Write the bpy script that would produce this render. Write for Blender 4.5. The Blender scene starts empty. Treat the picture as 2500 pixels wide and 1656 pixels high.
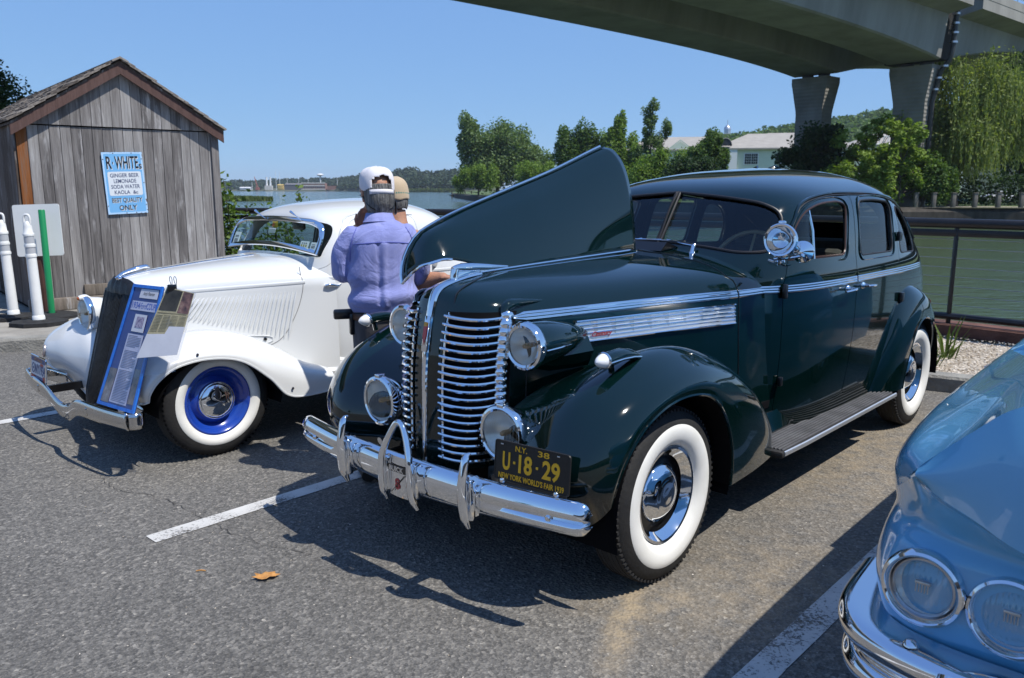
# Car show by the water: dark green 1930s sedan, white 1930s coupe, blue car, shed, bridge, harbour.
import bpy, bmesh, math, random
import numpy as np
from mathutils import Vector, Matrix

R = math.radians
PI = math.pi
sc = bpy.context.scene
COL = sc.collection
random.seed(11)
rng = np.random.default_rng(11)

# ---------------------------------------------------------------- camera
cam_d = bpy.data.cameras.new('camera')
cam_d.sensor_width = 36.0
cam_d.lens = 28.8
cam_d.clip_start = 0.05
cam_d.clip_end = 6000
cam = bpy.data.objects.new('camera', cam_d)
COL.objects.link(cam)
cam.location = (0, 0, 1.62)
cam.rotation_euler = (R(90) - math.atan(366 / 2000.0), 0, 0)
sc.camera = cam
cam_d.dof.use_dof = True
cam_d.dof.focus_distance = 4.0
cam_d.dof.aperture_fstop = 6.3

# ---------------------------------------------------------------- sky and sun
SUN_EL = R(59.0)
SUN_AZ = math.atan2(0.53, -0.27)          # clockwise from +Y, towards the sun
world = bpy.data.worlds.new('World')
sc.world = world
world.use_nodes = True
wn = world.node_tree
sky = wn.nodes.new('ShaderNodeTexSky')
sky.sky_type = 'NISHITA'
sky.sun_disc = False
sky.sun_elevation = SUN_EL
sky.sun_rotation = SUN_AZ
sky.altitude = 8000
sky.air_density = 2.0
sky.dust_density = 0.0
sky.ozone_density = 6.0
bg = wn.nodes['Background']
bg.inputs['Strength'].default_value = 0.15
sep = wn.nodes.new('ShaderNodeSeparateColor'); com = wn.nodes.new('ShaderNodeCombineColor')
wn.links.new(sky.outputs['Color'], sep.inputs[0])
for i, (p, k) in enumerate(((0.42, 0.400), (0.36, 0.552), (0.16, 0.775))):      # an evenly blue summer sky
    a = wn.nodes.new('ShaderNodeMath'); a.operation = 'MULTIPLY'; a.inputs[1].default_value = 0.15
    b = wn.nodes.new('ShaderNodeMath'); b.operation = 'POWER'; b.inputs[1].default_value = p
    c = wn.nodes.new('ShaderNodeMath'); c.operation = 'MULTIPLY'; c.inputs[1].default_value = k * 0.95 / 0.15
    wn.links.new(sep.outputs[i], a.inputs[0]); wn.links.new(a.outputs[0], b.inputs[0]); wn.links.new(b.outputs[0], c.inputs[0]); wn.links.new(c.outputs[0], com.inputs[i])
wn.links.new(com.outputs[0], bg.inputs['Color'])

sun_d = bpy.data.lights.new('sun', 'SUN')
sun_d.energy = 4.7
sun_d.angle = R(0.53)
sun_d.color = (1.0, 0.955, 0.88)
sun = bpy.data.objects.new('sun', sun_d)
COL.objects.link(sun)
sdir = Vector((math.sin(SUN_AZ) * math.cos(SUN_EL), math.cos(SUN_AZ) * math.cos(SUN_EL), math.sin(SUN_EL)))
sun.rotation_euler = sdir.to_track_quat('Z', 'Y').to_euler()
sun.location = (6, -3, 12)

sc.view_settings.view_transform = 'Standard'
sc.view_settings.look = 'None'
sc.view_settings.exposure = 0.2
sc.view_settings.gamma = 1.0
sc.view_settings.use_curve_mapping = False
sc.render.engine = 'CYCLES'
sc.cycles.max_bounces = 8
sc.cycles.transparent_max_bounces = 12
sc.cycles.use_denoising = True

# ---------------------------------------------------------------- materials
def nodes_of(m):
    m.use_nodes = True
    return m.node_tree.nodes, m.node_tree.links, m.node_tree.nodes['Principled BSDF']

MATS = {}
def mat(name, col, rough=0.5, metal=0.0, spec=0.5, coat=0.0, alpha=None, trans=0.0, emit=None):
    if name in MATS:
        return MATS[name]
    m = bpy.data.materials.new(name)
    n, l, b = nodes_of(m)
    b.inputs['Base Color'].default_value = (*col, 1)
    b.inputs['Roughness'].default_value = rough
    b.inputs['Metallic'].default_value = metal
    b.inputs['Specular IOR Level'].default_value = spec
    b.inputs['Coat Weight'].default_value = coat
    b.inputs['Coat Roughness'].default_value = 0.02
    b.inputs['Transmission Weight'].default_value = trans
    MATS[name] = m
    return m

def add(n, kind, **kw):
    nd = n.new(kind)
    for k, v in kw.items():
        if k in ('operation', 'blend_type', 'data_type', 'noise_dimensions', 'feature', 'bands_direction', 'wave_type', 'distance', 'interpolation'):
            setattr(nd, k, v)
        else:
            nd.inputs[k].default_value = v
    return nd

def ramp(n, stops):
    r = n.new('ShaderNodeValToRGB')
    e = r.color_ramp.elements
    while len(e) < len(stops):
        e.new(0.5)
    for i, (p, c) in enumerate(stops):
        e[i].position = p
        e[i].color = (*c, 1) if len(c) == 3 else c
    return r

def tex_coord(n, l, scale=(1, 1, 1), obj=True, rot=(0, 0, 0)):
    tc = n.new('ShaderNodeTexCoord')
    mp = n.new('ShaderNodeMapping')
    mp.inputs['Scale'].default_value = scale
    mp.inputs['Rotation'].default_value = rot
    l.new(tc.outputs['Object' if obj else 'Generated'], mp.inputs['Vector'])
    return mp

def noisy(name, stops, scale=4.0, detail=6.0, rough=0.7, bump=0.0, bscale=None, vec=(1, 1, 1), spec=0.4, metal=0.0, coat=0.0, rand=0.0, distort=0.0):
    """colour from a noise through a ramp; optional fine bump and per-object value shift"""
    if name in MATS:
        return MATS[name]
    m = bpy.data.materials.new(name)
    n, l, b = nodes_of(m)
    mp = tex_coord(n, l, vec)
    nz = add(n, 'ShaderNodeTexNoise', Scale=scale, Detail=detail, Roughness=0.6, Distortion=distort)
    l.new(mp.outputs[0], nz.inputs['Vector'])
    rp = ramp(n, stops)
    if rand:
        oi = n.new('ShaderNodeObjectInfo')
        ma = add(n, 'ShaderNodeMath', operation='MULTIPLY_ADD')
        ma.inputs[1].default_value = rand
        ma.inputs[2].default_value = -rand / 2
        l.new(oi.outputs['Random'], ma.inputs[0])
        ad = add(n, 'ShaderNodeMath', operation='ADD')
        l.new(ma.outputs[0], ad.inputs[0]); l.new(nz.outputs['Fac'], ad.inputs[1])
        l.new(ad.outputs[0], rp.inputs['Fac'])
    else:
        l.new(nz.outputs['Fac'], rp.inputs['Fac'])
    l.new(rp.outputs['Color'], b.inputs['Base Color'])
    b.inputs['Roughness'].default_value = rough
    b.inputs['Specular IOR Level'].default_value = spec
    b.inputs['Metallic'].default_value = metal
    b.inputs['Coat Weight'].default_value = coat
    if bump:
        nb = add(n, 'ShaderNodeTexNoise', Scale=bscale or scale * 4, Detail=4.0)
        l.new(mp.outputs[0], nb.inputs['Vector'])
        bp = add(n, 'ShaderNodeBump', Strength=bump, Distance=0.02)
        l.new(nb.outputs['Fac'], bp.inputs['Height'])
        l.new(bp.outputs['Normal'], b.inputs['Normal'])
    MATS[name] = m
    return m

chrome = mat('chrome', (0.83, 0.85, 0.88), 0.035, 1.0)
def soften(m, r0, r1, scale):
    n, l, b = nodes_of(m)
    mp = tex_coord(n, l)
    nz = add(n, 'ShaderNodeTexNoise', Scale=scale, Detail=5.0)
    l.new(mp.outputs[0], nz.inputs['Vector'])
    mr = add(n, 'ShaderNodeMapRange')
    mr.inputs['To Min'].default_value = r0; mr.inputs['To Max'].default_value = r1
    l.new(nz.outputs['Fac'], mr.inputs['Value'])
    l.new(mr.outputs[0], b.inputs['Roughness'])
soften(chrome, 0.015, 0.09, 6.0)
steel = mat('dull_steel', (0.55, 0.56, 0.58), 0.3, 1.0)
alum = mat('brushed_trim', (0.70, 0.71, 0.71), 0.34, 0.75)
green = mat('dark_green_paint', (0.0009, 0.0082, 0.0078), 0.08, 0.0, 0.25, 1.0)
whitep = mat('white_paint', (0.66, 0.67, 0.665), 0.25, 0.0, 0.5, 0.8)
bluep = mat('sky_blue_paint', (0.12, 0.37, 0.60), 0.22, 0.0, 0.5, 1.0)
rimblue = mat('royal_blue_paint', (0.010, 0.048, 0.33), 0.2, 0.0, 0.5, 1.0)
blackp = mat('black_paint', (0.006, 0.006, 0.007), 0.3, 0.0, 0.5, 0.3)
dark = mat('dark_cavity', (0.004, 0.004, 0.005), 0.9, 0.0, 0.1)
rubber = noisy('tyre_rubber', [(0.3, (0.012, 0.012, 0.013)), (0.7, (0.024, 0.023, 0.022))], 12, 5, 0.75, 0.15, 60)
whitewall = noisy('whitewall_rubber', [(0.35, (0.74, 0.73, 0.68)), (0.7, (0.80, 0.79, 0.75))], 9, 4, 0.5)
redscript = mat('dark_red_script', (.30, .02, .025), .35)
rubber_trim = mat('rubber_seal', (0.015, 0.013, 0.013), 0.45)
leather = noisy('grey_upholstery', [(0.3, (0.035, 0.032, 0.030)), (0.7, (0.06, 0.055, 0.05))], 20, 4, 0.8)
liner = mat('headlining', (0.16, 0.14, 0.115), 0.9)
cream = mat('cream_plastic', (0.35, 0.27, 0.16), 0.35)
wood_trim = mat('woodgrain_trim', (0.05, 0.022, 0.012), 0.3)

def glass_mat(name, tint, fac):
    m = bpy.data.materials.new(name)
    n, l, b = nodes_of(m)
    out = n['Material Output']
    tr = n.new('ShaderNodeBsdfTransparent'); tr.inputs[0].default_value = (*tint, 1)
    gl = n.new('ShaderNodeBsdfGlossy'); gl.inputs['Roughness'].default_value = 0.01
    fr = n.new('ShaderNodeFresnel'); ge = n.new('ShaderNodeNewGeometry')          # same reflectance seen from either side of the pane
    io = add(n, 'ShaderNodeMath', operation='MULTIPLY_ADD'); io.inputs[1].default_value = 1 / 1.5 - 1.5; io.inputs[2].default_value = 1.5
    l.new(ge.outputs['Backfacing'], io.inputs[0]); l.new(io.outputs[0], fr.inputs['IOR'])
    ma = add(n, 'ShaderNodeMath', operation='MULTIPLY_ADD'); ma.inputs[1].default_value = 1.0; ma.inputs[2].default_value = fac
    l.new(fr.outputs[0], ma.inputs[0])
    mx = n.new('ShaderNodeMixShader')
    l.new(ma.outputs[0], mx.inputs[0]); l.new(tr.outputs[0], mx.inputs[1]); l.new(gl.outputs[0], mx.inputs[2])
    l.new(mx.outputs[0], out.inputs['Surface'])
    return m
carglass = glass_mat('window_glass', (0.72, 0.80, 0.76), 0.02)
lens_glass = glass_mat('ribbed_lens_glass', (0.93, 0.94, 0.92), 0.06)
clear_vinyl = glass_mat('clear_vinyl', (0.93, 0.93, 0.94), 0.01)

# ribbed lens: fine vertical flutes in the glass
def flutes(m, scale):
    n = m.node_tree.nodes; l = m.node_tree.links
    mp = tex_coord(n, l)
    wv = add(n, 'ShaderNodeTexWave', wave_type='BANDS', bands_direction='Y', Scale=scale)
    l.new(mp.outputs[0], wv.inputs['Vector'])
    bp = add(n, 'ShaderNodeBump', Strength=0.5, Distance=0.004)
    l.new(wv.outputs['Fac'], bp.inputs['Height'])
    for nd in n:
        if nd.type == 'BSDF_GLOSSY':
            l.new(bp.outputs['Normal'], nd.inputs['Normal'])
flutes(lens_glass, 26)
reflector = mat('lamp_reflector', (0.86, 0.84, 0.78), 0.25, 0.45)

# ---------------------------------------------------------------- geometry helpers
def tag(o, label=None, cat=None, group=None, kind=None):
    if label: o['label'] = label
    if cat: o['category'] = cat
    if group: o['group'] = group
    if kind: o['kind'] = kind
    return o

def thing(name, label, cat, loc=(0, 0, 0), rz=0.0, group=None, parent=None):
    o = bpy.data.objects.new(name, None)
    o.empty_display_size = 0.2
    COL.objects.link(o)
    o.location = loc; o.rotation_euler = (0, 0, rz)
    return tag(o, label, cat, group)

def link_mesh(name, me, m, parent=None, smooth=True, sharp=38):
    o = bpy.data.objects.new(name, me)
    COL.objects.link(o)
    if m is not None:
        for mm in (m if isinstance(m, (list, tuple)) else [m]):
            me.materials.append(mm)
    if smooth and len(me.polygons):
        me.polygons.foreach_set('use_smooth', [True] * len(me.polygons))
        if sharp: me.set_sharp_from_angle(angle=R(sharp))
    if parent: o.parent = parent
    return o

class G:
    """collects vertices and faces of one mesh object"""
    def __init__(s): s.v = []; s.f = []; s.mi = []; s.n = 0
    def add(s, V, F, mi=0):
        V = np.asarray(V, float).reshape(-1, 3)
        s.v.append(V); k = s.n
        s.f += [tuple(i + k for i in f) for f in F]
        s.mi += [mi] * len(F)
        s.n += len(V); return s
    def grid(s, P, cu=False, cv=False, mi=0, flip=False):
        P = np.asarray(P, float); nu, nv = P.shape[:2]; F = []
        for i in range(nu if cu else nu - 1):
            a = i; b = (i + 1) % nu
            for j in range(nv if cv else nv - 1):
                c = j; d = (j + 1) % nv
                q = (a * nv + c, b * nv + c, b * nv + d, a * nv + d)
                F.append(q[::-1] if flip else q)
        return s.add(P.reshape(-1, 3), F, mi)
    def box(s, c, d, rot=None, mi=0):
        c = np.array(c, float); d = np.array(d, float) / 2
        V = np.array([[x, y, z] for x in (-1, 1) for y in (-1, 1) for z in (-1, 1)]) * d
        if rot is not None: V = V @ np.array(rot).T
        return s.add(V + c, [(0, 1, 3, 2), (4, 6, 7, 5), (0, 4, 5, 1), (2, 3, 7, 6), (0, 2, 6, 4), (1, 5, 7, 3)], mi)
    def cbox(s, c, d, b=0.01, rot=None, mi=0):
        """box with chamfered edges"""
        c = np.array(c, float); h = np.array(d, float) / 2; b = min(b, h.min() * 0.9)
        bm = bmesh.new(); bmesh.ops.create_cube(bm, size=1)
        for v in bm.verts: v.co = Vector((v.co.x * 2 * h[0], v.co.y * 2 * h[1], v.co.z * 2 * h[2]))
        bmesh.ops.bevel(bm, geom=bm.edges[:], offset=b, segments=2, affect='EDGES', profile=0.5)
        bm.verts.index_update()
        V = np.array([v.co[:] for v in bm.verts])
        if rot is not None: V = V @ np.array(rot).T
        F = [tuple(v.index for v in f.verts) for f in bm.faces]; bm.free()
        return s.add(V + c, F, mi)
    def tube(s, path, r, n=10, caps=True, closed=False, sq=None, mi=0):
        """tube along a path; r scalar or per point; sq=(a,b) elliptical scale"""
        P = np.asarray(path, float); m = len(P)
        rr = np.full(m, r) if np.isscalar(r) else np.asarray(r, float)
        T = np.zeros_like(P)
        if closed: T = np.roll(P, -1, 0) - np.roll(P, 1, 0)
        else:
            T[1:-1] = P[2:] - P[:-2]; T[0] = P[1] - P[0]; T[-1] = P[-1] - P[-2]
        T /= np.linalg.norm(T, axis=1)[:, None] + 1e-12
        up = np.array([0, 0, 1.0]) if abs(T[0][2]) < 0.9 else np.array([1.0, 0, 0])
        rows = []; N = np.cross(T[0], up); N /= np.linalg.norm(N)
        a = np.linspace(0, 2 * PI, n, endpoint=False)
        sa, sb = sq or (1, 1)
        for i in range(m):
            N = N - T[i] * (N @ T[i]); N /= np.linalg.norm(N) + 1e-12
            B = np.cross(T[i], N)
            rows.append(P[i] + rr[i] * (np.cos(a)[:, None] * N * sa + np.sin(a)[:, None] * B * sb))
        k = s.n
        s.grid(np.array(rows), cu=closed, cv=True, mi=mi)
        if caps and not closed:
            s.f.append(tuple(k + j for j in range(n))[::-1]); s.mi.append(mi)
            s.f.append(tuple(k + (m - 1) * n + j for j in range(n))); s.mi.append(mi)
        return s
    def lathe(s, prof, o=(0, 0, 0), ax=(0, 0, 1), n=32, mi=0, cap=False):
        """prof: list of (radius, height along axis)"""
        ax = Vector(ax).normalized(); q = ax.to_track_quat('Z', 'Y').to_matrix()
        M = np.array(q); a = np.linspace(0, 2 * PI, n, endpoint=False)
        rows = []
        for r, h in prof:
            L = np.stack([r * np.cos(a), r * np.sin(a), np.full(n, h)], 1)
            rows.append(L @ M.T + np.array(o))
        return s.grid(np.array(rows), cv=True, mi=mi)
    def prism(s, pts, vec, mi=0):
        """closed outline (list of 3D points) extruded by vec"""
        P = np.asarray(pts, float); m = len(P); Q = P + np.array(vec, float)
        F = [tuple(range(m))[::-1], tuple(range(m, 2 * m))]
        F += [(i, (i + 1) % m, m + (i + 1) % m, m + i) for i in range(m)]
        return s.add(np.vstack([P, Q]), F, mi)
    def fan(s, pts, rings=4, fn=None, mi=0):
        """outline filled by concentric rings; fn maps 2D -> 3D"""
        P = np.asarray(pts, float); c = P.mean(0); m = len(P)
        V = [c]
        for k in range(1, rings + 1): V += list(c + (P - c) * (k / rings))
        F = [(0, 1 + i, 1 + (i + 1) % m) for i in range(m)]
        for k in range(1, rings):
            a = 1 + (k - 1) * m; b = 1 + k * m
            F += [(a + i, b + i, b + (i + 1) % m, a + (i + 1) % m) for i in range(m)]
        V = np.array([fn(p) for p in V]) if fn else np.array(V)
        return s.add(V, F, mi)
    def mesh(s, name):
        me = bpy.data.meshes.new(name)
        if s.v:
            me.from_pydata(np.vstack(s.v).tolist(), [], s.f)
            if any(s.mi): me.polygons.foreach_set('material_index', s.mi)
        me.update(); return me
    def obj(s, name, m, parent=None, smooth=True, sharp=38, fix=True):
        me = s.mesh(name)
        if fix:
            bm = bmesh.new(); bm.from_mesh(me)
            bmesh.ops.recalc_face_normals(bm, faces=bm.faces[:])
            bm.to_mesh(me); bm.free()
        return link_mesh(name, me, m, parent, smooth, sharp)

def cr(pts, n, closed=False):
    """Catmull-Rom through points, n samples evenly spaced by length"""
    P = np.asarray(pts, float)
    if len(P) == 2 and not closed:
        t = np.linspace(0, 1, n)[:, None]; return P[0] * (1 - t) + P[1] * t
    if closed: Q = np.vstack([P[-1], P, P[0], P[1]])
    else: Q = np.vstack([2 * P[0] - P[1], P, 2 * P[-1] - P[-2]])
    out = []
    t = np.linspace(0, 1, 16, endpoint=False)[:, None]
    for i in range(1, len(Q) - 2):
        p0, p1, p2, p3 = Q[i - 1], Q[i], Q[i + 1], Q[i + 2]
        out.append(0.5 * ((2 * p1) + (-p0 + p2) * t + (2 * p0 - 5 * p1 + 4 * p2 - p3) * t ** 2 + (-p0 + 3 * p1 - 3 * p2 + p3) * t ** 3))
    D = np.vstack(out + ([] if closed else [P[-1:]]))
    if closed: D = np.vstack([D, D[:1]])
    L = np.concatenate([[0], np.cumsum(np.linalg.norm(np.diff(D, axis=0), axis=1))])
    s = np.linspace(0, L[-1], n, endpoint=not closed)
    return np.stack([np.interp(s, L, D[:, k]) for k in range(D.shape[1])], 1)

def crp(pts, per=8):
    """Catmull-Rom keeping control parameterisation (per samples per span)"""
    P = np.asarray(pts, float)
    Q = np.concatenate([[2 * P[0] - P[1]], P, [2 * P[-1] - P[-2]]])
    out = []; t = np.linspace(0, 1, per, endpoint=False)
    t = t.reshape((-1,) + (1,) * (P.ndim - 1))
    for i in range(1, len(Q) - 2):
        p0, p1, p2, p3 = Q[i - 1], Q[i], Q[i + 1], Q[i + 2]
        out.append(0.5 * ((2 * p1) + (-p0 + p2) * t + (2 * p0 - 5 * p1 + 4 * p2 - p3) * t ** 2 + (-p0 + 3 * p1 - 3 * p2 + p3) * t ** 3))
    return np.concatenate(out + [P[-1:]])

def pch(xs, ys):
    """monotone cubic interpolation, returns a function"""
    x = np.array(xs, float); y = np.array(ys, float)
    if x[0] > x[-1]: x = x[::-1]; y = y[::-1]
    h = np.diff(x); d = np.diff(y) / h; m = np.zeros_like(y)
    m[0] = d[0]; m[-1] = d[-1]
    for i in range(1, len(x) - 1):
        if d[i - 1] * d[i] > 0:
            w1 = 2 * h[i] + h[i - 1]; w2 = h[i] + 2 * h[i - 1]
            m[i] = (w1 + w2) / (w1 / d[i - 1] + w2 / d[i])
    def f(q):
        q = np.clip(np.asarray(q, float), x[0], x[-1])
        i = np.clip(np.searchsorted(x, q) - 1, 0, len(x) - 2)
        t = (q - x[i]) / h[i]
        return (y[i] * (1 + 2 * t) * (1 - t) ** 2 + m[i] * h[i] * t * (1 - t) ** 2 + y[i + 1] * t * t * (3 - 2 * t) + m[i + 1] * h[i] * t * t * (t - 1))
    return f

def sweep_rows(curves, ns, per=5):
    """surface through several long curves: each resampled to ns, then splined across"""
    C = np.array([cr(c, ns) for c in curves])           # nc, ns, 3
    return crp(C, per).transpose(1, 0, 2)               # ns, nv, 3

def mirror_y(P): P = np.array(P, float).copy(); P[..., 1] *= -1; return P

def solidify(o, t, off=-1):
    md = o.modifiers.new('s', 'SOLIDIFY'); md.thickness = t; md.offset = off
    md.use_even_offset = False
    bake(o)

def bake(o):
    dg = bpy.context.evaluated_depsgraph_get()
    me = bpy.data.meshes.new_from_object(o.evaluated_get(dg))
    o.modifiers.clear(); old = o.data; o.data = me
    bpy.data.meshes.remove(old)

def boolean(o, cutter, op='DIFFERENCE', sharp=30):
    md = o.modifiers.new('b', 'BOOLEAN'); md.operation = op; md.object = cutter; md.solver = 'EXACT'
    bake(o)
    o.data.set_sharp_from_angle(angle=R(sharp))

def remove(*obs):
    for o in obs:
        me = o.data; bpy.data.objects.remove(o)
        if me.users == 0: bpy.data.meshes.remove(me)

def copy_tree(o, parent=None):
    c = o.copy(); COL.objects.link(c)
    if parent: c.parent = parent
    for ch in list(o.children): copy_tree(ch, c)
    return c

def rounded(pts, r, n=5):
    """2D outline with rounded corners; r scalar or list"""
    P = [np.array(p, float) for p in pts]; out = []; m = len(P)
    for i in range(m):
        a, b, c = P[i - 1], P[i], P[(i + 1) % m]
        ri = r[i] if isinstance(r, (list, tuple)) else r
        u = a - b; v = c - b; lu = np.linalg.norm(u); lv = np.linalg.norm(v)
        k = min(ri, lu * 0.48, lv * 0.48)
        p0 = b + u / lu * k; p2 = b + v / lv * k
        for t in np.linspace(0, 1, n + 1):
            out.append((1 - t) ** 2 * p0 + 2 * t * (1 - t) * b + t * t * p2)
    return np.array(out)

FONT = None
def text_mesh(s, size=1.0, thick=0.0, width=None, depth=0.0, align='CENTER', shear=0.0, space=1.0):
    """flat lettering as mesh data in the XY plane, baseline at y=0"""
    cu = bpy.data.curves.new('lettering', 'FONT')
    cu.body = s; cu.size = size; cu.align_x = align; cu.offset = thick; cu.shear = shear
    cu.extrude = depth; cu.resolution_u = 3; cu.space_character = space
    ob = bpy.data.objects.new('lettering', cu); COL.objects.link(ob)
    dg = bpy.context.evaluated_depsgraph_get()
    me = bpy.data.meshes.new_from_object(ob.evaluated_get(dg))
    bpy.data.objects.remove(ob); bpy.data.curves.remove(cu)
    if width and len(me.vertices):
        co = np.empty(len(me.vertices) * 3); me.vertices.foreach_get('co', co); co = co.reshape(-1, 3)
        w = co[:, 0].max() - co[:, 0].min(); k = width / max(w, 1e-6)
        c = (co[:, 0].max() + co[:, 0].min()) / 2 if align == 'CENTER' else co[:, 0].min()
        co[:, 0] = (co[:, 0] - c) * k
        me.vertices.foreach_set('co', co.ravel())
    return me

def lettering(name, s, m, parent, M, **kw):
    me = text_mesh(s, **kw)
    o = link_mesh(name, me, m, parent, smooth=False)
    o.matrix_local = M
    return o

def frame(o, ux, uy):
    """4x4 with x axis ux, y axis uy, origin o"""
    ux = Vector(ux).normalized(); uy = Vector(uy); uy = (uy - ux * uy.dot(ux)).normalized(); uz = ux.cross(uy)
    M = Matrix((ux, uy, uz)).transposed().to_4x4(); M.translation = Vector(o); return M
# ================================================================ setting
def far(u, Y): return (u - 1250) / 2033.0 * Y            # X of a bearing at distance Y
def hgt(v, Y):                                           # height seen at picture row v, distance Y
    y = (v - 828) / 2000.0; a = math.atan(366 / 2000.0)
    return 1.62 - Y * (math.sin(a) + y * math.cos(a)) / (math.cos(a) - y * math.sin(a))
WATER_Z = -1.6

# ---- asphalt
def asphalt_mat():
    m = bpy.data.materials.new('asphalt'); n, l, b = nodes_of(m)
    mp = tex_coord(n, l)
    v1 = add(n, 'ShaderNodeTexVoronoi', Scale=72.0); v2 = add(n, 'ShaderNodeTexVoronoi', Scale=170.0)
    big = add(n, 'ShaderNodeTexNoise', Scale=0.55, Detail=6.0, Roughness=0.6)
    mid = add(n, 'ShaderNodeTexNoise', Scale=38.0, Detail=5.0, Roughness=0.7)
    sand = add(n, 'ShaderNodeTexNoise', Scale=1.3, Detail=8.0, Roughness=0.66, Distortion=0.6)
    for t in (v1, v2, big, mid, sand): l.new(mp.outputs[0], t.inputs['Vector'])
    r1 = ramp(n, [(0.0, (.040, .040, .040)), (.42, (.090, .089, .088)), (.72, (.155, .152, .147)), (.93, (.28, .27, .255)), (1.0, (.50, .48, .44))])
    l.new(v1.outputs['Color'], r1.inputs['Fac'])
    r2 = ramp(n, [(0.0, (.042, .042, .042)), (.6, (.11, .109, .107)), (.9, (.21, .205, .195)), (1.0, (.42, .40, .37))])
    l.new(v2.outputs['Color'], r2.inputs['Fac'])
    mx = add(n, 'ShaderNodeMix', data_type='RGBA'); mx.inputs[0].default_value = .5
    l.new(r1.outputs[0], mx.inputs[6]); l.new(r2.outputs[0], mx.inputs[7])
    rb = ramp(n, [(.3, (.98, .95, .90)), (.55, (1.26, 1.22, 1.15)), (.75, (1.50, 1.43, 1.30))])
    l.new(big.outputs['Fac'], rb.inputs['Fac'])
    mu = add(n, 'ShaderNodeMix', data_type='RGBA', blend_type='MULTIPLY'); mu.inputs[0].default_value = 1
    l.new(mx.outputs[2], mu.inputs[6]); l.new(rb.outputs[0], mu.inputs[7])
    rm = ramp(n, [(.25, (.62, .62, .62)), (.7, (1.25, 1.24, 1.22))]); l.new(mid.outputs['Fac'], rm.inputs['Fac'])
    mu2 = add(n, 'ShaderNodeMix', data_type='RGBA', blend_type='MULTIPLY'); mu2.inputs[0].default_value = 1
    l.new(mu.outputs[2], mu2.inputs[6]); l.new(rm.outputs[0], mu2.inputs[7])
    # wind-blown sand lying in the joint beside the sedan and towards the kerb
    sx = n.new('ShaderNodeSeparateXYZ'); l.new(mp.outputs[0], sx.inputs[0])
    def spot(cx, cy, rx, ry, rot=0.0):
        mpp = n.new('ShaderNodeMapping'); mpp.vector_type = 'TEXTURE'
        mpp.inputs['Location'].default_value = (cx, cy, 0); mpp.inputs['Rotation'].default_value = (0, 0, rot); mpp.inputs['Scale'].default_value = (rx, ry, 1e6)
        l.new(mp.outputs[0], mpp.inputs['Vector'])
        le = add(n, 'ShaderNodeVectorMath', operation='LENGTH'); l.new(mpp.outputs[0], le.inputs[0])
        mr = add(n, 'ShaderNodeMapRange'); mr.inputs['From Min'].default_value = 1.0; mr.inputs['From Max'].default_value = 0.0; mr.interpolation_type = 'SMOOTHSTEP'
        l.new(le.outputs['Value'], mr.inputs['Value']); return mr.outputs[0]
    S = [spot(.45, 2.95, .12, .75, R(-16)), spot(1.05, 3.2, 1.2, .8, R(45)), spot(2.3, 4.9, 2.2, 1.3, R(50)), spot(.55, 3.05, .5, .35), spot(-.98, 4.55, .5, .16, R(-30))]
    W = [1.25, .5, .66, .75, .6]
    acc = None
    for s_, w_ in zip(S, W):
        k = add(n, 'ShaderNodeMath', operation='MULTIPLY'); k.inputs[1].default_value = w_; l.new(s_, k.inputs[0])
        if acc is None: acc = k.outputs[0]
        else:
            q = add(n, 'ShaderNodeMath', operation='MAXIMUM'); l.new(acc, q.inputs[0]); l.new(k.outputs[0], q.inputs[1]); acc = q.outputs[0]
    fl = add(n, 'ShaderNodeTexNoise', Scale=9.0, Detail=9.0, Roughness=0.75); l.new(mp.outputs[0], fl.inputs['Vector'])
    fr = ramp(n, [(.36, (0, 0, 0)), (.62, (1, 1, 1))]); l.new(fl.outputs['Fac'], fr.inputs['Fac'])
    ms = add(n, 'ShaderNodeMath', operation='MULTIPLY'); l.new(acc, ms.inputs[0]); l.new(fr.outputs[0], ms.inputs[1])
    oil = [spot(-2.35, 3.1, .30, .22, .4), spot(-.9, 2.5, .24, .4, .8), spot(1.75, 4.6, .35, .25, .2), spot(-3.1, 4.5, .28, .4, .3), spot(2.9, 5.6, .3, .5, .9), spot(.2, 2.2, .2, .16, 0)]
    oacc = oil[0]
    for s_ in oil[1:]:
        q = add(n, 'ShaderNodeMath', operation='MAXIMUM'); l.new(oacc, q.inputs[0]); l.new(s_, q.inputs[1]); oacc = q.outputs[0]
    on = add(n, 'ShaderNodeTexNoise', Scale=6.0, Detail=7.0, Roughness=.7); l.new(mp.outputs[0], on.inputs['Vector'])
    orr = ramp(n, [(.42, (0, 0, 0)), (.66, (.55, .55, .55))]); l.new(on.outputs['Fac'], orr.inputs['Fac'])
    om = add(n, 'ShaderNodeMath', operation='MULTIPLY'); l.new(oacc, om.inputs[0]); l.new(orr.outputs[0], om.inputs[1])
    mo = add(n, 'ShaderNodeMix', data_type='RGBA'); l.new(om.outputs[0], mo.inputs[0]); l.new(mu2.outputs[2], mo.inputs[6]); mo.inputs[7].default_value = (.030, .029, .028, 1); mu2 = mo
    mxs = add(n, 'ShaderNodeMix', data_type='RGBA'); l.new(ms.outputs[0], mxs.inputs[0]); l.new(mu2.outputs[2], mxs.inputs[6]); mxs.inputs[7].default_value = (.32, .255, .17, 1)
    l.new(mxs.outputs[2], b.inputs['Base Color'])
    b.inputs['Roughness'].default_value = .85; b.inputs['Specular IOR Level'].default_value = .35
    bp = add(n, 'ShaderNodeBump', Strength=.75, Distance=.006)
    ad = add(n, 'ShaderNodeMath', operation='ADD'); l.new(v1.outputs['Distance'], ad.inputs[0]); l.new(mid.outputs['Fac'], ad.inputs[1])
    l.new(ad.outputs[0], bp.inputs['Height']); l.new(bp.outputs['Normal'], b.inputs['Normal'])
    return m
asph = asphalt_mat()
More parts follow.
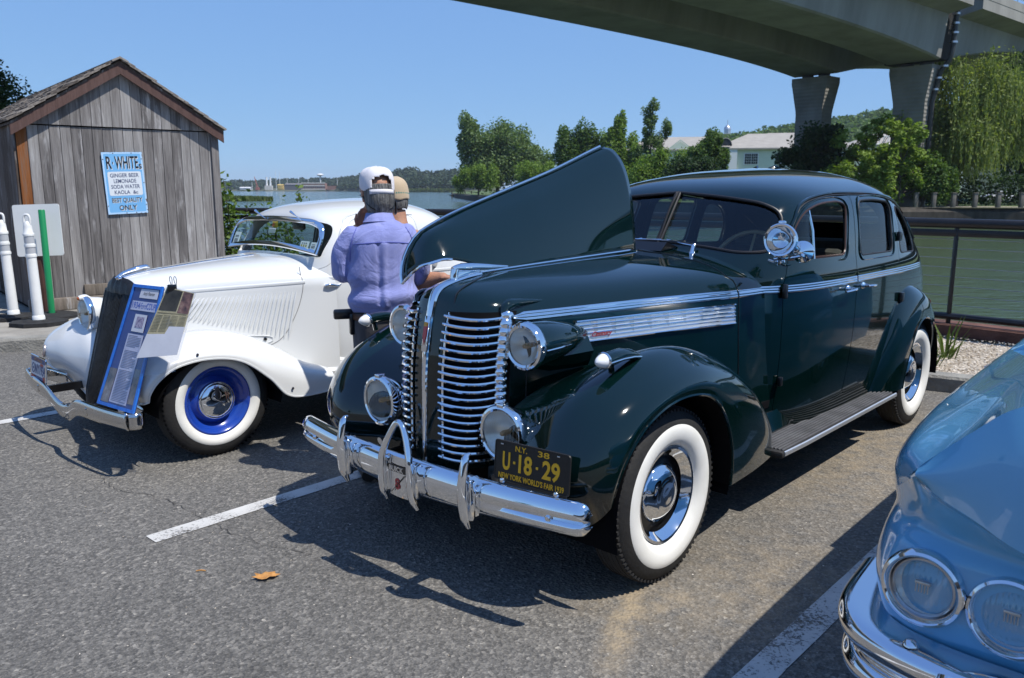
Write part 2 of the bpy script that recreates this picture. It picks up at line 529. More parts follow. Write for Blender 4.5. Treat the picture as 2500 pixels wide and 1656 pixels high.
KERB = [(-12.0, 5.45), (-8.0, 6.9), (-5.147, 8.09), (-4.80, 8.20), (-3.9, 8.75), (-2.9, 9.55), (-1.6, 9.62), (.39, 8.40), (3.38, 6.53), (6.0, 4.92), (12.0, 1.3)]
lot = [(-60, -60), (60, -60), (60, -28), (12.0, 1.3)] + KERB[::-1][1:] + [(-60, -12)]
g = G(); g.add([(x, y, 0) for x, y in lot], [tuple(range(len(lot)))]); g.obj('parking_lot', asph, None, smooth=False)['kind'] = 'structure'

# ---- kerb, sidewalk, gravel strip, steel cap
conc = noisy('weathered_concrete', [(.25, (.20, .185, .16)), (.5, (.29, .27, .235)), (.75, (.36, .335, .29))], 3.5, 8, .9, .35, 60)
kerbm = noisy('old_kerb', [(.25, (.15, .145, .13)), (.5, (.25, .24, .215)), (.75, (.32, .31, .275))], 5, 9, .9, .6, 45)
def offset_line(P, d):
    P = np.array(P); T = np.gradient(P, axis=0); T /= np.linalg.norm(T, axis=1)[:, None]
    return P + np.stack([-T[:, 1], T[:, 0]], 1) * d
def kerb_run(pts, name, seg):
    D = cr(pts, max(12, int(seg)))
    D = np.array(pts) if len(pts) < 3 else D
    rows = []
    for p, a, b_ in zip(D, offset_line(D, .015), offset_line(D, .15)):
        rows.append([(p[0], p[1], -.02), (p[0], p[1], .11), (a[0], a[1], .132), (b_[0], b_[1], .138), (b_[0], b_[1], -.02)])
    g = G(); g.grid(np.array(rows)); o = g.obj(name, kerbm, None, sharp=30); o['kind'] = 'structure'
kerb_run(KERB[:7], 'kerb', 60); kerb_run(KERB[6:], 'kerb', 60)
SEA = [(-14.0, 15.6), (-9.0, 14.9), (-4.65, 13.75), (-.98, 12.75), (2.5, 10.65), (4.55, 8.75), (5.20, 8.05), (7.6, 5.4), (13, -.4)]
walk = [tuple(p) for p in offset_line(np.array(KERB[:6]), .15)] + [(-2.0, 10.4), (-2.6, 12.9), (-5.0, 13.7), (-9, 14.8), (-14, 15.5), (-16, 9)]
g = G(); g.add([(x, y, .137) for x, y in walk], [tuple(range(len(walk)))]); g.obj('sidewalk', conc, None, smooth=False)['kind'] = 'structure'
bed = [tuple(p) for p in offset_line(np.array(KERB[5:]), .145)] + [(13, -.5), (7.5, 5.3), (5.08, 7.98), (4.43, 8.66), (2.4, 10.52), (-1.0, 12.6), (-2.7, 12.95)]
def gravel_mat():
    m = bpy.data.materials.new('pale_gravel'); n, l, b = nodes_of(m); mp = tex_coord(n, l)
    v = add(n, 'ShaderNodeTexVoronoi', Scale=34.0); nz = add(n, 'ShaderNodeTexNoise', Scale=1.2, Detail=5.0)
    l.new(mp.outputs[0], v.inputs['Vector']); l.new(mp.outputs[0], nz.inputs['Vector'])
    r = ramp(n, [(0, (.20, .16, .12)), (.35, (.42, .36, .29)), (.7, (.56, .50, .42)), (1, (.70, .66, .60))]); l.new(v.outputs['Color'], r.inputs['Fac'])
    r2 = ramp(n, [(.35, (.62, .58, .5)), (.6, (1, 1, 1))]); l.new(nz.outputs['Fac'], r2.inputs['Fac'])
    mu = add(n, 'ShaderNodeMix', data_type='RGBA', blend_type='MULTIPLY'); mu.inputs[0].default_value = 1
    l.new(r.outputs[0], mu.inputs[6]); l.new(r2.outputs[0], mu.inputs[7]); l.new(mu.outputs[2], b.inputs['Base Color'])
    b.inputs['Roughness'].default_value = .9
    bp = add(n, 'ShaderNodeBump', Strength=1.0, Distance=.02); bp.invert = True; l.new(v.outputs['Distance'], bp.inputs['Height']); l.new(bp.outputs['Normal'], b.inputs['Normal'])
    return m
gravm = gravel_mat()
g = G(); g.add([(x, y, .10) for x, y in bed], [tuple(range(len(bed)))]); g.obj('gravel_bed', gravm, None, smooth=False)['kind'] = 'structure'
# loose stones where the bed shows
stonem = noisy('pale_stone', [(.2, (.36, .29, .21)), (.5, (.56, .48, .38)), (.8, (.72, .65, .56))], 3, 2, .85, rand=.0)
n_ = stonem.node_tree.nodes; geo = n_.new('ShaderNodeNewGeometry'); rpn = [x for x in n_ if x.type == 'VALTORGB'][0]
stonem.node_tree.links.new(geo.outputs['Random Per Island'], rpn.inputs['Fac'])
def stones(count, xr, yr, inside, zf, r0, r1, seed):
    q = np.random.default_rng(seed); V = []; F = []
    base = np.array([[1, 0, 0], [-1, 0, 0], [0, 1, 0], [0, -1, 0], [0, 0, 1], [0, 0, -1]], float)
    ff = [(0, 2, 4), (2, 1, 4), (1, 3, 4), (3, 0, 4), (2, 0, 5), (1, 2, 5), (3, 1, 5), (0, 3, 5)]
    k = 0
    while k < count:
        x = q.uniform(*xr); y = q.uniform(*yr)
        if not inside(x, y): continue
        r = q.uniform(r0, r1); sc_ = q.uniform(.6, 1.3, 3) * r; sc_[2] *= .6
        a = q.uniform(0, PI); ca, sa = math.cos(a), math.sin(a)
        W = (base + q.normal(0, .15, (6, 3))) * sc_
        W = W @ np.array([[ca, sa, 0], [-sa, ca, 0], [0, 0, 1]]) + [x, y, zf + sc_[2] * .5]
        V.append(W); F += [tuple(i + 6 * k for i in f) for f in ff]; k += 1
    g = G(); g.add(np.vstack(V), F); return g
def side(a, b, x, y): return (b[0] - a[0]) * (y - a[1]) - (b[1] - a[1]) * (x - a[0])
inb = lambda x, y: side((.39, 8.56), (6.0, 5.08), x, y) > 0 and side((2.4, 10.5), (5.08, 7.96), x, y) < 0 and side((5.08, 7.96), (7.5, 5.3), x, y) < 0
o = stones(10000, (1.2, 6.2), (5.0, 9.6), inb, .102, .005, .013, 4).obj('gravel', stonem, None, smooth=False); o['kind'] = 'stuff'; tag(o, 'pale loose gravel in the bed behind the kerb', 'gravel')
grit = mat('grit', (.26, .245, .22), .9)
ing = lambda x, y: True
o = stones(900, (-2.6, 2.4), (2.2, 6.5), ing, .001, .0012, .0042, 9).obj('asphalt_grit', stonem, None, smooth=False); o['kind'] = 'stuff'
rust = noisy('rusty_steel', [(.25, (.05, .024, .018)), (.5, (.12, .052, .036)), (.75, (.20, .095, .065))], 5, 9, .8, .3, 40)
rows = []
for p, a, b_ in zip(cr(SEA, 60), offset_line(cr(SEA, 60), -.16), offset_line(cr(SEA, 60), .14)):
    rows.append([(a[0], a[1], .06), (a[0], a[1], .21), (a[0] * .92 + b_[0] * .08, a[1] * .92 + b_[1] * .08, .225), (b_[0], b_[1], .225), (b_[0], b_[1], WATER_Z - .5)])
g = G(); g.grid(np.array(rows)); g.obj('seawall_cap', rust, None, sharp=30)['kind'] = 'structure'

# ---- painted stall lines
def worn_paint(name, thr):
    m = bpy.data.materials.new(name); n, l, b = nodes_of(m); mp = tex_coord(n, l)
    nz = add(n, 'ShaderNodeTexNoise', Scale=75.0, Detail=6.0, Roughness=.7); nb = add(n, 'ShaderNodeTexNoise', Scale=3.0, Detail=6.0)
    for t in (nz, nb): l.new(mp.outputs[0], t.inputs['Vector'])
    ad = add(n, 'ShaderNodeMath', operation='ADD'); l.new(nz.outputs['Fac'], ad.inputs[0]); l.new(nb.outputs['Fac'], ad.inputs[1])
    r = ramp(n, [(thr - .05, (0, 0, 0)), (thr + .03, (1, 1, 1))]); hal = add(n, 'ShaderNodeMath', operation='MULTIPLY'); hal.inputs[1].default_value = .5
    l.new(ad.outputs[0], hal.inputs[0]); l.new(hal.outputs[0], r.inputs['Fac']); l.new(r.outputs[0], b.inputs['Alpha'])
    rc = ramp(n, [(.3, (.40, .39, .37)), (.7, (.60, .59, .56))]); l.new(nb.outputs['Fac'], rc.inputs['Fac']); l.new(rc.outputs[0], b.inputs['Base Color'])
    b.inputs['Roughness'].default_value = .8; return m
pl1 = worn_paint('worn_line_paint', .455)
def stall_line(a, b_, w):
    a = np.array(a); b_ = np.array(b_); t = (b_ - a) / np.linalg.norm(b_ - a); nn = np.array([-t[1], t[0]]) * w / 2
    k = 40; q = np.random.default_rng(int(abs(a[0]) * 100)); rows = []
    for i in range(k + 1):
        p = a + (b_ - a) * i / k; j1, j2 = q.normal(0, .003, 2)
        rows.append([(*(p + nn * (1 + j1 * 8)), .004), (*(p - nn * (1 + j2 * 8)), .004)])
    g = G(); g.grid(np.array(rows)); o = g.obj('parking_line', pl1, None, smooth=False); o['kind'] = 'structure'; return o
LD = np.array([.672, .741])
stall_line((-1.695, 3.613), (-1.695 + LD[0] * 5.2, 3.613 + LD[1] * 5.2), .105)
stall_line(np.array([1.13, 2.85]) - LD * 3.0, np.array([1.13, 2.85]) + LD * 2.6, .115)
stall_line(np.array([-3.60, 5.58]) - LD * .35, np.array([-3.60, 5.58]) + LD * 3.6, .11)

# ---- hairline cracks in the asphalt
crackm = mat('crack_dark', (.040, .038, .036), .95)
for pts, w_ in (((-2.75, 4.93), (-2.2, 4.30), (-1.9, 4.16), (-1.55, 3.87), (-1.25, 3.62), (-.9, 3.45)), .005), (((3.05, 5.95), (3.9, 5.45), (5.2, 4.7)), .006), (((-4.2, 4.1), (-3.4, 3.75), (-2.75, 3.6), (-2.3, 3.2)), .004):
    D = cr(pts, 70); q = np.random.default_rng(int(w_ * 1e4)); D[1:-1] += q.normal(0, .007, (68, 2)); T = np.gradient(D, axis=0); T /= np.linalg.norm(T, axis=1)[:, None]; N_ = np.stack([-T[:, 1], T[:, 0]], 1); ww = w_ * q.uniform(.05, .45, 70)[:, None]
    g = G(); g.grid(np.stack([np.column_stack([D + N_ * ww, np.full(70, .0035)]), np.column_stack([D - N_ * ww, np.full(70, .0035)])], 1)); g.obj('asphalt_crack', crackm, None, smooth=False)['kind'] = 'structure'
# ---- water
def water_mat():
    m = bpy.data.materials.new('harbour_water'); n, l, b = nodes_of(m)
    b.inputs['Base Color'].default_value = (.055, .086, .042, 1); b.inputs['Roughness'].default_value = .08; b.inputs['Specular IOR Level'].default_value = .5
    b.inputs['IOR'].default_value = 1.33
    mp = tex_coord(n, l, (1, 2.2, 1), rot=(0, 0, R(18)))
    n1 = add(n, 'ShaderNodeTexNoise', Scale=1.6, Detail=4.0, Roughness=.6); n2 = add(n, 'ShaderNodeTexNoise', Scale=.25, Detail=3.0)
    for t in (n1, n2): l.new(mp.outputs[0], t.inputs['Vector'])
    ad = add(n, 'ShaderNodeMath', operation='ADD'); l.new(n1.outputs['Fac'], ad.inputs[0]); l.new(n2.outputs['Fac'], ad.inputs[1])
    bp = add(n, 'ShaderNodeBump', Strength=.55, Distance=.16); l.new(ad.outputs[0], bp.inputs['Height']); l.new(bp.outputs['Normal'], b.inputs['Normal'])
    return m
g = G(); wl = [(-2500, 10.0), (-14, 15.7)] + SEA[1:] + [(60, -40), (2500, -40), (2500, 4500), (-2500, 4500)]
wl = [(-2500, 12), (-30, 14), (-14, 15.7)] + [(x + .05, y + .05) for x, y in SEA[1:]] + [(40, -25), (2500, -25), (2500, 4500), (-2500, 4500)]
g.add([(x, y, WATER_Z) for x, y in wl], [tuple(range(len(wl)))]); g.obj('water', water_mat(), None, smooth=False)['kind'] = 'structure'
# ground all round behind the camera, out to the horizon
soil = noisy('dry_ground', [(.3, (.07, .075, .04)), (.6, (.12, .11, .07))], .05, 6, .95)
g = G(); g.add([(-2500, -2500, -.05), (2500, -2500, -.05), (2500, -28, -.05), (60, -28, -.05), (60, -59, -.05), (-59, -59, -.05), (-59, 4, -.05), (-2500, 10, -.05)], [tuple(range(8))]); g.obj('ground', soil, None, smooth=False)['kind'] = 'structure'
g = G(); g.add([(-59.5, -13, -.03), (-11.9, 5.5, -.03), (-15.8, 9, -.03), (-14, 15.6, -.03), (-30, 14, -.03), (-59.5, 12, -.03)], [tuple(range(6))]); g.obj('verge', soil, None, smooth=False)['kind'] = 'structure'

# ---- foliage
def leaf_mat(name, c0, c1, c2, trans=.35):
    m = bpy.data.materials.new(name); n = m.node_tree.nodes if m.use_nodes else None
    m.use_nodes = True; n = m.node_tree.nodes; l = m.node_tree.links; n.remove(n['Principled BSDF'])
    geo = n.new('ShaderNodeNewGeometry'); r = ramp(n, [(.0, c0), (.5, c1), (1.0, c2)]); l.new(geo.outputs['Random Per Island'], r.inputs['Fac'])
    d = n.new('ShaderNodeBsdfDiffuse'); t = n.new('ShaderNodeBsdfTranslucent'); gl = n.new('ShaderNodeBsdfGlossy'); gl.inputs['Roughness'].default_value = .7
    l.new(r.outputs[0], d.inputs[0])
    br = add(n, 'ShaderNodeMix', data_type='RGBA', blend_type='MULTIPLY'); br.inputs[0].default_value = 1; br.inputs[7].default_value = (1.25, 1.35, .55, 1); l.new(r.outputs[0], br.inputs[6]); l.new(br.outputs[2], t.inputs[0])
    m1 = n.new('ShaderNodeMixShader'); m1.inputs[0].default_value = trans; l.new(d.outputs[0], m1.inputs[1]); l.new(t.outputs[0], m1.inputs[2])
    m2 = n.new('ShaderNodeMixShader'); m2.inputs[0].default_value = .02; l.new(m1.outputs[0], m2.inputs[1]); l.new(gl.outputs[0], m2.inputs[2])
    l.new(m2.outputs[0], n['Material Output'].inputs['Surface']); return m
LM = {
 'poplar': leaf_mat('poplar_leaves', (.078, .128, .045), (.135, .205, .074), (.20, .27, .12)),
 'oak': leaf_mat('oak_leaves', (.045, .092, .020), (.085, .152, .034), (.13, .20, .055)),
 'bright': leaf_mat('bright_leaves', (.085, .15, .022), (.145, .235, .036), (.21, .30, .065)),
 'dark': leaf_mat('dark_leaves', (.016, .038, .016), (.032, .066, .024), (.056, .10, .038)),
 'willow': leaf_mat('willow_leaves', (.12, .165, .042), (.20, .255, .072), (.28, .325, .115)),
 'locust': leaf_mat('locust_leaves', (.12, .19, .026), (.19, .285, .050), (.26, .35, .09)),
 'farwood': leaf_mat('far_wood_leaves', (.022, .042, .020), (.036, .062, .028), (.055, .085, .040), .2),
 'vine': leaf_mat('vine_leaves', (.045, .085, .015), (.085, .145, .028), (.14, .21, .05)),
 'grass': leaf_mat('marsh_grass_blades', (.055, .085, .020), (.095, .135, .032), (.13, .17, .05)),
}
bark = noisy('bark', [(.3, (.045, .037, .030)), (.7, (.11, .095, .078))], 6, 8, .95, .6, 20, vec=(1, 1, .3))
def leaves(C, size, rg, up=.4, aspect=1.6, hang=False):
    """leaf-shaped quads at centres C"""
    m = len(C); N = rg.normal(size=(m, 3)); N[:, 2] = np.abs(N[:, 2]) + up; N /= np.linalg.norm(N, axis=1)[:, None]
    A = rg.normal(size=(m, 3))
    if hang: A = np.array([0, 0, 1.0]) + A * .22; N = rg.normal(size=(m, 3)); N[:, 2] *= .2
    A -= N * np.sum(A * N, 1)[:, None] / np.sum(N * N, 1)[:, None]; A /= np.linalg.norm(A, axis=1)[:, None]
    B = np.cross(N / np.linalg.norm(N, axis=1)[:, None], A); s = size * rg.uniform(.6, 1.35, m)[:, None]
    w = s / aspect
    V = np.stack([C - A * s * .5, C + B * w * .5 - A * s * .08, C + A * s * .5, C - B * w * .5 - A * s * .08], 1)
    return V
def quad_mesh(name, V, m, parent=None):
    V = np.asarray(V, np.float32); k = len(V); me = bpy.data.meshes.new(name)
    me.vertices.add(k * 4); me.vertices.foreach_set('co', V.reshape(-1))
    me.loops.add(k * 4); me.loops.foreach_set('vertex_index', np.arange(k * 4, dtype=np.int32))
    me.polygons.add(k); me.polygons.foreach_set('loop_start', np.arange(0, k * 4, 4, dtype=np.int32))
    me.update(calc_edges=True); me.validate()
    return link_mesh(name, me, m, parent, smooth=False)
def tree(name, label, base, ells, nleaf, size, lm, tr=.3, group=None, seed=1, sub=9, spread=.50, cat='tree', limbs=True, willow=False, top=None):
    """ells: crown ellipsoids (dx, dy, dz, rx, ry, rz) relative to the base"""
    rg = np.random.default_rng(seed); root = thing(name, label, cat, base, group=group)
    cen = []; cl = []
    vol = np.array([e[3] * e[4] * e[5] for e in ells]) ** .75; vol /= vol.sum()
    for e, w in zip(ells, vol):
        k = max(3, int(sub * len(ells) * w))
        for i in range(k):
            d = rg.normal(size=3); d /= np.linalg.norm(d); d[2] = d[2] * .9 + .08
            q = rg.uniform(.45, 1.0) ** .6
            c = np.array(e[:3]) + d * np.array(e[3:]) * q * .86
            cl.append((c, np.array(e[3:]) * spread * rg.uniform(.6, 1.25), nleaf * w / k)); cen.append(c)
    C = []
    for c, s, k in cl:
        k = max(4, int(k)); d = rg.normal(size=(k, 3)); d /= np.linalg.norm(d, axis=1)[:, None]
        C.append(c + d * s * (rg.uniform(0, 1, (k, 1)) ** .45))
    C = np.vstack(C)
    if willow:
        st = []
        for c in C[::7]:
            L = rg.uniform(.10, .36) * (c[2] - .4) + .6; k = int(L / (size * .55)) + 3
            z = np.linspace(0, -L, k); sway = rg.normal(0, .16, 2)
            st.append(np.stack([c[0] + sway[0] * (z / L) ** 2 + rg.normal(0, .06, k), c[1] + sway[1] * (z / L) ** 2 + rg.normal(0, .06, k), np.maximum(c[2] + z, .5)], 1))
        C2 = np.vstack(st); V = np.concatenate([leaves(C[::2], size * .8, rg, .3), leaves(C2, size, rg, 0, 3.2, True)])
    else: V = leaves(C, size, rg)
    quad_mesh('crown', V, lm, root)
    H = max(e[2] for e in ells)
    g = G(); tp = np.array([[0, 0, -.3], [rg.normal(0, .02) * H, rg.normal(0, .02) * H, H * .35], [rg.normal(0, .03) * H, rg.normal(0, .03) * H, H * .8], [0, 0, H * 1.1]])
    g.tube(cr(tp, 12), np.interp(np.arange(12), [0, 1, 11], [tr * 1.35, tr, tr * .2]), 8); g.obj('trunk', bark, root)
    if limbs:
        g = G(); pick = rg.permutation(len(cen))[:min(16, len(cen))]
        for i in pick:
            c = cen[i]; s = np.array([0, 0, min(c[2] * .75, H * .7) * rg.uniform(.5, .95)])
            g.tube(cr([s, s * .45 + c * .55 + [0, 0, -.08 * H * .3], c], 7), np.linspace(tr * .42, tr * .08, 7), 5)
        g.obj('limb', bark, root)
    return root

# ---- far side of the canal: land, bulkhead
land = noisy('bank_grass', [(.3, (.05, .085, .02)), (.55, (.085, .125, .035)), (.8, (.14, .13, .07))], .35, 7, .95)
BANK = [(far(1108, 330), 330), (far(1122, 285), 285), (far(1185, 205), 205), (far(1300, 165), 165), (far(1560, 118), 118), (far(1850, 84), 84), (far(2100, 73.5), 73.5), (far(2320, 72.5), 72.5), (far(2520, 71), 71), (far(2900, 66), 66)]
lp = BANK + [(700, 60), (900, 900), (far(1180, 1100), 1100), (far(1095, 480), 480)]
g = G(); g.add([(x, y, .0) for x, y in lp], [tuple(range(len(lp)))]); g.obj('far_bank', land, None, smooth=False)['kind'] = 'structure'
bulk = noisy('bulkhead_timber', [(.3, (.035, .030, .025)), (.7, (.085, .075, .062))], 2, 7, .95, vec=(1, 1, .2))
D = cr(BANK, 90); g = G(); g.grid(np.array([[(x, y, WATER_Z - .4), (x, y, -.35), (x + .3, y + .4, .05), (x + .8, y + 1.0, .02)] for x, y in D])); g.obj('bulkhead', bulk, None, sharp=30)['kind'] = 'structure'
pathm = noisy('bank_path', [(.3, (.30, .26, .20)), (.7, (.42, .37, .30))], 1.2, 6, .95)
g = G(); pD = cr([(far(2120, 77.5), 77.5), (far(2300, 76), 76), (far(2500, 74.5), 74.5), (far(2800, 71), 71)], 20)
g.grid(np.array([[(x, y, .012), (x + .5, y + 3.2, .012)] for x, y in pD])); g.obj('path', pathm, None)['kind'] = 'structure'
# ================================================================ dark green 1930s sedan
SEDAN_O = (0.046, 3.780, 0.0); SEDAN_A = R(-132.57)
sedan = thing('vintage_sedan', 'dark green four door 1930s sedan with its hood side raised and whitewall tyres', 'car', SEDAN_O, SEDAN_A)

# ---- plan loops: half width of the body at (x, z)
s_xf = pch([.30, 1.13, 1.22, 1.30, 1.60, 1.65, 1.69, 1.72, 1.74, 1.757], [-.98, -.985, -1.05, -1.125, -1.345, -1.44, -1.60, -1.80, -2.03, -2.30])
s_xr = pch([.30, .7, 1.0, 1.15, 1.3, 1.5, 1.6, 1.65, 1.69, 1.72, 1.74, 1.757], [-4.02, -4.15, -4.12, -4.02, -3.86, -3.56, -3.33, -3.17, -3.0, -2.82, -2.62, -2.36])
s_w = pch([.30, .5, .8, 1.0, 1.13, 1.25, 1.40, 1.55, 1.60, 1.65, 1.69, 1.72, 1.74, 1.757], [.75, .785, .80, .795, .785, .762, .738, .70, .665, .595, .505, .40, .28, .03])
s_pf = pch([.30, 1.1, 1.25, 1.45, 1.6, 1.69, 1.757], [4.2, 4.2, 5, 6, 5, 3.4, 2.2])
s_pr = pch([.30, 1.1, 1.5, 1.69, 1.757], [3.2, 3.0, 2.6, 2.3, 2.0])
S_XM = -2.45
def s_y(x, z):
    x = np.asarray(x, float); z = np.asarray(z, float)
    xf = s_xf(z); xr = s_xr(z); w = s_w(z)
    a = np.where(x > S_XM, np.clip((x - S_XM) / (xf - S_XM), 0, 1), np.clip((S_XM - x) / (S_XM - xr), 0, 1))
    p = np.where(x > S_XM, s_pf(z), s_pr(z))
    return w * (1 - a ** p) ** (1 / p)
def s_x(y, z):
    """front face x at (y, z)"""
    w = s_w(z); p = s_pf(z)
    return S_XM + (s_xf(z) - S_XM) * (1 - np.clip(np.abs(y) / w, 0, 1) ** p) ** (1 / p)
def s_loop(z, n):
    t = np.linspace(0, PI, 1200)
    c = np.cos(t); pf = float(s_pf(z)); pr = float(s_pr(z)); w = float(s_w(z))
    p = np.where(c >= 0, pf, pr)
    x = S_XM + np.where(c >= 0, float(s_xf(z)) - S_XM, S_XM - float(s_xr(z))) * np.sign(c) * np.abs(c) ** (2 / p)
    y = w * np.abs(np.sin(t)) ** (2 / p)
    L = np.concatenate([[0], np.cumsum(np.hypot(np.diff(x), np.diff(y)))])
    s = np.linspace(0, L[-1], n)
    x = np.interp(s, L, x); y = np.interp(s, L, y)
    P = np.stack([x, y, np.full(n, z)], 1)
    return np.vstack([P, mirror_y(P[1:-1])[::-1]])
zs = np.concatenate([np.linspace(.32, 1.10, 12), np.linspace(1.15, 1.58, 16), [1.605, 1.63, 1.655, 1.675, 1.69, 1.705, 1.718, 1.729, 1.738, 1.745, 1.751, 1.755]])
g = G(); NL = 84
g.grid(np.array([s_loop(z, NL) for z in zs]), cv=True)
ring = 2 * NL - 2; top0 = (len(zs) - 1) * ring
g.v.append(np.array([[(-2.30 - 2.36) / 2, 0, 1.7565]])); g.n += 1
g.f += [(top0 + j, top0 + (j + 1) % ring, g.n - 1) for j in range(ring)]; g.mi += [0] * ring
body = g.obj('body', green, sedan, sharp=None)
solidify(body, 0.022)

CUTP = sedan
def cutter_side(outline, y0=.45, y1=1.1, sgn=1):
    g = G(); g.prism([(x, sgn * y0, z) for x, z in outline], (0, sgn * (y1 - y0), 0)); return g.obj('cutter', None, CUTP, sharp=None)
W1 = rounded([(-1.265, 1.252), (-1.915, 1.25), (-2.005, 1.535), (-1.90, 1.557), (-1.66, 1.548), (-1.45, 1.49)], [.03, .05, .07, .1, .2, .15])
W2 = rounded([(-2.14, 1.232), (-2.70, 1.228), (-2.75, 1.545), (-2.44, 1.563), (-2.19, 1.555)], [.04, .05, .07, .2, .07])
W3 = rounded([(-2.85, 1.21), (-3.20, 1.20), (-3.19, 1.36), (-3.08, 1.47), (-2.965, 1.515), (-2.87, 1.505)], [.03, .04, .15, .1, .05, .03])
D1 = rounded([(-1.265, 1.135), (-1.245, .43), (-1.95, .43), (-2.045, 1.135), (-2.10, 1.583), (-1.76, 1.576), (-1.53, 1.535), (-1.39, 1.44)], [.01, .05, .05, .05, .03, .3, .2, .2])
D2 = rounded([(-2.055, 1.135), (-1.96, .43), (-2.45, .43), (-2.62, .66), (-2.80, .97), (-2.80, 1.135), (-2.825, 1.545), (-2.46, 1.581), (-2.11, 1.584)], [.05, .05, .1, .3, .2, .1, .03, .3, .03])
def grow(P, d):
    P = np.asarray(P); T = np.roll(P, -1, 0) - np.roll(P, 1, 0); T /= np.linalg.norm(T, axis=1)[:, None] + 1e-9
    N = np.stack([T[:, 1], -T[:, 0]], 1)
    if np.sum((P - P.mean(0)) * N) < 0: N = -N
    return P + N * d
doors = []
for sgn in (1, -1):
    for D, Wn in ((D1, W1), (D2, W2)):
        d = body.copy(); d.data = body.data.copy(); COL.objects.link(d); d.name = 'door'
        c = cutter_side(D, sgn=sgn); boolean(d, c, 'INTERSECT'); remove(c)
        c = cutter_side(Wn, sgn=sgn); boolean(d, c); remove(c)
        doors.append(d)
for sgn in (1, -1):
    for D in (grow(D1, .0035), grow(D2, .0035), W3):
        c = cutter_side(D, sgn=sgn); boolean(body, c); remove(c)
# windshield opening, centre post left standing
WS = [np.array(rounded([(.012, 1.335), (.30, 1.315), (.50, 1.292), (.63, 1.30), (.645, 1.40), (.62, 1.50), (.52, 1.548), (.30, 1.578), (.012, 1.60)], [.004, .2, .1, .06, .1, .07, .1, .2, .004])) * [s, 1] for s in (1, -1)]
for wso in WS:
    g = G(); g.prism([(-1.62, y, z) for y, z in wso], (.9, 0, 0)); c = g.obj('cutter', None, CUTP, sharp=None); boolean(body, c); remove(c)
g = G(); RWo = rounded([(-.36, 1.36), (.36, 1.36), (.34, 1.53), (-.34, 1.53)], .08)
g.prism([(-4.2, y, z) for y, z in RWo], (1.2, 0, 0)); c = g.obj('cutter', None, CUTP, sharp=None); boolean(body, c); remove(c)
bm = bmesh.new(); bm.from_mesh(body.data)
bm.to_mesh(body.data); bm.free()

def side_pt(off): return lambda p, s=1: np.array([p[0], s * (float(s_y(p[0], p[1])) + off), p[1]])
def on_side(P, off=0.0, s=1): return np.array([[x, s * (float(s_y(x, z)) + off), z] for x, z in P])
def on_front(P, off=0.0): return np.array([[float(s_x(y, z)) + off, y, z] for y, z in P])
dmap = {0: (doors[0], W1, 1), 1: (doors[1], W2, 1), 2: (doors[2], W1, -1), 3: (doors[3], W2, -1)}
for k, (d, Wn, s) in dmap.items():
    inner = grow(Wn, .004)
    if Wn is W1:                                           # front window rolled down; fixed vent pane ahead of a chrome post
        vent = rounded([(-1.27, 1.252), (-1.55, 1.25), (-1.575, 1.535), (-1.45, 1.49)], .02)
        g = G(); g.fan(vent, 3, lambda p: side_pt(-.018)(p, s)); g.obj('vent_window', carglass, d)
        g = G(); g.tube(on_side([(-1.553, 1.245), (-1.565, 1.40), (-1.578, 1.54)], -.016, s), .007, 6)
        g.tube(on_side(cr([(-1.45, 1.484), (-1.60, 1.535), (-1.72, 1.546)], 10), -.012, s), .006, 6); g.obj('vent_post', chrome, d)
    else:
        g = G(); g.fan(inner, 4, lambda p: side_pt(-.018)(p, s)); g.obj('window_glass', carglass, d)
    g = G(); g.tube(on_side(grow(Wn, -.004), -.004, s), .0065, 6, closed=True); g.obj('window_reveal', wood_trim if Wn is W1 else rubber_trim, d)
    g = G(); g.tube(on_side(grow(Wn, .022), .003, s), .0045, 6, closed=True); g.obj('raised_moulding', green, d)
for s in (1, -1):
    g = G(); g.fan(grow(W3, .003), 4, lambda p: side_pt(-.018)(p, s)); g.obj('quarter_window', carglass, sedan)
    g = G(); g.tube(on_side(grow(W3, -.003), -.002, s), .006, 6, closed=True); g.obj('quarter_window_seal', rubber_trim, sedan)
    # drip rail
    rail = cr([(-1.37, 1.43), (-1.50, 1.545), (-1.76, 1.592), (-2.12, 1.601), (-2.57, 1.589), (-2.92, 1.550), (-3.18, 1.475), (-3.34, 1.38), (-3.40, 1.28)], 44)
    g = G(); g.tube(on_side(rail, .006, s), .008, 6); g.obj('drip_rail', green, sedan)
    g = G(); g.tube(on_side(rail + [0, -.012], .002, s), .004, 5); g.obj('drip_rail_gap', rubber_trim, sedan)
g = G()
for wso in WS: g.fan(grow(wso, .004), 5, lambda p: np.array([float(s_x(p[0], p[1])) - .016, p[0], p[1]]))
g.obj('windshield', carglass, sedan)
g = G()
for wso in WS: g.tube(on_front(wso, .0), .009, 8, closed=True)
g.obj('windshield_seal', rubber_trim, sedan)
g = G(); g.tube(on_front([(0, z) for z in np.linspace(1.325, 1.605, 10)], .006), .0062, 8); g.obj('windshield_divider', rubber_trim, sedan)
g = G(); g.fan(RWo, 4, lambda p: np.array([-s_rear_x if False else float(S_XM - (S_XM - s_xr(p[1])) * (1 - (abs(p[0]) / s_w(p[1])) ** s_pr(p[1])) ** (1 / s_pr(p[1]))) + .015, p[0], p[1]]))
g.obj('rear_window', carglass, sedan)

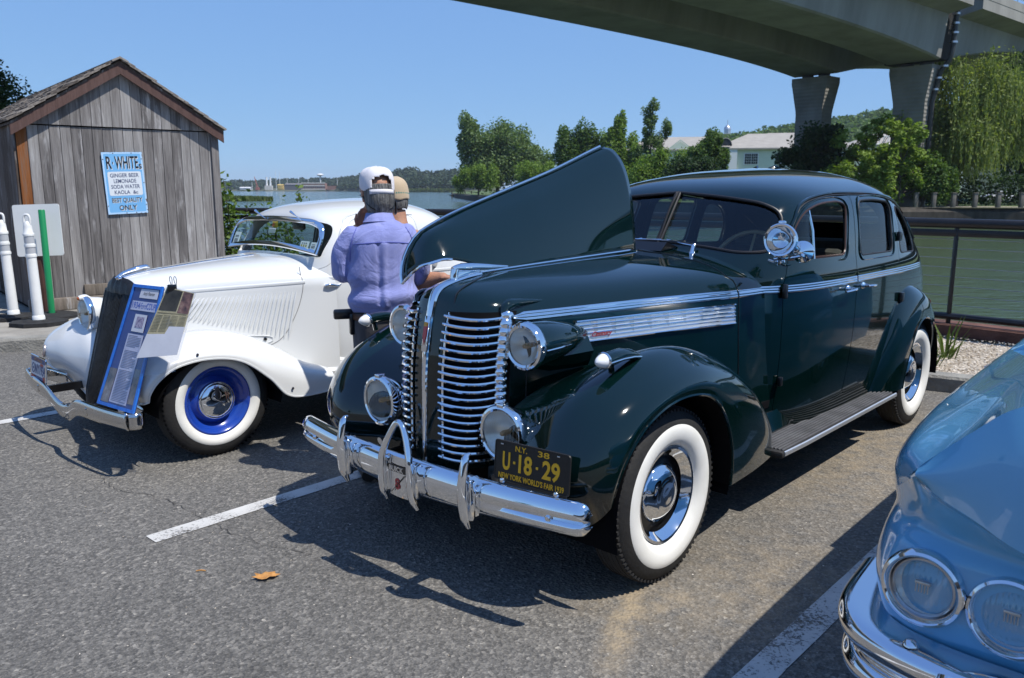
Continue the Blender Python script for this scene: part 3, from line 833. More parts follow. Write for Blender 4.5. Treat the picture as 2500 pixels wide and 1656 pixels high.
# ---- hood, nose and engine bay sides
HC = [
 [(.36, 0, 1.25), (.166, 0, 1.263), (-.3, 0, 1.277), (-.9, 0, 1.293), (-1.25, 0, 1.325)],
 [(.45, 0, 1.236), (.42, .05, 1.235), (.30, .10, 1.243), (.1, .14, 1.249), (-.4, .19, 1.260), (-.9, .24, 1.273), (-1.25, .26, 1.293)],
 [(.52, 0, 1.213), (.49, .085, 1.207), (.38, .165, 1.210), (.15, .225, 1.213), (-.4, .33, 1.222), (-.9, .43, 1.237), (-1.25, .46, 1.25)],
 [(.545, 0, 1.185), (.52, .11, 1.172), (.42, .215, 1.172), (.2, .275, 1.172), (-.4, .410, 1.178), (-.9, .54, 1.19), (-1.25, .585, 1.2)],
 [(.557, 0, 1.15), (.535, .12, 1.13), (.45, .235, 1.125), (.25, .302, 1.12), (-.4, .455, 1.12), (-.9, .595, 1.125), (-1.25, .642, 1.13)],
 [(.575, 0, 1.08), (.55, .12, 1.07), (.465, .24, 1.07), (.28, .307, 1.07), (-.4, .466, 1.07), (-.9, .605, 1.07), (-1.25, .652, 1.07)],
 [(.603, 0, .9), (.575, .12, .9), (.49, .235, .9), (.30, .302, .9), (-.4, .475, .9), (-.9, .615, .9), (-1.25, .662, .9)],
 [(.608, 0, .7), (.585, .11, .7), (.51, .215, .7), (.32, .29, .7), (-.4, .48, .7), (-.9, .625, .7), (-1.25, .672, .7)],
 [(.612, 0, .47), (.59, .10, .47), (.53, .19, .47), (.34, .27, .48), (-.4, .48, .48), (-.9, .63, .48), (-1.25, .68, .48)]]
NS = 72
HS = sweep_rows(HC, NS, 6)                                 # [NS, 49, 3]
g = G(); g.grid(HS); hood = g.obj('hood', green, sedan, sharp=None)
lowr = mirror_y(HS[:, 24:]); nose = mirror_y(HS[:9, :25])
g = G(); g.grid(lowr)
far_side = g.obj('engine_side_panel', green, sedan, sharp=None)
# fixed nose strip on the far side (between the centre line and the hood seam)
def from_y(c, y0):
    D = cr(c, 400); i = int(np.argmax((D[:, 1] >= y0)));  return D[i:] if D[:, 1].max() >= y0 else D
strip = np.array([cr(cr(c, 400)[:max(2, int(np.argmax(cr(c, 400)[:, 1] >= .105)))], 8) if k else cr([(.36, 0, 1.25), (.26, 0, 1.257), (.17, 0, 1.263)], 8) for k, c in enumerate(HC[:5])])
g = G(); g.grid(mirror_y(crp(strip, 5))); g.obj('nose_panel', green, sedan, sharp=None)
# raised panel: far half of the hood top turned up about the centre hinge
PH = None
RC = [[(.160, 0, 1.263), (-.3, 0, 1.277), (-.93, 0, 1.295)]]
RC[0] = [(.163, .004, 1.262), (-.3, .004, 1.277), (-.93, .004, 1.2945)]
cut_x = -.93
rows = []
for k, c in enumerate([HC[0], HC[1], HC[2], HC[3], [(.560, 0, 1.065), (.540, .10, 1.065), (.515, .165, 1.075), (.465, .222, 1.10), (.38, .258, 1.120), (.20, .308, 1.142), (-.4, .445, 1.150), (-.9, .582, 1.145), (-1.25, .63, 1.14)]]):
    D = cr(c, 600)
    xe = (-.93, -.945, -.945, -.905, -.84)[k]
    if k == 0: i0 = int(np.argmax(D[:, 0] <= .163))
    else: i0 = int(np.argmax(D[:, 1] >= (0, .072, .088, .10, .10)[k]))
    i1 = int(np.argmax(D[:, 0] <= xe))
    rows.append(cr(D[i0:i1 + 1][::4], 48))
PP = crp(np.array(rows), 7).transpose(1, 0, 2)
def flip_up(P):
    P = mirror_y(P); x = P[..., 0]
    ang = np.radians(np.interp(x, [-.9, -.2, .2, .44, .54], [86, 81, 76, 71, 52]))
    hz = 1.2625 + (x - .163) * (1.2945 - 1.2625) / (-.93 - .163)
    y = P[..., 1]; z = P[..., 2] - hz
    return np.stack([x, y * np.cos(ang) + z * np.sin(ang), -y * np.sin(ang) + z * np.cos(ang) + hz], -1)
PU = flip_up(PP)
g = G(); g.grid(PU); panel = g.obj('raised_hood_panel', green, sedan, sharp=None)
solidify(panel, 0.006)
g = G(); g.tube(PU[:, -1], .008, 8); g.tube(PU[0, 8:], .006, 8); g.obj('hood_edge_trim', chrome, panel)
g = G(); g.tube(flip_up(PP[:, 26] + [0, .004, .004]), .004, 6); g.obj('hood_ridge', green, panel)
g = G(); rb = PU[:, 12:27:14].transpose(1, 0, 2)
# hood seam and cowl seam on the near side
g = G()
for sgn in (1,):
    seam = [np.array(r[0]) for r in rows]
    g.tube(cr(seam, 24) + [0.001, .0005, .0015], .0032, 5)
    g.obj('hood_seam', blackp, sedan); g = G()
    g.tube([HS[int(np.argmin(np.abs(HS[:, j, 0] + .93))), j] + [0, .0012, .0012] for j in range(0, 49, 2)], .003, 5)
g.obj('cowl_seam', blackp, sedan); g = G()
g.tube([HS[int(np.argmin(np.abs(HS[:, j, 0] - .30))), j] + [0, .0015, 0] for j in range(26, 49, 2)], .0022, 5)
g.obj('panel_seam', blackp, sedan)
# chrome strip: nose to windshield
prow = cr([(.614, 0, .47), (.612, 0, .7), (.606, 0, .9), (.588, 0, 1.03), (.562, 0, 1.15), (.536, 0, 1.203), (.492, 0, 1.228), (.39, 0, 1.250), (.28, 0, 1.260)], 60)
T = np.gradient(prow, axis=0); T /= np.linalg.norm(T, axis=1)[:, None]; Nn = np.stack([T[:, 2], 0 * T[:, 0], -T[:, 0]], 1)
w = np.interp(np.arange(60), [0, 30, 40, 52, 59], [.008, .016, .021, .028, .02])
g = G(); prof = [(-1, -.3), (-.8, .3), (-.3, .62), (0, .7), (.3, .62), (.8, .3), (1, -.3)]
g.grid(np.array([[prow[i] + np.array([0, a * w[i], 0]) + Nn[i] * (b * .014) for a, b in prof] for i in range(60)]))
g.obj('nose_strip', chrome, sedan)
g = G(); g.tube(cr([(.28, 0, 1.262), (.163, 0, 1.2665), (-.3, 0, 1.281), (-.93, 0, 1.299)], 30), .009, 8, sq=(1.3, .8)); g.obj('hood_hinge', chrome, sedan)
# nose badge
g = G(); g.cbox((.592, 0, 1.03), (.014, .03, .15), .004, rot=np.array(Matrix.Rotation(R(-11), 3, 'Y'))); bd = g.obj('nose_badge', chrome, sedan)
redp = mat('red_enamel', (.42, .02, .025), .25, 0, .5, .5); amber = mat('amber_enamel', (.55, .28, .03), .3)
Mb = frame((.600, 0, 1.03), (0, 1, 0), (-.19, 0, 1))
g = G(); g.fan(rounded([(-.010, .035), (.010, .035), (.010, -.01), (0, -.05), (-.010, -.01)], .003), 2, lambda p: np.array([p[0], p[1], .0035])); o = g.obj('enamel_shield', redp, bd); o.matrix_local = Mb
g = G(); g.fan(rounded([(-.009, .05), (.009, .05), (.009, .032), (-.009, .032)], .003), 2, lambda p: np.array([p[0], p[1], .004])); o = g.obj('enamel_panel', amber, bd); o.matrix_local = Mb
# hood ornament: a low chrome fin
g = G()
oc = cr([(.44, 0, 1.288), (.43, 0, 1.290), (.40, 0, 1.291), (.30, 0, 1.287), (.20, 0, 1.280), (.10, 0, 1.276)], 26)
g.tube(oc, np.interp(np.arange(26), [0, 4, 8, 16, 25], [.010, .021, .022, .017, .006]), 14, sq=(1.0, .9))
g.tube(cr([(.42, 0, 1.25), (.33, 0, 1.268), (.22, 0, 1.270), (.12, 0, 1.270)], 12), np.interp(np.arange(12), [0, 11], [.022, .006]), 10, sq=(.5, 1.2))
g.tube(cr([(.43, 0, 1.235), (.43, 0, 1.26), (.425, 0, 1.285)], 8), [.026, .02, .019, .018, .018, .018, .018, .018], 12)
g.obj('hood_ornament', chrome, sedan)

# ---- grille: bars follow the nose, wrap the corner
gz = pch([.47, .7, .9, 1.07, 1.13], [0, 1, 2, 3, 4])
NC = np.array([cr(c, 300) for c in (HC[8], HC[7], HC[6], HC[5], HC[4])])
NCf = crp(NC, 12)                                         # fine in height
zz = NCf[:, 40, 2]
def nose_curve(z):
    i = int(np.argmin(np.abs(zz - z))); D = NCf[i].copy()
    D[:, 2] = z; return D
def arc(D):
    return np.concatenate([[0], np.cumsum(np.linalg.norm(np.diff(D[:, :2], axis=0), axis=1))])
for sgn in (1, -1):
    gr = bpy.data.objects.new('grille', None); COL.objects.link(gr); gr.parent = sedan
    back = []
    for z in np.linspace(.505, 1.128, 14):
        D = nose_curve(z); L = arc(D); s_ = np.linspace(.082, .385, 16)
        P = np.stack([np.interp(s_, L, D[:, 0]) + .002, np.interp(s_, L, D[:, 1]) + .002, np.full(16, z)], 1)
        P[:, 1] *= sgn; back.append(P)
    g = G(); g.grid(np.array(back)); g.obj('grille_shade', dark, gr)  # near-black sheet over the nose: shade behind the bars put into colour
    for z in np.linspace(.525, 1.112, 19):
        D = nose_curve(z); L = arc(D)
        s_ = np.linspace(.080, .335, 34)
        px = np.interp(s_, L, D[:, 0]); py = np.interp(s_, L, D[:, 1])
        tx = np.gradient(px); ty = np.gradient(py); q = np.hypot(tx, ty); nx = ty / q * np.sign(1); ny = -tx / q
        nx, ny = np.where(nx < 0, -nx, nx), np.where(ny < 0, -ny, ny)
        bow = .010 + .008 * np.sin(np.clip((s_ - .08) / .22, 0, 1) * PI)
        rr = np.interp(s_, [.08, .10, .30, .335], [.0070, .0092, .0092, .0092])
        P = np.stack([px + nx * bow, (py + ny * bow) * sgn, np.full(34, z) - .012 * np.sin(np.clip((s_ - .08) / .3, 0, 1) * PI)], 1)
        g = G(); g.tube(P, rr, 8, sq=(1.15, .95)); g.obj('grille_bar', chrome, gr)
    e = []
    for z in np.linspace(.515, 1.125, 12):
        D = nose_curve(z); L = arc(D); e.append([np.interp(.098, L, D[:, 0]) + .007, sgn * np.interp(.098, L, D[:, 1]), z])
    g = G(); g.tube(e, .005, 6)
    e = []
    for z in np.linspace(.515, 1.125, 12):
        D = nose_curve(z); L = arc(D); e.append([np.interp(.34, L, D[:, 0]), sgn * (np.interp(.34, L, D[:, 1]) + .002), z])
    g.obj('grille_post', chrome, gr); g = G()
    k_ = 18 * 8 + 9; zc_ = np.linspace(.525 - .013, 1.112 + .013, k_); e = np.array(e); ph_ = (zc_ - .525) / ((1.112 - .525) / 18)
    g.tube(np.stack([np.interp(zc_, e[:, 2], e[:, 0]) + .004, np.interp(zc_, e[:, 2], e[:, 1]), zc_], 1), .0245 + .0065 * np.abs(np.cos(ph_ * PI)) ** .7, 14); g.obj('grille_column', chrome, gr)
    # painted bullet above the grille corner
    D = nose_curve(1.12); L = arc(D); c = np.array([np.interp(.335, L, D[:, 0]), sgn * np.interp(.335, L, D[:, 1]), 1.125])
    g = G(); g.tube(cr([c + [.012, 0, 0], c + [.004, 0, .022], c + [-.05, -.0 * sgn, .032], c + [-.2, .02 * sgn, .030]], 14), np.interp(np.arange(14), [0, 3, 13], [.02, .024, .006]), 10); g.obj('corner_cap', green, gr)

# ---- fenders
def fender(name, curves, ns, per, m, parent, sgn, rim=None, lip_t=.012):
    P = sweep_rows(curves, ns, per)
    if sgn < 0: P = mirror_y(P)
    g = G(); g.grid(P); o = g.obj(name, m, parent, sharp=None)
    L = P[:, -1]
    # rolled edge, turned inwards
    g = G(); g.tube(L + np.array([0, -sgn * .004, 0]), lip_t * .62, 6); g.obj('rolled_edge', m, o)
    inn = L.copy(); inn[:, 1] -= sgn * .10; mid = L.copy(); mid[:, 1] -= sgn * .03
    g = G(); g.grid(np.stack([L + [0, -sgn * .005, 0], mid, inn], 1)); g.obj('inner_flange', dark, o)
    return o, P
FI = [(.43, .20, .36), (.47, .24, .50), (.44, .29, .68), (.28, .35, .80), (0, .41, .845), (-.25, .49, .845), (-.5, .565, .80), (-.72, .62, .68), (-.90, .655, .50), (-.95, .665, .34)]
FM = [(.47, .40, .335), (.545, .44, .50), (.525, .46, .66), (.38, .50, .83), (.08, .54, .915), (-.2, .59, .905), (-.48, .635, .84), (-.73, .68, .70), (-.92, .70, .51), (-.965, .705, .335)]
FC = [(.50, .58, .335), (.595, .62, .50), (.575, .65, .66), (.44, .68, .84), (.20, .705, .945), (-.05, .715, .975), (-.28, .725, .94), (-.52, .74, .85), (-.76, .755, .70), (-.94, .765, .51), (-.975, .765, .33)]
FS = [(.475, .75, .36), (.55, .785, .52), (.525, .805, .66), (.40, .82, .80), (.18, .83, .885), (-.06, .835, .91), (-.27, .838, .88), (-.50, .845, .79), (-.72, .85, .64), (-.88, .845, .47), (-.93, .835, .325)]
FO = [(.44, .835, .44), (.47, .865, .555), (.425, .88, .67), (.31, .885, .775), (.13, .888, .835), (-.07, .888, .845), (-.25, .888, .805), (-.42, .89, .69), (-.57, .888, .52), (-.66, .88, .40), (-.69, .87, .318)]
FL_ = [(.425, .845, .49), (.425, .872, .575), (.375, .885, .665), (.27, .888, .745), (.12, .89, .795), (-.05, .89, .80), (-.20, .89, .765), (-.32, .892, .665), (-.395, .892, .52), (-.42, .888, .40), (-.425, .882, .312)]
for sgn in (1, -1):
    fo, FP = fender('front_fender', [FI, FM, FC, FS, FO, FL_], 70, 7, green, sedan, sgn)
    # black inner wheel arch
    g = G(); a = np.linspace(R(-15), R(195), 22)
    g.grid(np.array([[(.44 * math.cos(t) - .01, sgn * y, .37 + .43 * math.sin(t)) for y in (.86, .45)] for t in a])); g.obj('wheel_arch_liner', dark, sedan)
    # side lamp on the fender crown
    c = np.array([.32, sgn * .725, .945])
    pl = bpy.data.objects.new('fender_lamp', None); COL.objects.link(pl); pl.parent = sedan
    g = G(); g.tube([c + [x, 0, z] for x, z in ((.02, .035), (-.02, .040), (-.08, .043), (-.14, .037), (-.20, .022), (-.24, .006))], [.030, .032, .031, .026, .016, .004], 14, sq=(1, .85)); g.obj('lamp_body', green, pl)
    g = G(); g.lathe([(.0, .050), (.010, .046), (.019, .034), (.026, .016), (.030, 0), (.031, -.004)], c + [.022, 0, .035], (1, 0, 0), 18); g.obj('lamp_lens', mat('milky_lens', (.75, .76, .76), .12, 0, .5, .4), pl)
    g = G(); g.tube([c + [x, sgn * y, z] for x, y, z in ((.02, .032, .030), (-.06, .033, .034), (-.14, .028, .030), (-.21, .014, .018))], .004, 6)
    g.lathe([(.031, -.004), (.034, 0), (.034, .007), (.031, .009)], c + [.018, 0, .035], (1, 0, 0), 18); g.obj('lamp_trim', chrome, pl)
    g = G(); g.tube([c + [-.02, 0, .02], c + [-.03, 0, -.02]], .012, 8); g.obj('lamp_foot', green, pl)
# rear fenders
RI = [(-2.45, .70, .34), (-2.50, .735, .50), (-2.60, .745, .70), (-2.73, .745, .88), (-2.95, .735, .985), (-3.2, .71, .96), (-3.45, .66, .85), (-3.65, .60, .68), (-3.74, .56, .45), (-3.70, .55, .33)]
RM = [(-2.48, .78, .338), (-2.54, .80, .50), (-2.64, .81, .70), (-2.77, .805, .885), (-2.96, .80, .975), (-3.22, .785, .945), (-3.48, .745, .83), (-3.68, .69, .66), (-3.77, .64, .45), (-3.73, .62, .33)]
RS = [(-2.55, .835, .336), (-2.60, .85, .50), (-2.70, .855, .68), (-2.83, .852, .83), (-3.0, .85, .915), (-3.24, .845, .885), (-3.47, .815, .77), (-3.64, .77, .61), (-3.71, .72, .43), (-3.68, .70, .33)]
RO = [(-2.68, .868, .334), (-2.715, .875, .50), (-2.79, .88, .64), (-2.90, .88, .765), (-3.04, .88, .83), (-3.22, .877, .81), (-3.40, .86, .71), (-3.53, .825, .57), (-3.58, .785, .42), (-3.57, .77, .33)]
RL = [(-2.775, .872, .332), (-2.795, .88, .47), (-2.85, .885, .60), (-2.94, .886, .71), (-3.05, .887, .765), (-3.18, .885, .755), (-3.32, .875, .68), (-3.43, .85, .55), (-3.475, .82, .42), (-3.48, .805, .33)]
for sgn in (1, -1):
    fender('rear_fender', [RI, RM, RS, RO, RL], 60, 7, green, sedan, sgn)
    g = G(); a = np.linspace(R(-10), R(190), 20)
    g.grid(np.array([[(-3.165 + .42 * math.cos(t), sgn * y, .37 + .41 * math.sin(t)) for y in (.85, .45)] for t in a])); g.obj('wheel_arch_liner', dark, sedan)
    g = G(); g.lathe([(0, .03), (.02, .026), (.032, .01), (.034, 0)], (-3.66, sgn * .72, .80), (-1, .1 * sgn, 0), 14); g.obj('tail_lamp', mat('red_lens', (.35, .01, .01), .1, 0, .5, .5), sedan)

# ---- running boards with ribs
for sgn in (1, -1):
    g = G(); g.cbox((-1.75, sgn * .775, .325), (1.63, .23, .035), .012); rb_ = g.obj('running_board', rubber, sedan)
    for i in range(11):
        g = G(); g.tube([(-.965, sgn * (.675 + i * .0195), .344), (-2.56, sgn * (.675 + i * .0195), .344)], .006, 6, sq=(1, 1)); g.obj('rib', noisy('running_board_rubber', [(.3, (.055, .055, .057)), (.7, (.11, .11, .115))], 8, 4, .6), rb_)
    g = G(); g.tube([(-.955, sgn * .888, .330), (-1.2, sgn * .892, .328), (-2.58, sgn * .892, .330)], .011, 8, sq=(.7, 1.3)); g.obj('edge_trim', alum, rb_)
    g = G(); g.grid(np.array([[(x, sgn * (float(s_y(min(x, -1.02), .42)) + .004), .47), (x, sgn * .72, .36), (x, sgn * .70, .335)] for x in np.linspace(-.98, -2.6, 12)])); g.obj('sill_panel', green, sedan)
g = G(); g.box((-1.9, 0, .30), (4.2, 1.25, .06)); g.box((-1.2, 0, .38), (3.0, 1.1, .1)); g.obj('underbody', dark, sedan, smooth=False)
g = G(); g.box((-.55, 0, .62), (.75, .30, .36)); g.cbox((-.5, 0, .95), (.72, .20, .12), .02); g.obj('engine', mat('engine_enamel', (.03, .10, .08), .4), sedan)
g = G(); g.box((-.98, 0, .8), (.02, 1.1, .75)); g.obj('firewall', blackp, sedan, smooth=False)
g = G(); g.cbox((.34, 0, .82), (.10, .44, .6), .02); g.obj('radiator', blackp, sedan)

# ---- wheels
def wheel(parent, x, y, r, sgn, kind, steer=0.0):
    wh = bpy.data.objects.new('wheel', None); COL.objects.link(wh); wh.parent = parent
    wh.location = (x, sgn * y, r); wh.rotation_euler = (0, 0, steer)
    a = (0, sgn, 0)
    if kind == 'sedan':
        tw, rw, ri = .085, .300, .205
        g = G(); g.lathe([(ri, -.07), (.24, -.088), (.30, -.092), (r - .02, -.075), (r - .004, -.055), (r, -.03), (r, .03), (r - .004, .055), (r - .022, .077), (rw + .006, .090), (rw, .0905)], (0, 0, 0), a, 64); t = g.obj('tyre', rubber, wh)
        g = G()
        for k in range(5):
            q = -.044 + k * .022
            g.lathe([(r - .002, q - .004), (r + .0022, q - .0035), (r + .0022, q + .0035), (r - .002, q + .004)], (0, 0, 0), a, 56)
        g.obj('tread_ribs', rubber, t)
        g = G()
        for k in range(84):
            th = 2 * PI * k / 84; ct, st = math.cos(th), math.sin(th)
            Mx = np.array(Matrix.Rotation(-th, 3, 'Y'))
            g.box(np.array([ct * (r - .010), sgn * .066, st * (r - .010)]), (.012, .016, .012), rot=Mx)
        g.obj('tread_lugs', rubber, t, smooth=False)
        g = G(); g.lathe([(rw + .004, .0895), (rw, .0925), (.275, .0965), (.245, .093), (.220, .080), (ri + .004, .062)], (0, 0, 0), a, 64); g.obj('whitewall', whitewall, t)
        rim = G(); rim.lathe([(ri + .012, .060), (ri, .058), (ri - .008, .050), (ri - .020, .028), (ri - .030, .02), (.150, .018), (.125, .030), (.118, .010), (.06, .008)], (0, 0, 0), a, 56); ro = rim.obj('rim', blackp, wh)
        g = G(); g.lathe([(ri + .003, .063), (ri + .001, .070), (ri - .010, .068), (ri - .022, .052), (ri - .034, .040), (ri - .040, .034)], (0, 0, 0), a, 56); g.obj('trim_ring', chrome, ro)
        g = G(); g.lathe([(.128, .012), (.130, .022), (.126, .034), (.118, .040), (.112, .044), (.100, .056), (.078, .066), (.074, .0665), (.070, .0665), (.064, .068), (.055, .0705), (.050, .0700), (.030, .0715), (0, .072)], (0, 0, 0), a, 48); g.obj('hubcap', chrome, ro)
    elif kind == 'coupe':
        rw, ri = .272, .208
        g = G(); g.lathe([(ri, -.07), (.25, -.084), (.30, -.082), (r - .012, -.066), (r - .002, -.05), (r, -.02), (r, .02), (r - .002, .05), (r - .014, .068), (rw + .02, .082), (rw, .0835)], (0, 0, 0), a, 64); t = g.obj('tyre', rubber, wh)
        g = G(); g.lathe([(rw + .003, .0828), (rw, .0855), (.25, .0885), (.228, .082), (ri + .003, .066)], (0, 0, 0), a, 64); g.obj('whitewall', whitewall, t)
        g = G()
        for k in range(72):
            th = 2 * PI * k / 72; ct, st = math.cos(th), math.sin(th)
            g.box(np.array([ct * (r - .006), sgn * .062, st * (r - .006)]), (.004, .02, .012), rot=np.array(Matrix.Rotation(-th, 3, 'Y')))
        g.obj('tread_lugs', dark, t, smooth=False)
        g = G(); g.lathe([(ri + .006, .064), (ri + .004, .072), (ri - .004, .074), (ri - .012, .070), (ri - .024, .046), (ri - .040, .030), (.158, .022), (.150, .012), (.142, .020), (.125, .036), (.118, .04), (.10, .03)], (0, 0, 0), a, 64); ro = g.obj('rim', rimblue, wh)
        g = G(); g.lathe([(.118, .032), (.120, .048), (.116, .056), (.108, .060), (.104, .060), (.098, .066), (.078, .074), (.045, .080), (0, .082)], (0, 0, 0), a, 48); hc = g.obj('hubcap', chrome, ro)
        g = G(); th = R(32 if sgn > 0 else 148)
        g.tube([(math.cos(th) * q, sgn * (.082 - .022 * (q / .095) ** 2 + .001), math.sin(th) * q) for q in np.linspace(-.095, .095, 12)], .003, 6); g.obj('hubcap_crease', steel, hc)
    else:
        g = G(); g.lathe([(.19, -.08), (.30, -.09), (r - .01, -.07), (r, -.04), (r, .04), (r - .01, .07), (.30, .09), (.19, .08)], (0, 0, 0), a, 48); g.obj('tyre', rubber, wh)
        g = G(); g.lathe([(.19, .07), (.17, .05), (.10, .07), (0, .08)], (0, 0, 0), a, 32); g.obj('hubcap', chrome, wh)
    return wh
for x in (0, -3.165):
    for sgn in (1, -1): wheel(sedan, x, .745, .37, sgn, 'sedan', R(0))

# ---- belt trim: three chrome ridges from the grille to the tail
def hood_side(x, z):
    j = int(np.argmin(np.abs(HS[NS // 2, :, 2] - z))); c = HS[:, j]
    return float(np.interp(x, c[::-1, 0], c[::-1, 1]))
def belt_y(x, z): return max(hood_side(x, z) if x > -1.2 else 0, float(s_y(x, z)) if x < -1.0 else 0)
ridge = [(.030, .0045), (.014, .009), (.0, .0115), (-.014, .009), (-.030, .0045)]
def trim(xs, z0, name):
    rows = []
    for i, x in enumerate(xs):
        z = z0(x); k = np.clip((xs[0] - x) / .09, .02, 1) if name == 'belt_trim' else 1
        row = []
        for q in np.linspace(-1, 1, 17):
            b = .0035 + .004 * abs(math.cos(q * PI * 1.5))
            row.append((x, belt_y(x, z + q * .019 * k) + b * min(1, k * 2), z + q * .019 * k))
        rows.append(row)
    for s in (1, -1):
        P = np.array(rows); P[..., 1] *= s
        g = G(); g.grid(P); g.obj(name, chrome, sedan, sharp=None)
zt = lambda x: 1.104 + .004 * math.cos((x + 1.4) * 1.1)
trim(np.linspace(.40, -.925, 60), zt, 'belt_trim')
trim(np.linspace(-.935, -1.24, 16), zt, 'belt_trim_cowl')
trim(np.linspace(-1.27, -2.035, 30), zt, 'belt_trim_door')
trim(np.linspace(-2.05, -3.35, 44), zt, 'belt_trim_rear')
# hood side grille (vent plate)
xs = np.linspace(.06, -.90, 50)
for s in (1, -1):
    vp = bpy.data.objects.new('side_vent', None); COL.objects.link(vp); vp.parent = sedan
    rows = []
    for x in xs:
        zc = np.interp(x, [-.9, .06], [1.012, 1.010]); h = .046
        rows.append([(x - (.045 * (q + 1) if False else 0) - (q - 1) * -.0, s * (hood_side(x - .03 * (1 - q) / 2, zc + q * h) + .004), zc + q * h) for q in np.linspace(-1, 1, 5)])
    g = G(); g.grid(np.array(rows)); g.obj('vent_plate', alum, vp)
    for q in np.linspace(-1, 1, 6):
        g = G(); g.tube([(x, s * (hood_side(x, 1.011 + q * .046) + .008), 1.011 + q * .046) for x in xs], .005 if abs(q) < .9 else .0065, 6, sq=(1.2, .8)); g.obj('vent_bar', chrome, vp)
    for x in np.linspace(-.02, -.86, 9):
        g = G(); g.grid(np.array([[(x, s * (hood_side(x, 1.011 + q * .042) + .0045), 1.011 + q * .042), (x - .035, s * (hood_side(x - .035, 1.011 + q * .042) + .010), 1.011 + q * .042)] for q in (-1, 1)])); g.obj('vent_louvre', steel, vp)
    # script badge
    ux = (-1, s * (hood_side(-.15, 1.0) - hood_side(-.05, 1.0)) * 10, 0) if s > 0 else (1, -s * (hood_side(-.15, 1.0) - hood_side(-.05, 1.0)) * -10, 0)
    lettering('script_badge', 'Century', redscript, vp, frame((-.075, s * (hood_side(-.075, .985) + .016), .985), ux, (0, 0, 1)), size=.030, width=.115, depth=.0015, shear=.4, thick=.0)

# ---- lamps
def headlight(parent, c, r, depth, ax=(1, 0, 0), shell=green, shape='teardrop', trim_w=.014):
    hl = bpy.data.objects.new('headlight', None); COL.objects.link(hl); hl.parent = parent
    hl.location = c
    q = Vector(ax).normalized().to_track_quat('X', 'Z'); hl.rotation_mode = 'QUATERNION'; hl.rotation_quaternion = q
    if shape == 'teardrop': prof = [(r, -.005), (r * 1.03, -.03), (r * .98, -depth * .3), (r * .78, -depth * .58), (r * .48, -depth * .8), (r * .2, -depth * .93), (.003, -depth)]
    else: prof = [(r, -.005), (r * 1.03, -.02), (r * .95, -depth * .35), (r * .72, -depth * .7), (r * .4, -depth * .92), (.003, -depth)]
    g = G(); g.lathe(prof, (0, 0, 0), (1, 0, 0), 40); g.obj('lamp_shell', shell, hl, sharp=None)
    g = G(); g.lathe([(r + .002, -.03), (r + .010, -.02), (r + .012, -.004), (r + .006, .010), (r - .004, .014), (r - trim_w, .010), (r - trim_w, 0)], (0, 0, 0), (1, 0, 0), 40); g.obj('lamp_rim', chrome, hl)
    ri = r - trim_w + .002
    g = G(); g.lathe([(ri, .006), (ri * .8, .020), (ri * .5, .030), (ri * .2, .034), (0.001, .035)], (0, 0, 0), (1, 0, 0), 32); g.obj('lamp_lens', lens_glass, hl)
    g = G(); g.lathe([(ri, .0), (ri * .85, -.03), (ri * .55, -.055), (ri * .2, -.07), (.001, -.072)], (0, 0, 0), (1, 0, 0), 32); g.obj('reflector', reflector, hl)
    g = G(); g.lathe([(.001, .006), (.009, .002), (.012, -.01), (.010, -.06)], (0, 0, 0), (1, 0, 0), 14); g.obj('bulb', mat('bulb_cap', (.30, .19, .09), .4), hl)
    return hl
for sgn in (1, -1):
    h = headlight(sedan, (.400, sgn * .372, .998), .090, .44, (1, sgn * .02, 0))
    g = G()
    for ss in (1, -1):
        g.tube([(-.03, ss * .092, -.012), (-.12, ss * .089, -.012), (-.22, ss * .070, -.012), (-.33, ss * .042, -.012)], .0045, 6)
    g.obj('lamp_side_strip', chrome, h)
    g = G(); g.grid(np.array([[(x, sgn * y, z) for x, y, z in row] for row in
        [[(.36, .33, 1.03), (.36, .36, .95), (.36, .32, .90)], [(.2, .32, 1.05), (.2, .40, .93), (.2, .34, .86)], [(0, .37, 1.02), (0, .42, .93), (0, .39, .86)]]])); g.obj('lamp_saddle', green, sedan)
    f = headlight(sedan, (.545, sgn * .383, .668), .107, .15, (1, sgn * .03, 0), chrome, 'bowl', .012)
    f.name = 'fog_lamp'
    g = G(); g.cbox((-.005, 0, .116), (.04, .035, .018), .005); g.obj('lamp_clip', chrome, f)
    g = G(); g.tube(cr([(-.05, 0, -.09), (-.05, -sgn * .005, -.13), (-.03, -sgn * .02, -.17), (.02, -sgn * .02, -.185)], 14), np.interp(np.arange(14), [0, 10, 13], [.016, .012, .02]), 10); g.obj('lamp_bracket', steel, f)

# ---- front bumper, guards and badge
g = G()
nb = 70; ys = np.linspace(-.885, .885, nb)
rows = []
for y in ys:
    u = abs(y) / .885
    x = .700 - .085 * u ** 2.2; zc = .448 + .016 * u
    hh = .078 - .012 * u; groove = max(0, (u - .42) / .58) ** .6
    cap = math.sqrt(max(0.0, 1 - max(0, (u - .93) / .07) ** 2))
    row = []
    for t in np.linspace(-PI * .62, PI * .62, 25):
        bx = math.cos(t) * .040; bz = math.sin(t) * hh
        gr = math.exp(-((bz + .008) / .011) ** 2) * .024 * groove
        row.append((x + (bx - gr) * (.4 + .6 * cap), y, zc + bz * (.35 + .65 * cap)))
    rows.append(row)
g.grid(np.array(rows)); bump = g.obj('front_bumper', chrome, sedan, sharp=50)
solidify(bump, .004)
for y in (-.73, .73):
    g = G(); g.lathe([(0, .012), (.008, .011), (.013, .006), (.014, 0)], (.648 + .022, y, .452), (1, .25 * (1 if y > 0 else -1), 0), 14); g.obj('bumper_bolt', chrome, bump)
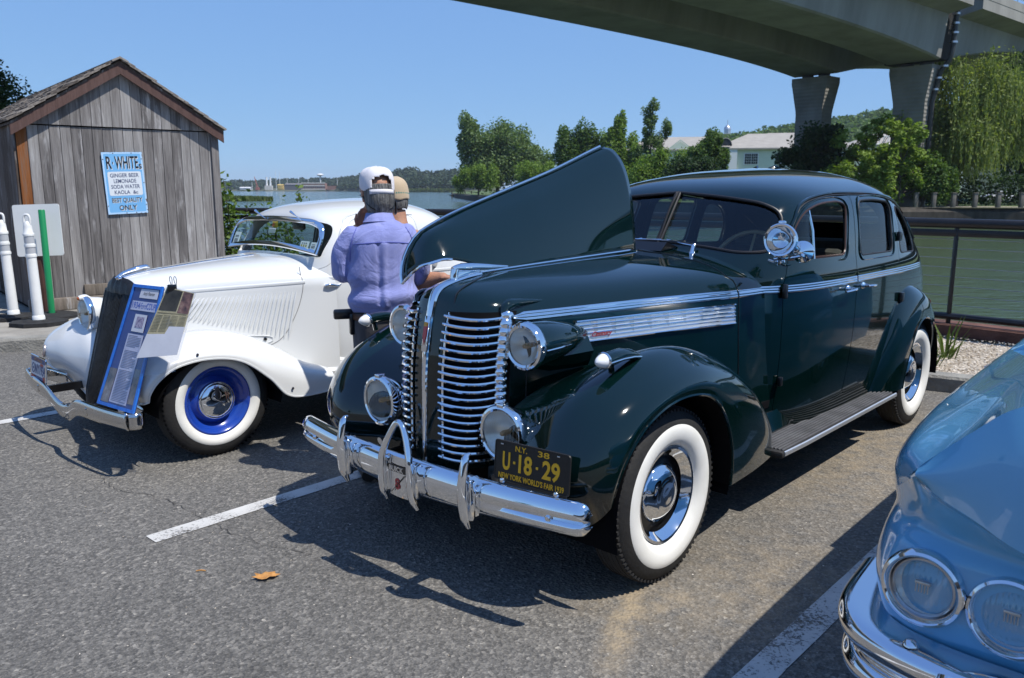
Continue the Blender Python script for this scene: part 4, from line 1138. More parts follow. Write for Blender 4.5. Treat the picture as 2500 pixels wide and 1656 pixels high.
for y in (-.385, .385):
    g = G(); gp = cr([(.735, y, .335), (.760, y, .40), (.768, y, .50), (.755, y, .59), (.742, y, .625), (.725, y, .63)], 22)
    g.tube(gp, np.interp(np.arange(22), [0, 3, 10, 19, 21], [.010, .020, .022, .017, .008]), 10, sq=(1.0, .9))
    P = []
    for t in np.linspace(-.075, .09, 8): P.append([(.70, y - .022, .455 + t), (.745, y - .018, .455 + t), (.745, y + .018, .455 + t), (.70, y + .022, .455 + t)])
    g.grid(np.array(P)); g.cbox((.735, y, .45), (.03, .06, .165), .012)
    g.obj('bumper_guard', chrome, bump)
g = G()
loop = cr([(.745, -.098, .335), (.772, -.092, .40), (.775, -.088, .52), (.765, -.070, .585), (.752, -.03, .662), (.750, 0, .684), (.752, .03, .662), (.765, .070, .585), (.775, .088, .52), (.772, .092, .40), (.745, .098, .335)], 60)
g.tube(loop, np.interp(np.arange(60), [0, 4, 20, 30, 40, 56, 59], [.011, .016, .015, .013, .015, .016, .011]), 10)
for y in (-.09, .09): g.cbox((.742, y, .45), (.04, .035, .15), .01)
g.obj('centre_guard', chrome, bump)
rows = []
for y in np.linspace(-.075, .075, 12):
    rows.append([(.742 + .012 * math.cos(y / .075 * 1.2) + math.cos(t) * .008, y, .45 + t / 1.25 * .087) for t in np.linspace(-1.25, 1.25, 14)])
g = G(); g.grid(np.array(rows)); medal = g.obj('bumper_medallion', chrome, bump)
Mm = frame((.7625, 0, .45), (0, 1, 0), (0, 0, 1))
g = G(); g.fan(rounded([(-.060, .022), (.060, .022), (.060, .052), (-.060, .052)], .003), 2, lambda p: np.array([p[0], p[1], .0015 - .07 * p[0] ** 2 * 10 * .1])); o = g.obj('name_plate', blackp, medal); o.matrix_local = Mm
lettering('name_letters', 'BUICK', chrome, medal, frame((.7645, -.008, .4755), (0, 1, 0), (0, 0, 1)), size=.030, width=.090, depth=.0008, thick=.0010)
lettering('number_emblem', '8', redp, medal, frame((.7635, -.004, .400), (0, 1, 0), (0, 0, 1)), size=.066, width=.030, depth=.0008, thick=.0014)
g = G(); g.tube([(.7655, -.040, .382), (.7655, .045, .468)], .0018, 5); g.obj('emblem_stroke', blackp, medal)
for y in (-.3, .3):
    g = G(); g.box((.55, y, .43), (.32, .03, .05)); g.obj('bumper_bracket', blackp, sedan, smooth=False)
g = G(); rowsb = [[(-4.18 - .06 * (1 - (y / .85) ** 2) - math.cos(t) * .035, y, .45 + math.sin(t) * .07) for t in np.linspace(-2, 2, 12)] for y in np.linspace(-.66, .66, 30)]
g.grid(np.array(rowsb)); g.obj('rear_bumper', chrome, sedan)

# ---- licence plate
plate = bpy.data.objects.new('licence_plate', None); COL.objects.link(plate); plate.parent = sedan
plate.matrix_local = frame((.655, .635, .618), (-.12, 1, -.012), (-.07, 0, 1))
pm = noisy('plate_black', [(.3, (.013, .012, .011)), (.7, (.022, .020, .018))], 30, 4, .42)
gold = noisy('plate_gold', [(.3, (.78, .40, .012)), (.7, (.88, .48, .025))], 60, 4, .5)
g = G(); g.prism([(x, y, -.003) for x, y in rounded([(-.168, -.077), (.168, -.077), (.168, .077), (-.168, .077)], .014)], (0, 0, .003)); g.obj('plate_panel', pm, plate)
g = G(); g.tube([(x, y, .0) for x, y in rounded([(-.165, -.074), (.165, -.074), (.165, .074), (-.165, .074)], .014)], .0028, 6, closed=True); g.obj('plate_border', pm, plate)
for s_, x, y, h, w_, th in (('N.Y.', -.047, .045, .030, .052, .0004), ('38', .052, .045, .030, .050, .0004), ('NEW YORK WORLD\'S FAIR 1939', .0, -.067, .030, .290, .0005)):
    lettering('plate_text', s_, gold, plate, Matrix.Translation((x, y, .0012)), size=h, width=w_, thick=th, depth=.0006)
for s_, x, w_ in (('U', -.112, .034), ('18', -.026, .060), ('29', .087, .076)):
    lettering('plate_number', s_, gold, plate, Matrix.Translation((x, -.031, .0012)), size=.094, width=w_, thick=.0026, depth=.0006)
for x in (-.076, .026):
    g = G(); g.cbox((x, .0, .001), (.010, .010, .002), .001); g.obj('plate_dot', gold, plate)
for x in (-.125, .115):
    g = G(); g.lathe([(0, .012), (.008, .010), (.012, .003), (.0125, 0)], (x, -.076, 0), (0, 0, 1), 14); g.obj('plate_bolt', chrome, plate)
for x, y in ((-.135, .062), (.115, .062)):
    g = G(); g.cbox((x, y, .0005), (.012, .005, .002), .001); g.obj('plate_slot', steel, plate)
g = G(); g.box((0, -.09, -.012), (.30, .02, .012)); g.box((-.1, -.12, -.03), (.02, .08, .012)); g.box((.1, -.12, -.03), (.02, .08, .012)); g.obj('plate_bracket', blackp, plate, smooth=False)
# horn peeping out beside the plate
g = G(); g.lathe([(.036, 0), (.034, .012), (.022, .03), (.018, .06), (.016, .12)], (.50, .545, .70), (-1, 0, 0), 18); g.lathe([(0, .014), (.018, .012), (.03, .004), (.036, 0)], (.50, .545, .70), (1, 0, 0), 18); g.obj('horn', chrome, sedan)

# ---- spotlight, mirror, handles, wipers, cowl vent
sp = bpy.data.objects.new('spotlight', None); COL.objects.link(sp); sp.parent = sedan
sp.matrix_local = frame((-1.02, .775, 1.375), (1, .18, .10), (-.18, 1, 0))
g = G(); g.lathe([(.074, 0), (.078, -.02), (.072, -.06), (.050, -.09), (.02, -.105), (.002, -.107)], (0, 0, 0), (1, 0, 0), 36); g.obj('lamp_shell', chrome, sp)
g = G(); g.lathe([(.070, -.004), (.080, -.010), (.083, .003), (.077, .012), (.068, .010), (.066, .0)], (0, 0, 0), (1, 0, 0), 36); g.cbox((-.01, 0, .085), (.03, .035, .02), .006); g.obj('lamp_rim', chrome, sp)
g = G(); g.lathe([(.067, .0), (.05, -.03), (.025, -.045), (.002, -.048)], (0, 0, 0), (1, 0, 0), 32); g.obj('reflector', mat('bright_reflector', (.85, .87, .9), .03, 1.0), sp)
g = G(); g.lathe([(.067, .004), (.04, .010), (.001, .013)], (0, 0, 0), (1, 0, 0), 32); g.obj('lamp_lens', glass_mat('clear_lens', (.95, .96, .96), .03), sp)
g = G(); g.tube(cr([(-.05, 0, -.07), (-.06, -.01, -.095), (-.09, -.03, -.11), (-.14, -.08, -.10)], 12), .014, 10); g.lathe([(.026, 0), (.022, .02), (.012, .03)], (-.06, -.01, -.105), (0, 0, 1), 18); g.obj('lamp_stem', chrome, sp)
mr_ = bpy.data.objects.new('side_mirror', None); COL.objects.link(mr_); mr_.parent = sedan
mr_.matrix_local = frame((-1.10, .855, 1.318), (1, .35, 0), (-.35, 1, 0))
g = G(); g.lathe([(.002, .024), (.03, .020), (.05, .008), (.054, -.004), (.050, -.012), (.002, -.012)], (0, 0, 0), (1, 0, 0), 32); g.obj('mirror_shell', chrome, mr_)
g = G(); g.tube(cr([(.02, 0, -.018), (.03, -.06, -.03), (.05, -.13, -.035)], 8), .007, 8); g.lathe([(.014, 0), (.010, .01), (.002, .014)], (.02, 0, -.018), (1, 0, 0), 14); g.obj('mirror_arm', chrome, mr_)
for i, (d, x0) in enumerate(((doors[0], -1.90), (doors[1], -2.13), (doors[2], -1.90), (doors[3], -2.13))):
    s = 1 if i < 2 else -1; dirn = 1 if i % 2 == 0 else -1
    yb = float(s_y(x0, 1.06)); g = G()
    g.lathe([(.022, 0), (.019, .008), (.011, .016), (.010, .045)], (x0, s * yb, 1.062), (0, s, 0), 16)
    g.tube(cr([(x0 - dirn * .02, s * (yb + .040), 1.062), (x0, s * (yb + .050), 1.063), (x0 + dirn * .06, s * (yb + .050), 1.060), (x0 + dirn * .125, s * (yb + .040), 1.056)], 14), np.interp(np.arange(14), [0, 3, 9, 13], [.008, .011, .010, .007]), 10, sq=(1.1, .8))
    g.obj('door_handle', chrome, d)
for x, z, y in ((-1.253, 1.098, .655), (-1.247, .62, .70)):
    g = G(); g.cbox((x, float(s_y(x - .02, z)) + .012, z), (.03, .022, .075 if z > 1 else .05), .006); g.obj('door_hinge', blackp, doors[0])
for x, z in ((-2.80, .93), (-2.82, 1.32)):
    g = G(); g.cbox((x, float(s_y(x, z)) + .014, z), (.05, .024, .06), .006); g.obj('door_hinge', blackp, doors[1])
for s in (1, -1):
    g = G(); b = np.array([float(s_x(.27, 1.30)) + .02, s * .25, 1.285])
    g.tube(cr([b + [.02, 0, -.015], b + [.012, 0, .02], b + [-.005, 0, .04]], 8), np.interp(np.arange(8), [0, 3, 7], [.022, .013, .010]), 10)
    g.tube([b + [0, 0, .035], b + [.0, -s * .06, .042], b + [.0, -s * .17, .062]], .0045, 6)
    g.tube([b + [.004, -s * .05, .055], b + [.004, -s * .30, .060]], .004, 5); g.obj('wiper', chrome, sedan)
vent = bpy.data.objects.new('cowl_vent', None); COL.objects.link(vent); vent.parent = sedan
g = G(); g.prism([(-.985, -.12, 1.295), (-.985, .12, 1.290), (-1.11, .135, 1.302), (-1.11, -.135, 1.302)], (0, 0, .004)); v1 = g.obj('vent_lid', green, vent)
v1.rotation_euler = (0, 0, 0)
g = G(); g.prism([(-.97, .13, 1.293), (-1.02, .135, 1.338), (-1.13, .135, 1.308)], (0, -.27, 0)); g.obj('vent_mouth', blackp, vent)
# steering wheel, seats and dashboard
sw = bpy.data.objects.new('steering_wheel', None); COL.objects.link(sw); sw.parent = sedan; sw.location = (-1.50, .36, 1.19); sw.rotation_euler = (0, R(-62 + 90 - 90), 0)
sw.rotation_euler = (0, R(-38), 0)
g = G(); a = np.linspace(0, 2 * PI, 40, endpoint=False); g.tube(np.stack([.0 * a, .215 * np.cos(a), .215 * np.sin(a)], 1), .013, 8, closed=True); sw.rotation_euler = (0, R(-28), 0); g.obj('wheel_rim', cream, sw)
g = G()
for t in (R(90), R(210), R(330)): g.tube([(0, 0, 0), (0, .2 * math.cos(t), .2 * math.sin(t))], .008, 6)
g.lathe([(.04, 0), (.03, .02), (0, .025)], (0, 0, 0), (-1, 0, 0), 14); g.obj('wheel_spoke', cream, sw)
g = G(); g.tube([(-1.48, .36, 1.19), (-1.05, .36, .95)], .02, 8); g.obj('steering_column', blackp, sedan)
g = G(); g.cbox((-1.22, 0, 1.16), (.12, 1.20, .16), .03); g.obj('dashboard', wood_trim, sedan)
for nm, x, w_, zt_ in (('front_seat', -1.95, 1.30, 1.22), ('rear_seat', -3.05, 1.30, 1.25)):
    g = G(); g.cbox((x, 0, .72), (.52, w_, .22), .06); g.cbox((x - .27, 0, .98), (.16, w_, .56), .06); g.obj(nm, leather, sedan)
g = G(); g.box((-2.4, 0, .50), (2.6, 1.35, .04)); g.obj('cabin_floor', dark, sedan, smooth=False)
# ================================================================ white 1930s coupe
COUPE_O = (-2.363, 5.404, 0.0); COUPE_A = R(-133.5)
coupe = thing('vintage_coupe', 'white two door 1930s coupe with blue wheels and its windshield swung open', 'car', COUPE_O, COUPE_A)
c_xf = pch([.28, 1.0, 1.10, 1.20, 1.37, 1.43, 1.475, 1.51, 1.535, 1.552], [-.775, -.78, -.815, -.86, -.935, -.965, -1.03, -1.14, -1.32, -1.62])
c_xr = pch([.28, .9, 1.0, 1.1, 1.2, 1.3, 1.4, 1.47, 1.51, 1.535, 1.552], [-2.9, -2.75, -2.62, -2.52, -2.46, -2.39, -2.27, -2.13, -2.0, -1.88, -1.68])
c_w = pch([.28, .6, .9, 1.0, 1.1, 1.25, 1.37, 1.43, 1.475, 1.51, 1.535, 1.552], [.655, .685, .685, .678, .662, .632, .592, .54, .455, .34, .21, .02])
c_pf = pch([.28, 1.0, 1.2, 1.4, 1.5, 1.552], [5, 5, 6, 5.5, 3.5, 2.2])
c_pr = pch([.28, 1.0, 1.4, 1.552], [3.0, 2.8, 2.4, 2.0])
C_XM = -1.72
def c_y(x, z):
    x = np.asarray(x, float); xf = c_xf(z); xr = c_xr(z)
    a = np.where(x > C_XM, np.clip((x - C_XM) / (xf - C_XM), 0, 1), np.clip((C_XM - x) / (C_XM - xr), 0, 1))
    p = np.where(x > C_XM, c_pf(z), c_pr(z))
    return c_w(z) * (1 - a ** p) ** (1 / p)
def c_x(y, z):
    p = c_pf(z); return C_XM + (c_xf(z) - C_XM) * (1 - np.clip(np.abs(y) / c_w(z), 0, 1) ** p) ** (1 / p)
def c_loop(z, n):
    t = np.linspace(0, PI, 1200); c = np.cos(t); p = np.where(c >= 0, float(c_pf(z)), float(c_pr(z)))
    x = C_XM + np.where(c >= 0, float(c_xf(z)) - C_XM, C_XM - float(c_xr(z))) * np.sign(c) * np.abs(c) ** (2 / p)
    y = float(c_w(z)) * np.abs(np.sin(t)) ** (2 / p)
    L = np.concatenate([[0], np.cumsum(np.hypot(np.diff(x), np.diff(y)))]); s = np.linspace(0, L[-1], n)
    P = np.stack([np.interp(s, L, x), np.interp(s, L, y), np.full(n, z)], 1)
    return np.vstack([P, mirror_y(P[1:-1])[::-1]])
zs = np.concatenate([np.linspace(.30, .98, 12), np.linspace(1.02, 1.40, 18), [1.42, 1.44, 1.458, 1.474, 1.488, 1.5, 1.511, 1.521, 1.53, 1.537, 1.543, 1.547, 1.550]])
NL = 70; g = G(); g.grid(np.array([c_loop(z, NL) for z in zs]), cv=True)
ring = 2 * NL - 2; top0 = (len(zs) - 1) * ring
g.v.append(np.array([[-1.65, 0, 1.5515]])); g.n += 1
g.f += [(top0 + j, top0 + (j + 1) % ring, g.n - 1) for j in range(ring)]; g.mi += [0] * ring
cbody = g.obj('body', whitep, coupe, sharp=None)
solidify(cbody, .022)
CUTP = coupe
CW = rounded([(-1.0, 1.07), (-1.64, 1.07), (-1.66, 1.37), (-1.36, 1.40), (-1.12, 1.36)], [.05, .06, .07, .2, .12])
CD = rounded([(-.83, 1.05), (-.81, .9), (-.765, .50), (-.85, .44), (-1.70, .44), (-1.75, 1.0), (-1.74, 1.42), (-1.40, 1.438), (-1.16, 1.41), (-.965, 1.10)], [.03, .1, .08, .08, .12, .05, .04, .2, .2, .05])
CQ = None
cdoors = []
for sgn in (1, -1):
    d = cbody.copy(); d.data = cbody.data.copy(); COL.objects.link(d); d.name = 'door'
    c = cutter_side(CD, y0=.35, sgn=sgn); boolean(d, c, 'INTERSECT'); remove(c)
    c = cutter_side(CW, y0=.35, sgn=sgn); boolean(d, c); remove(c); cdoors.append(d)
for sgn in (1, -1):
    c = cutter_side(grow(CD, .003), y0=.35, sgn=sgn); boolean(cbody, c); remove(c)
# windshield opening: rounded at the top, following the cowl at the bottom
CWS = rounded([(-.56, 1.150), (0, 1.178), (.56, 1.150), (.565, 1.30), (.535, 1.375), (.40, 1.405), (0, 1.418), (-.40, 1.405), (-.535, 1.375), (-.565, 1.30)], [.02, .4, .02, .08, .06, .1, .3, .1, .06, .08])
g = G(); g.prism([(-1.25, y, z) for y, z in CWS], (.9, 0, 0)); c = g.obj('cutter', None, coupe, sharp=None); boolean(cbody, c); remove(c)
RW2 = rounded([(-.30, 1.26), (.30, 1.26), (.28, 1.42), (-.28, 1.42)], .07)
g = G(); g.prism([(-2.9, y, z) for y, z in RW2], (.9, 0, 0)); c = g.obj('cutter', None, coupe, sharp=None); boolean(cbody, c); remove(c)
def c_side(P, off=0.0, s=1): return np.array([[x, s * (float(c_y(x, z)) + off), z] for x, z in P])
for k, s in ((0, 1), (1, -1)):
    g = G(); g.fan(grow(CW, .004), 4, lambda p: np.array([p[0], s * (float(c_y(p[0], p[1])) - .018), p[1]])); g.obj('window_glass', carglass, cdoors[k])
    g = G(); g.tube(c_side(grow(CW, -.003), -.003, s), .006, 6, closed=True); g.obj('window_seal', rubber_trim, cdoors[k])
    g = G(); g.tube(c_side(cr([(-.84, 1.01), (-1.2, 1.015), (-1.735, 1.01)], 24), .002, s), .010, 8, sq=(.6, 1.2)); g.obj('belt_moulding', whitep, cdoors[k])
    b = np.array([-.905, s * float(c_y(-.905, .965)), .965]); g = G()
    g.lathe([(.024, 0), (.022, .008), (.010, .014), (.009, .042)], b, (0, s, 0), 18)
    g.tube(cr([b + [.012, s * .04, 0], b + [-.03, s * .052, .004], b + [-.08, s * .05, -.006], b + [-.115, s * .045, .002]], 14), np.interp(np.arange(14), [0, 4, 13], [.009, .011, .006]), 10); g.obj('door_handle', chrome, cdoors[k])
    g = G(); g.tube(c_side(cr([(-1.76, 1.01), (-2.2, 1.0), (-2.52, .985)], 20), .002, s), .010, 8, sq=(.6, 1.2)); g.obj('belt_moulding', whitep, coupe)
    g = G(); g.tube(c_side(cr([(-1.02, 1.22), (-1.10, 1.37), (-1.18, 1.43), (-1.40, 1.452), (-1.75, 1.43)], 20), .004, s), .006, 6); g.obj('drip_rail', whitep, coupe)
g = G(); g.fan(RW2, 3, lambda p: np.array([float(C_XM - (C_XM - c_xr(p[1])) * (1 - (abs(p[0]) / c_w(p[1])) ** c_pr(p[1])) ** (1 / c_pr(p[1]))) + .012, p[0], p[1]])); g.obj('rear_window', carglass, coupe)

# hood
CHC = [
 [(.215, 0, 1.062), (.05, 0, 1.090), (-.35, 0, 1.128), (-.75, 0, 1.155), (-.90, 0, 1.166)],
 [(.212, .07, 1.060), (.05, .10, 1.086), (-.35, .17, 1.121), (-.75, .25, 1.148), (-.92, .28, 1.157)],
 [(.206, .15, 1.045), (.05, .20, 1.063), (-.35, .315, 1.090), (-.75, .43, 1.115), (-.95, .47, 1.125)],
 [(.203, .205, 1.012), (.05, .258, 1.020), (-.35, .40, 1.042), (-.75, .54, 1.062), (-.98, .585, 1.07)],
 [(.207, .226, .965), (.05, .280, .967), (-.35, .428, .982), (-.75, .583, .998), (-.98, .632, 1.0)],
 [(.222, .23, .90), (.05, .286, .90), (-.35, .436, .90), (-.75, .59, .90), (-.98, .642, .90)],
 [(.30, .22, .65), (.10, .29, .65), (-.35, .452, .65), (-.75, .605, .62), (-.98, .652, .60)],
 [(.40, .195, .36), (.15, .28, .38), (-.35, .47, .40), (-.75, .62, .38), (-.98, .655, .36)]]
CH = sweep_rows(CHC, 54, 6)
g = G(); g.grid(CH); g.grid(mirror_y(CH)); chood = g.obj('hood', whitep, coupe, sharp=None)
bmw = bmesh.new(); bmw.from_mesh(chood.data); bmesh.ops.remove_doubles(bmw, verts=bmw.verts[:], dist=.0004); bmesh.ops.recalc_face_normals(bmw, faces=bmw.faces[:]); bmw.to_mesh(chood.data); bmw.free()
g = G(); g.tube([(.20, 0, 1.066), (.05, 0, 1.092), (-.35, 0, 1.130), (-.72, 0, 1.155)], .007, 8, sq=(1.4, .7)); g.obj('hood_hinge', chrome, coupe)
def chood_y(x, z):
    j = int(np.argmin(np.abs(CH[27, :, 2] - z))); c = CH[:, j]; return float(np.interp(x, c[::-1, 0], c[::-1, 1]))
def csurf(x, z):
    best = []
    for j in range(20, CH.shape[1]):
        c = CH[:, j]; best.append((float(np.interp(x, c[::-1, 0], c[::-1, 2])), float(np.interp(x, c[::-1, 0], c[::-1, 1]))))
    best = np.array(sorted(best)); return float(np.interp(z, best[:, 0], best[:, 1]))
for s in (1, -1):
    g = G(); g.tube([(x, s * (csurf(x, np.interp(x, [-.78, .2], [.998, .965])) + .001), np.interp(x, [-.78, .2], [.998, .965])) for x in np.linspace(.20, -.765, 34)], .010, 8, sq=(.7, 1.2)); g.obj('belt_moulding', whitep, coupe)
    # pressed louvres, leaning with the hood's rear edge
    for i in range(25):
        t = i / 24; xt = -.105 - t * .60; zt = .925 + .018 * t; xb = .0 - t * .63; zb = .800 - .185 * t
        pts = cr([(xt + (xb - xt) * q, zt + (zb - zt) * q) for q in (0, .5, 1)], 12)
        P = np.array([[x, s * (csurf(x, z) + .003), z] for x, z in pts])
        g = G(); g.tube(P, np.interp(np.arange(12), [0, 2, 9, 11], [.003, .0095, .0085, .002]), 8, sq=(1.0, 1.0)); g.obj('louvre', whitep, coupe)
    g = G(); seam = [(-.745, 1.10), (-.752, 1.0), (-.735, .90), (-.69, .78), (-.62, .66), (-.55, .60), (-.46, .585), (-.3, .63), (-.1, .72)]
    g.tube([(x, s * (csurf(x, z) + .001), z) for x, z in cr(seam, 50)], .0026, 5); g.obj('hood_seam', mat('seam_shadow', (.25, .25, .25), .8), coupe)
    g = G(); ly = csurf(-.5, .625); g.tube([(x, s * (csurf(x, z) + .004), z) for x, z in cr([(-.36, .665), (-.365, .625), (-.45, .60), (-.53, .615), (-.52, .648), (-.36, .665)], 20)], .004, 6); g.obj('latch_boss', whitep, coupe)
    g = G(); g.lathe([(.001, .012), (.010, .010), (.012, 0)], (-.49, s * csurf(-.49, .63), .63), (0, s, 0), 12); g.obj('latch_knob', blackp, coupe)

# grille with a black cover
gc = bpy.data.objects.new('grille', None); COL.objects.link(gc); gc.parent = coupe
vinyl = noisy('black_vinyl', [(.3, (.008, .008, .009)), (.7, (.018, .018, .019))], 14, 5, .42, .35, 22)
def gp(u, v):        # u across -1..1, v up 0..1
    half = np.interp(v, [0, .12, .5, .9, 1], [.09, .165, .19, .205, .20])
    x = np.interp(v, [0, 1], [.455, .225]) + .030 * (1 - u * u) * (1 - .3 * v); z = np.interp(v, [0, 1], [.235, 1.0])
    return np.array([x, u * half, z])
g = G(); g.grid(np.array([[gp(u, v) - [.012, 0, 0] for u in np.linspace(-1, 1, 15)] for v in np.linspace(0, 1, 16)])); g.obj('grille_backing', dark, gc)
for u in np.linspace(-.95, .95, 23):
    g = G(); g.tube([gp(u, v) for v in np.linspace(.02, .99, 14)], .006, 6, sq=(.7, 1.2)); g.obj('grille_bar', vinyl, gc)
g = G(); rows = []
for t in np.linspace(0, 1, 9):
    row = []
    for u in np.linspace(-1, 1, 19):
        a = gp(u, .955) + [.008, 0, 0]; k = abs(u)
        b = np.array([.218 - .012 * k ** 3, u * .222, 1.066 - .018 * k ** 2 - .075 * k ** 6])
        m = (a + b) / 2 + [.022 * (1 - .5 * k), 0, .012]
        row.append((1 - t) ** 2 * a + 2 * t * (1 - t) * m + t * t * b + [0.004 * math.sin(u * 17 + t * 3), 0, .003 * math.sin(u * 11)])
    rows.append(row)
g.grid(np.array(rows)); g.obj('grille_cover', vinyl, gc)
g = G()
for s in (1, -1): g.tube([gp(s * 1.02, v) + [-.004, s * .006, 0] for v in np.linspace(0, .97, 14)], .013, 8)
g.tube([gp(u, 0) for u in np.linspace(-1, 1, 9)], .012, 8); g.obj('grille_edge', vinyl, gc)
g = G(); oc = cr([(.25, 0, 1.062), (.20, 0, 1.088), (.13, 0, 1.108), (.06, 0, 1.122), (.03, 0, 1.112)], 24)
g.tube(oc, np.interp(np.arange(24), [0, 5, 14, 21, 23], [.006, .016, .021, .019, .008]), 12, sq=(1.1, .75))
g.tube(cr([(.24, 0, 1.055), (.14, 0, 1.078), (.05, 0, 1.092)], 10), np.interp(np.arange(10), [0, 9], [.022, .014]), 10, sq=(1.3, .6)); g.obj('hood_ornament', chrome, coupe)

# fenders
EI = [(.385, .205, .22), (.375, .225, .41), (.34, .245, .56), (.22, .28, .66), (0, .34, .70), (-.25, .425, .665), (-.45, .505, .565), (-.62, .585, .45), (-.76, .64, .40)]
EM = [(.385, .36, .285), (.405, .39, .45), (.365, .42, .61), (.27, .46, .715), (.02, .505, .752), (-.24, .55, .705), (-.45, .595, .605), (-.62, .645, .485), (-.77, .68, .43)]
EC = [(.405, .55, .345), (.455, .59, .495), (.415, .62, .635), (.285, .65, .738), (.03, .675, .768), (-.22, .692, .72), (-.44, .71, .612), (-.62, .735, .495), (-.775, .76, .437)]
ES = [(.445, .705, .395), (.490, .74, .505), (.45, .765, .61), (.31, .785, .692), (.06, .80, .716), (-.18, .807, .668), (-.40, .818, .56), (-.60, .832, .465), (-.775, .842, .42)]
EO = [(.455, .80, .415), (.47, .832, .492), (.415, .85, .572), (.30, .862, .642), (.08, .868, .662), (-.14, .868, .618), (-.345, .868, .50), (-.55, .872, .41), (-.78, .878, .38)]
EL = [(.435, .822, .425), (.435, .85, .475), (.385, .865, .547), (.275, .872, .612), (.085, .877, .632), (-.12, .877, .588), (-.30, .877, .455), (-.42, .878, .325), (-.56, .882, .293), (-.79, .885, .300)]
def edge_roll(P, parent, r, m):
    g = G(); g.tube(P[0], r, 6); g.obj('front_edge', m, parent)
for sgn in (1, -1):
    fo, FP = fender('front_fender', [EI, EM, EC, ES, EO, EL], 64, 7, whitep, coupe, sgn); edge_roll(FP, fo, .007, whitep)
    g = G(); a = np.linspace(R(-5), R(195), 20); g.grid(np.array([[(.40 * math.cos(t) - .01, sgn * y, .345 + .30 * math.sin(t)) for y in (.83, .42)] for t in a])); g.obj('wheel_arch_liner', dark, coupe)
    for x, y, z in ((.155, .872, .668), (-.455, .884, .36)):
        g = G(); g.lathe([(.001, .008), (.007, .006), (.009, 0)], (x, sgn * y, z), (0, sgn, 0), 10); g.obj('fender_bolt', mat('bolt_dark', (.06, .06, .08), .4, .8), fo)
    rx = -2.845
    QI = [(-2.18, .60, .32), (-2.26, .61, .52), (-2.42, .61, .72), (-2.65, .60, .82), (-2.9, .57, .80), (-3.12, .53, .68), (-3.28, .50, .50), (-3.34, .48, .34)]
    QC = [(-2.20, .74, .315), (-2.28, .75, .52), (-2.45, .755, .72), (-2.68, .75, .81), (-2.92, .735, .785), (-3.15, .71, .66), (-3.32, .68, .48), (-3.37, .66, .33)]
    QO = [(-2.30, .84, .31), (-2.37, .85, .48), (-2.50, .86, .63), (-2.68, .865, .71), (-2.90, .86, .69), (-3.10, .84, .58), (-3.24, .81, .44), (-3.29, .79, .32)]
    QL = [(-2.44, .87, .305), (-2.46, .875, .44), (-2.55, .88, .57), (-2.70, .88, .64), (-2.88, .88, .62), (-3.04, .86, .53), (-3.16, .83, .42), (-3.20, .81, .32)]
    fender('rear_fender', [QI, QC, QO, QL], 50, 7, whitep, coupe, sgn)
    g = G(); a = np.linspace(R(-5), R(185), 18); g.grid(np.array([[(rx + .40 * math.cos(t), sgn * y, .345 + .30 * math.sin(t)) for y in (.82, .42)] for t in a])); g.obj('wheel_arch_liner', dark, coupe)
    g = G(); g.cbox((-1.50, sgn * .765, .305), (1.46, .23, .03), .01); rbd = g.obj('running_board', rubber, coupe)
    for i in range(9):
        g = G(); g.tube([(-.79, sgn * (.675 + .022 * i), .322), (-2.2, sgn * (.675 + .022 * i), .322)], .006, 5); g.obj('rib', rubber, rbd)
    g = G(); g.grid(np.array([[(x, sgn * (float(c_y(min(x, -.86), .42)) + .003), .45), (x, sgn * .68, .37), (x, sgn * .665, .31)] for x in np.linspace(-.72, -2.25, 12)])); g.obj('sill_panel', whitep, coupe)
    g = G(); g.tube([(x, sgn * (float(c_y(min(x, -.86), .42)) + .008), .425) for x in np.linspace(-.60, -2.25, 20)], .012, 8); g.obj('sill_moulding', whitep, coupe)
    h = headlight(coupe, (.300, sgn * .450, .787), .112, .27, (1, sgn * .02, -.01), whitep, 'bowl', .015)
    h.name = 'headlight'
    g = G(); g.tube(cr([(-.10, 0, -.07), (-.12, sgn * -.01, -.12), (-.13, sgn * -.03, -.20)], 10), np.interp(np.arange(10), [0, 9], [.035, .05]), 12, sq=(1, .7)); g.obj('lamp_stand', whitep, h)
    g = G(); g.tube(cr([(-.06, 0, .088), (-.02, 0, .108), (.0, 0, .113), (.03, 0, .108)], 10), np.interp(np.arange(10), [0, 5, 9], [.012, .022, .018]), 10); g.obj('signal_shell', whitep, h)
    g = G(); g.lathe([(.001, .014), (.008, .012), (.014, .004), (.015, 0)], (.028, 0, .108), (1, 0, .1), 14); g.obj('signal_lens', mat('orange_lens', (.45, .10, .015), .12, 0, .5, .6), h)
    g = G(); g.tube(cr([(-.13, -sgn * .04, -.04), (-.15, -sgn * .1, -.13), (-.13, -sgn * .16, -.20), (-.1, -sgn * .23, -.215)], 16), .006, 6); g.obj('lamp_cable', blackp, h)
for x in (0, -2.845):
    for sgn in (1, -1): wheel(coupe, x, .708, .345, sgn, 'coupe')
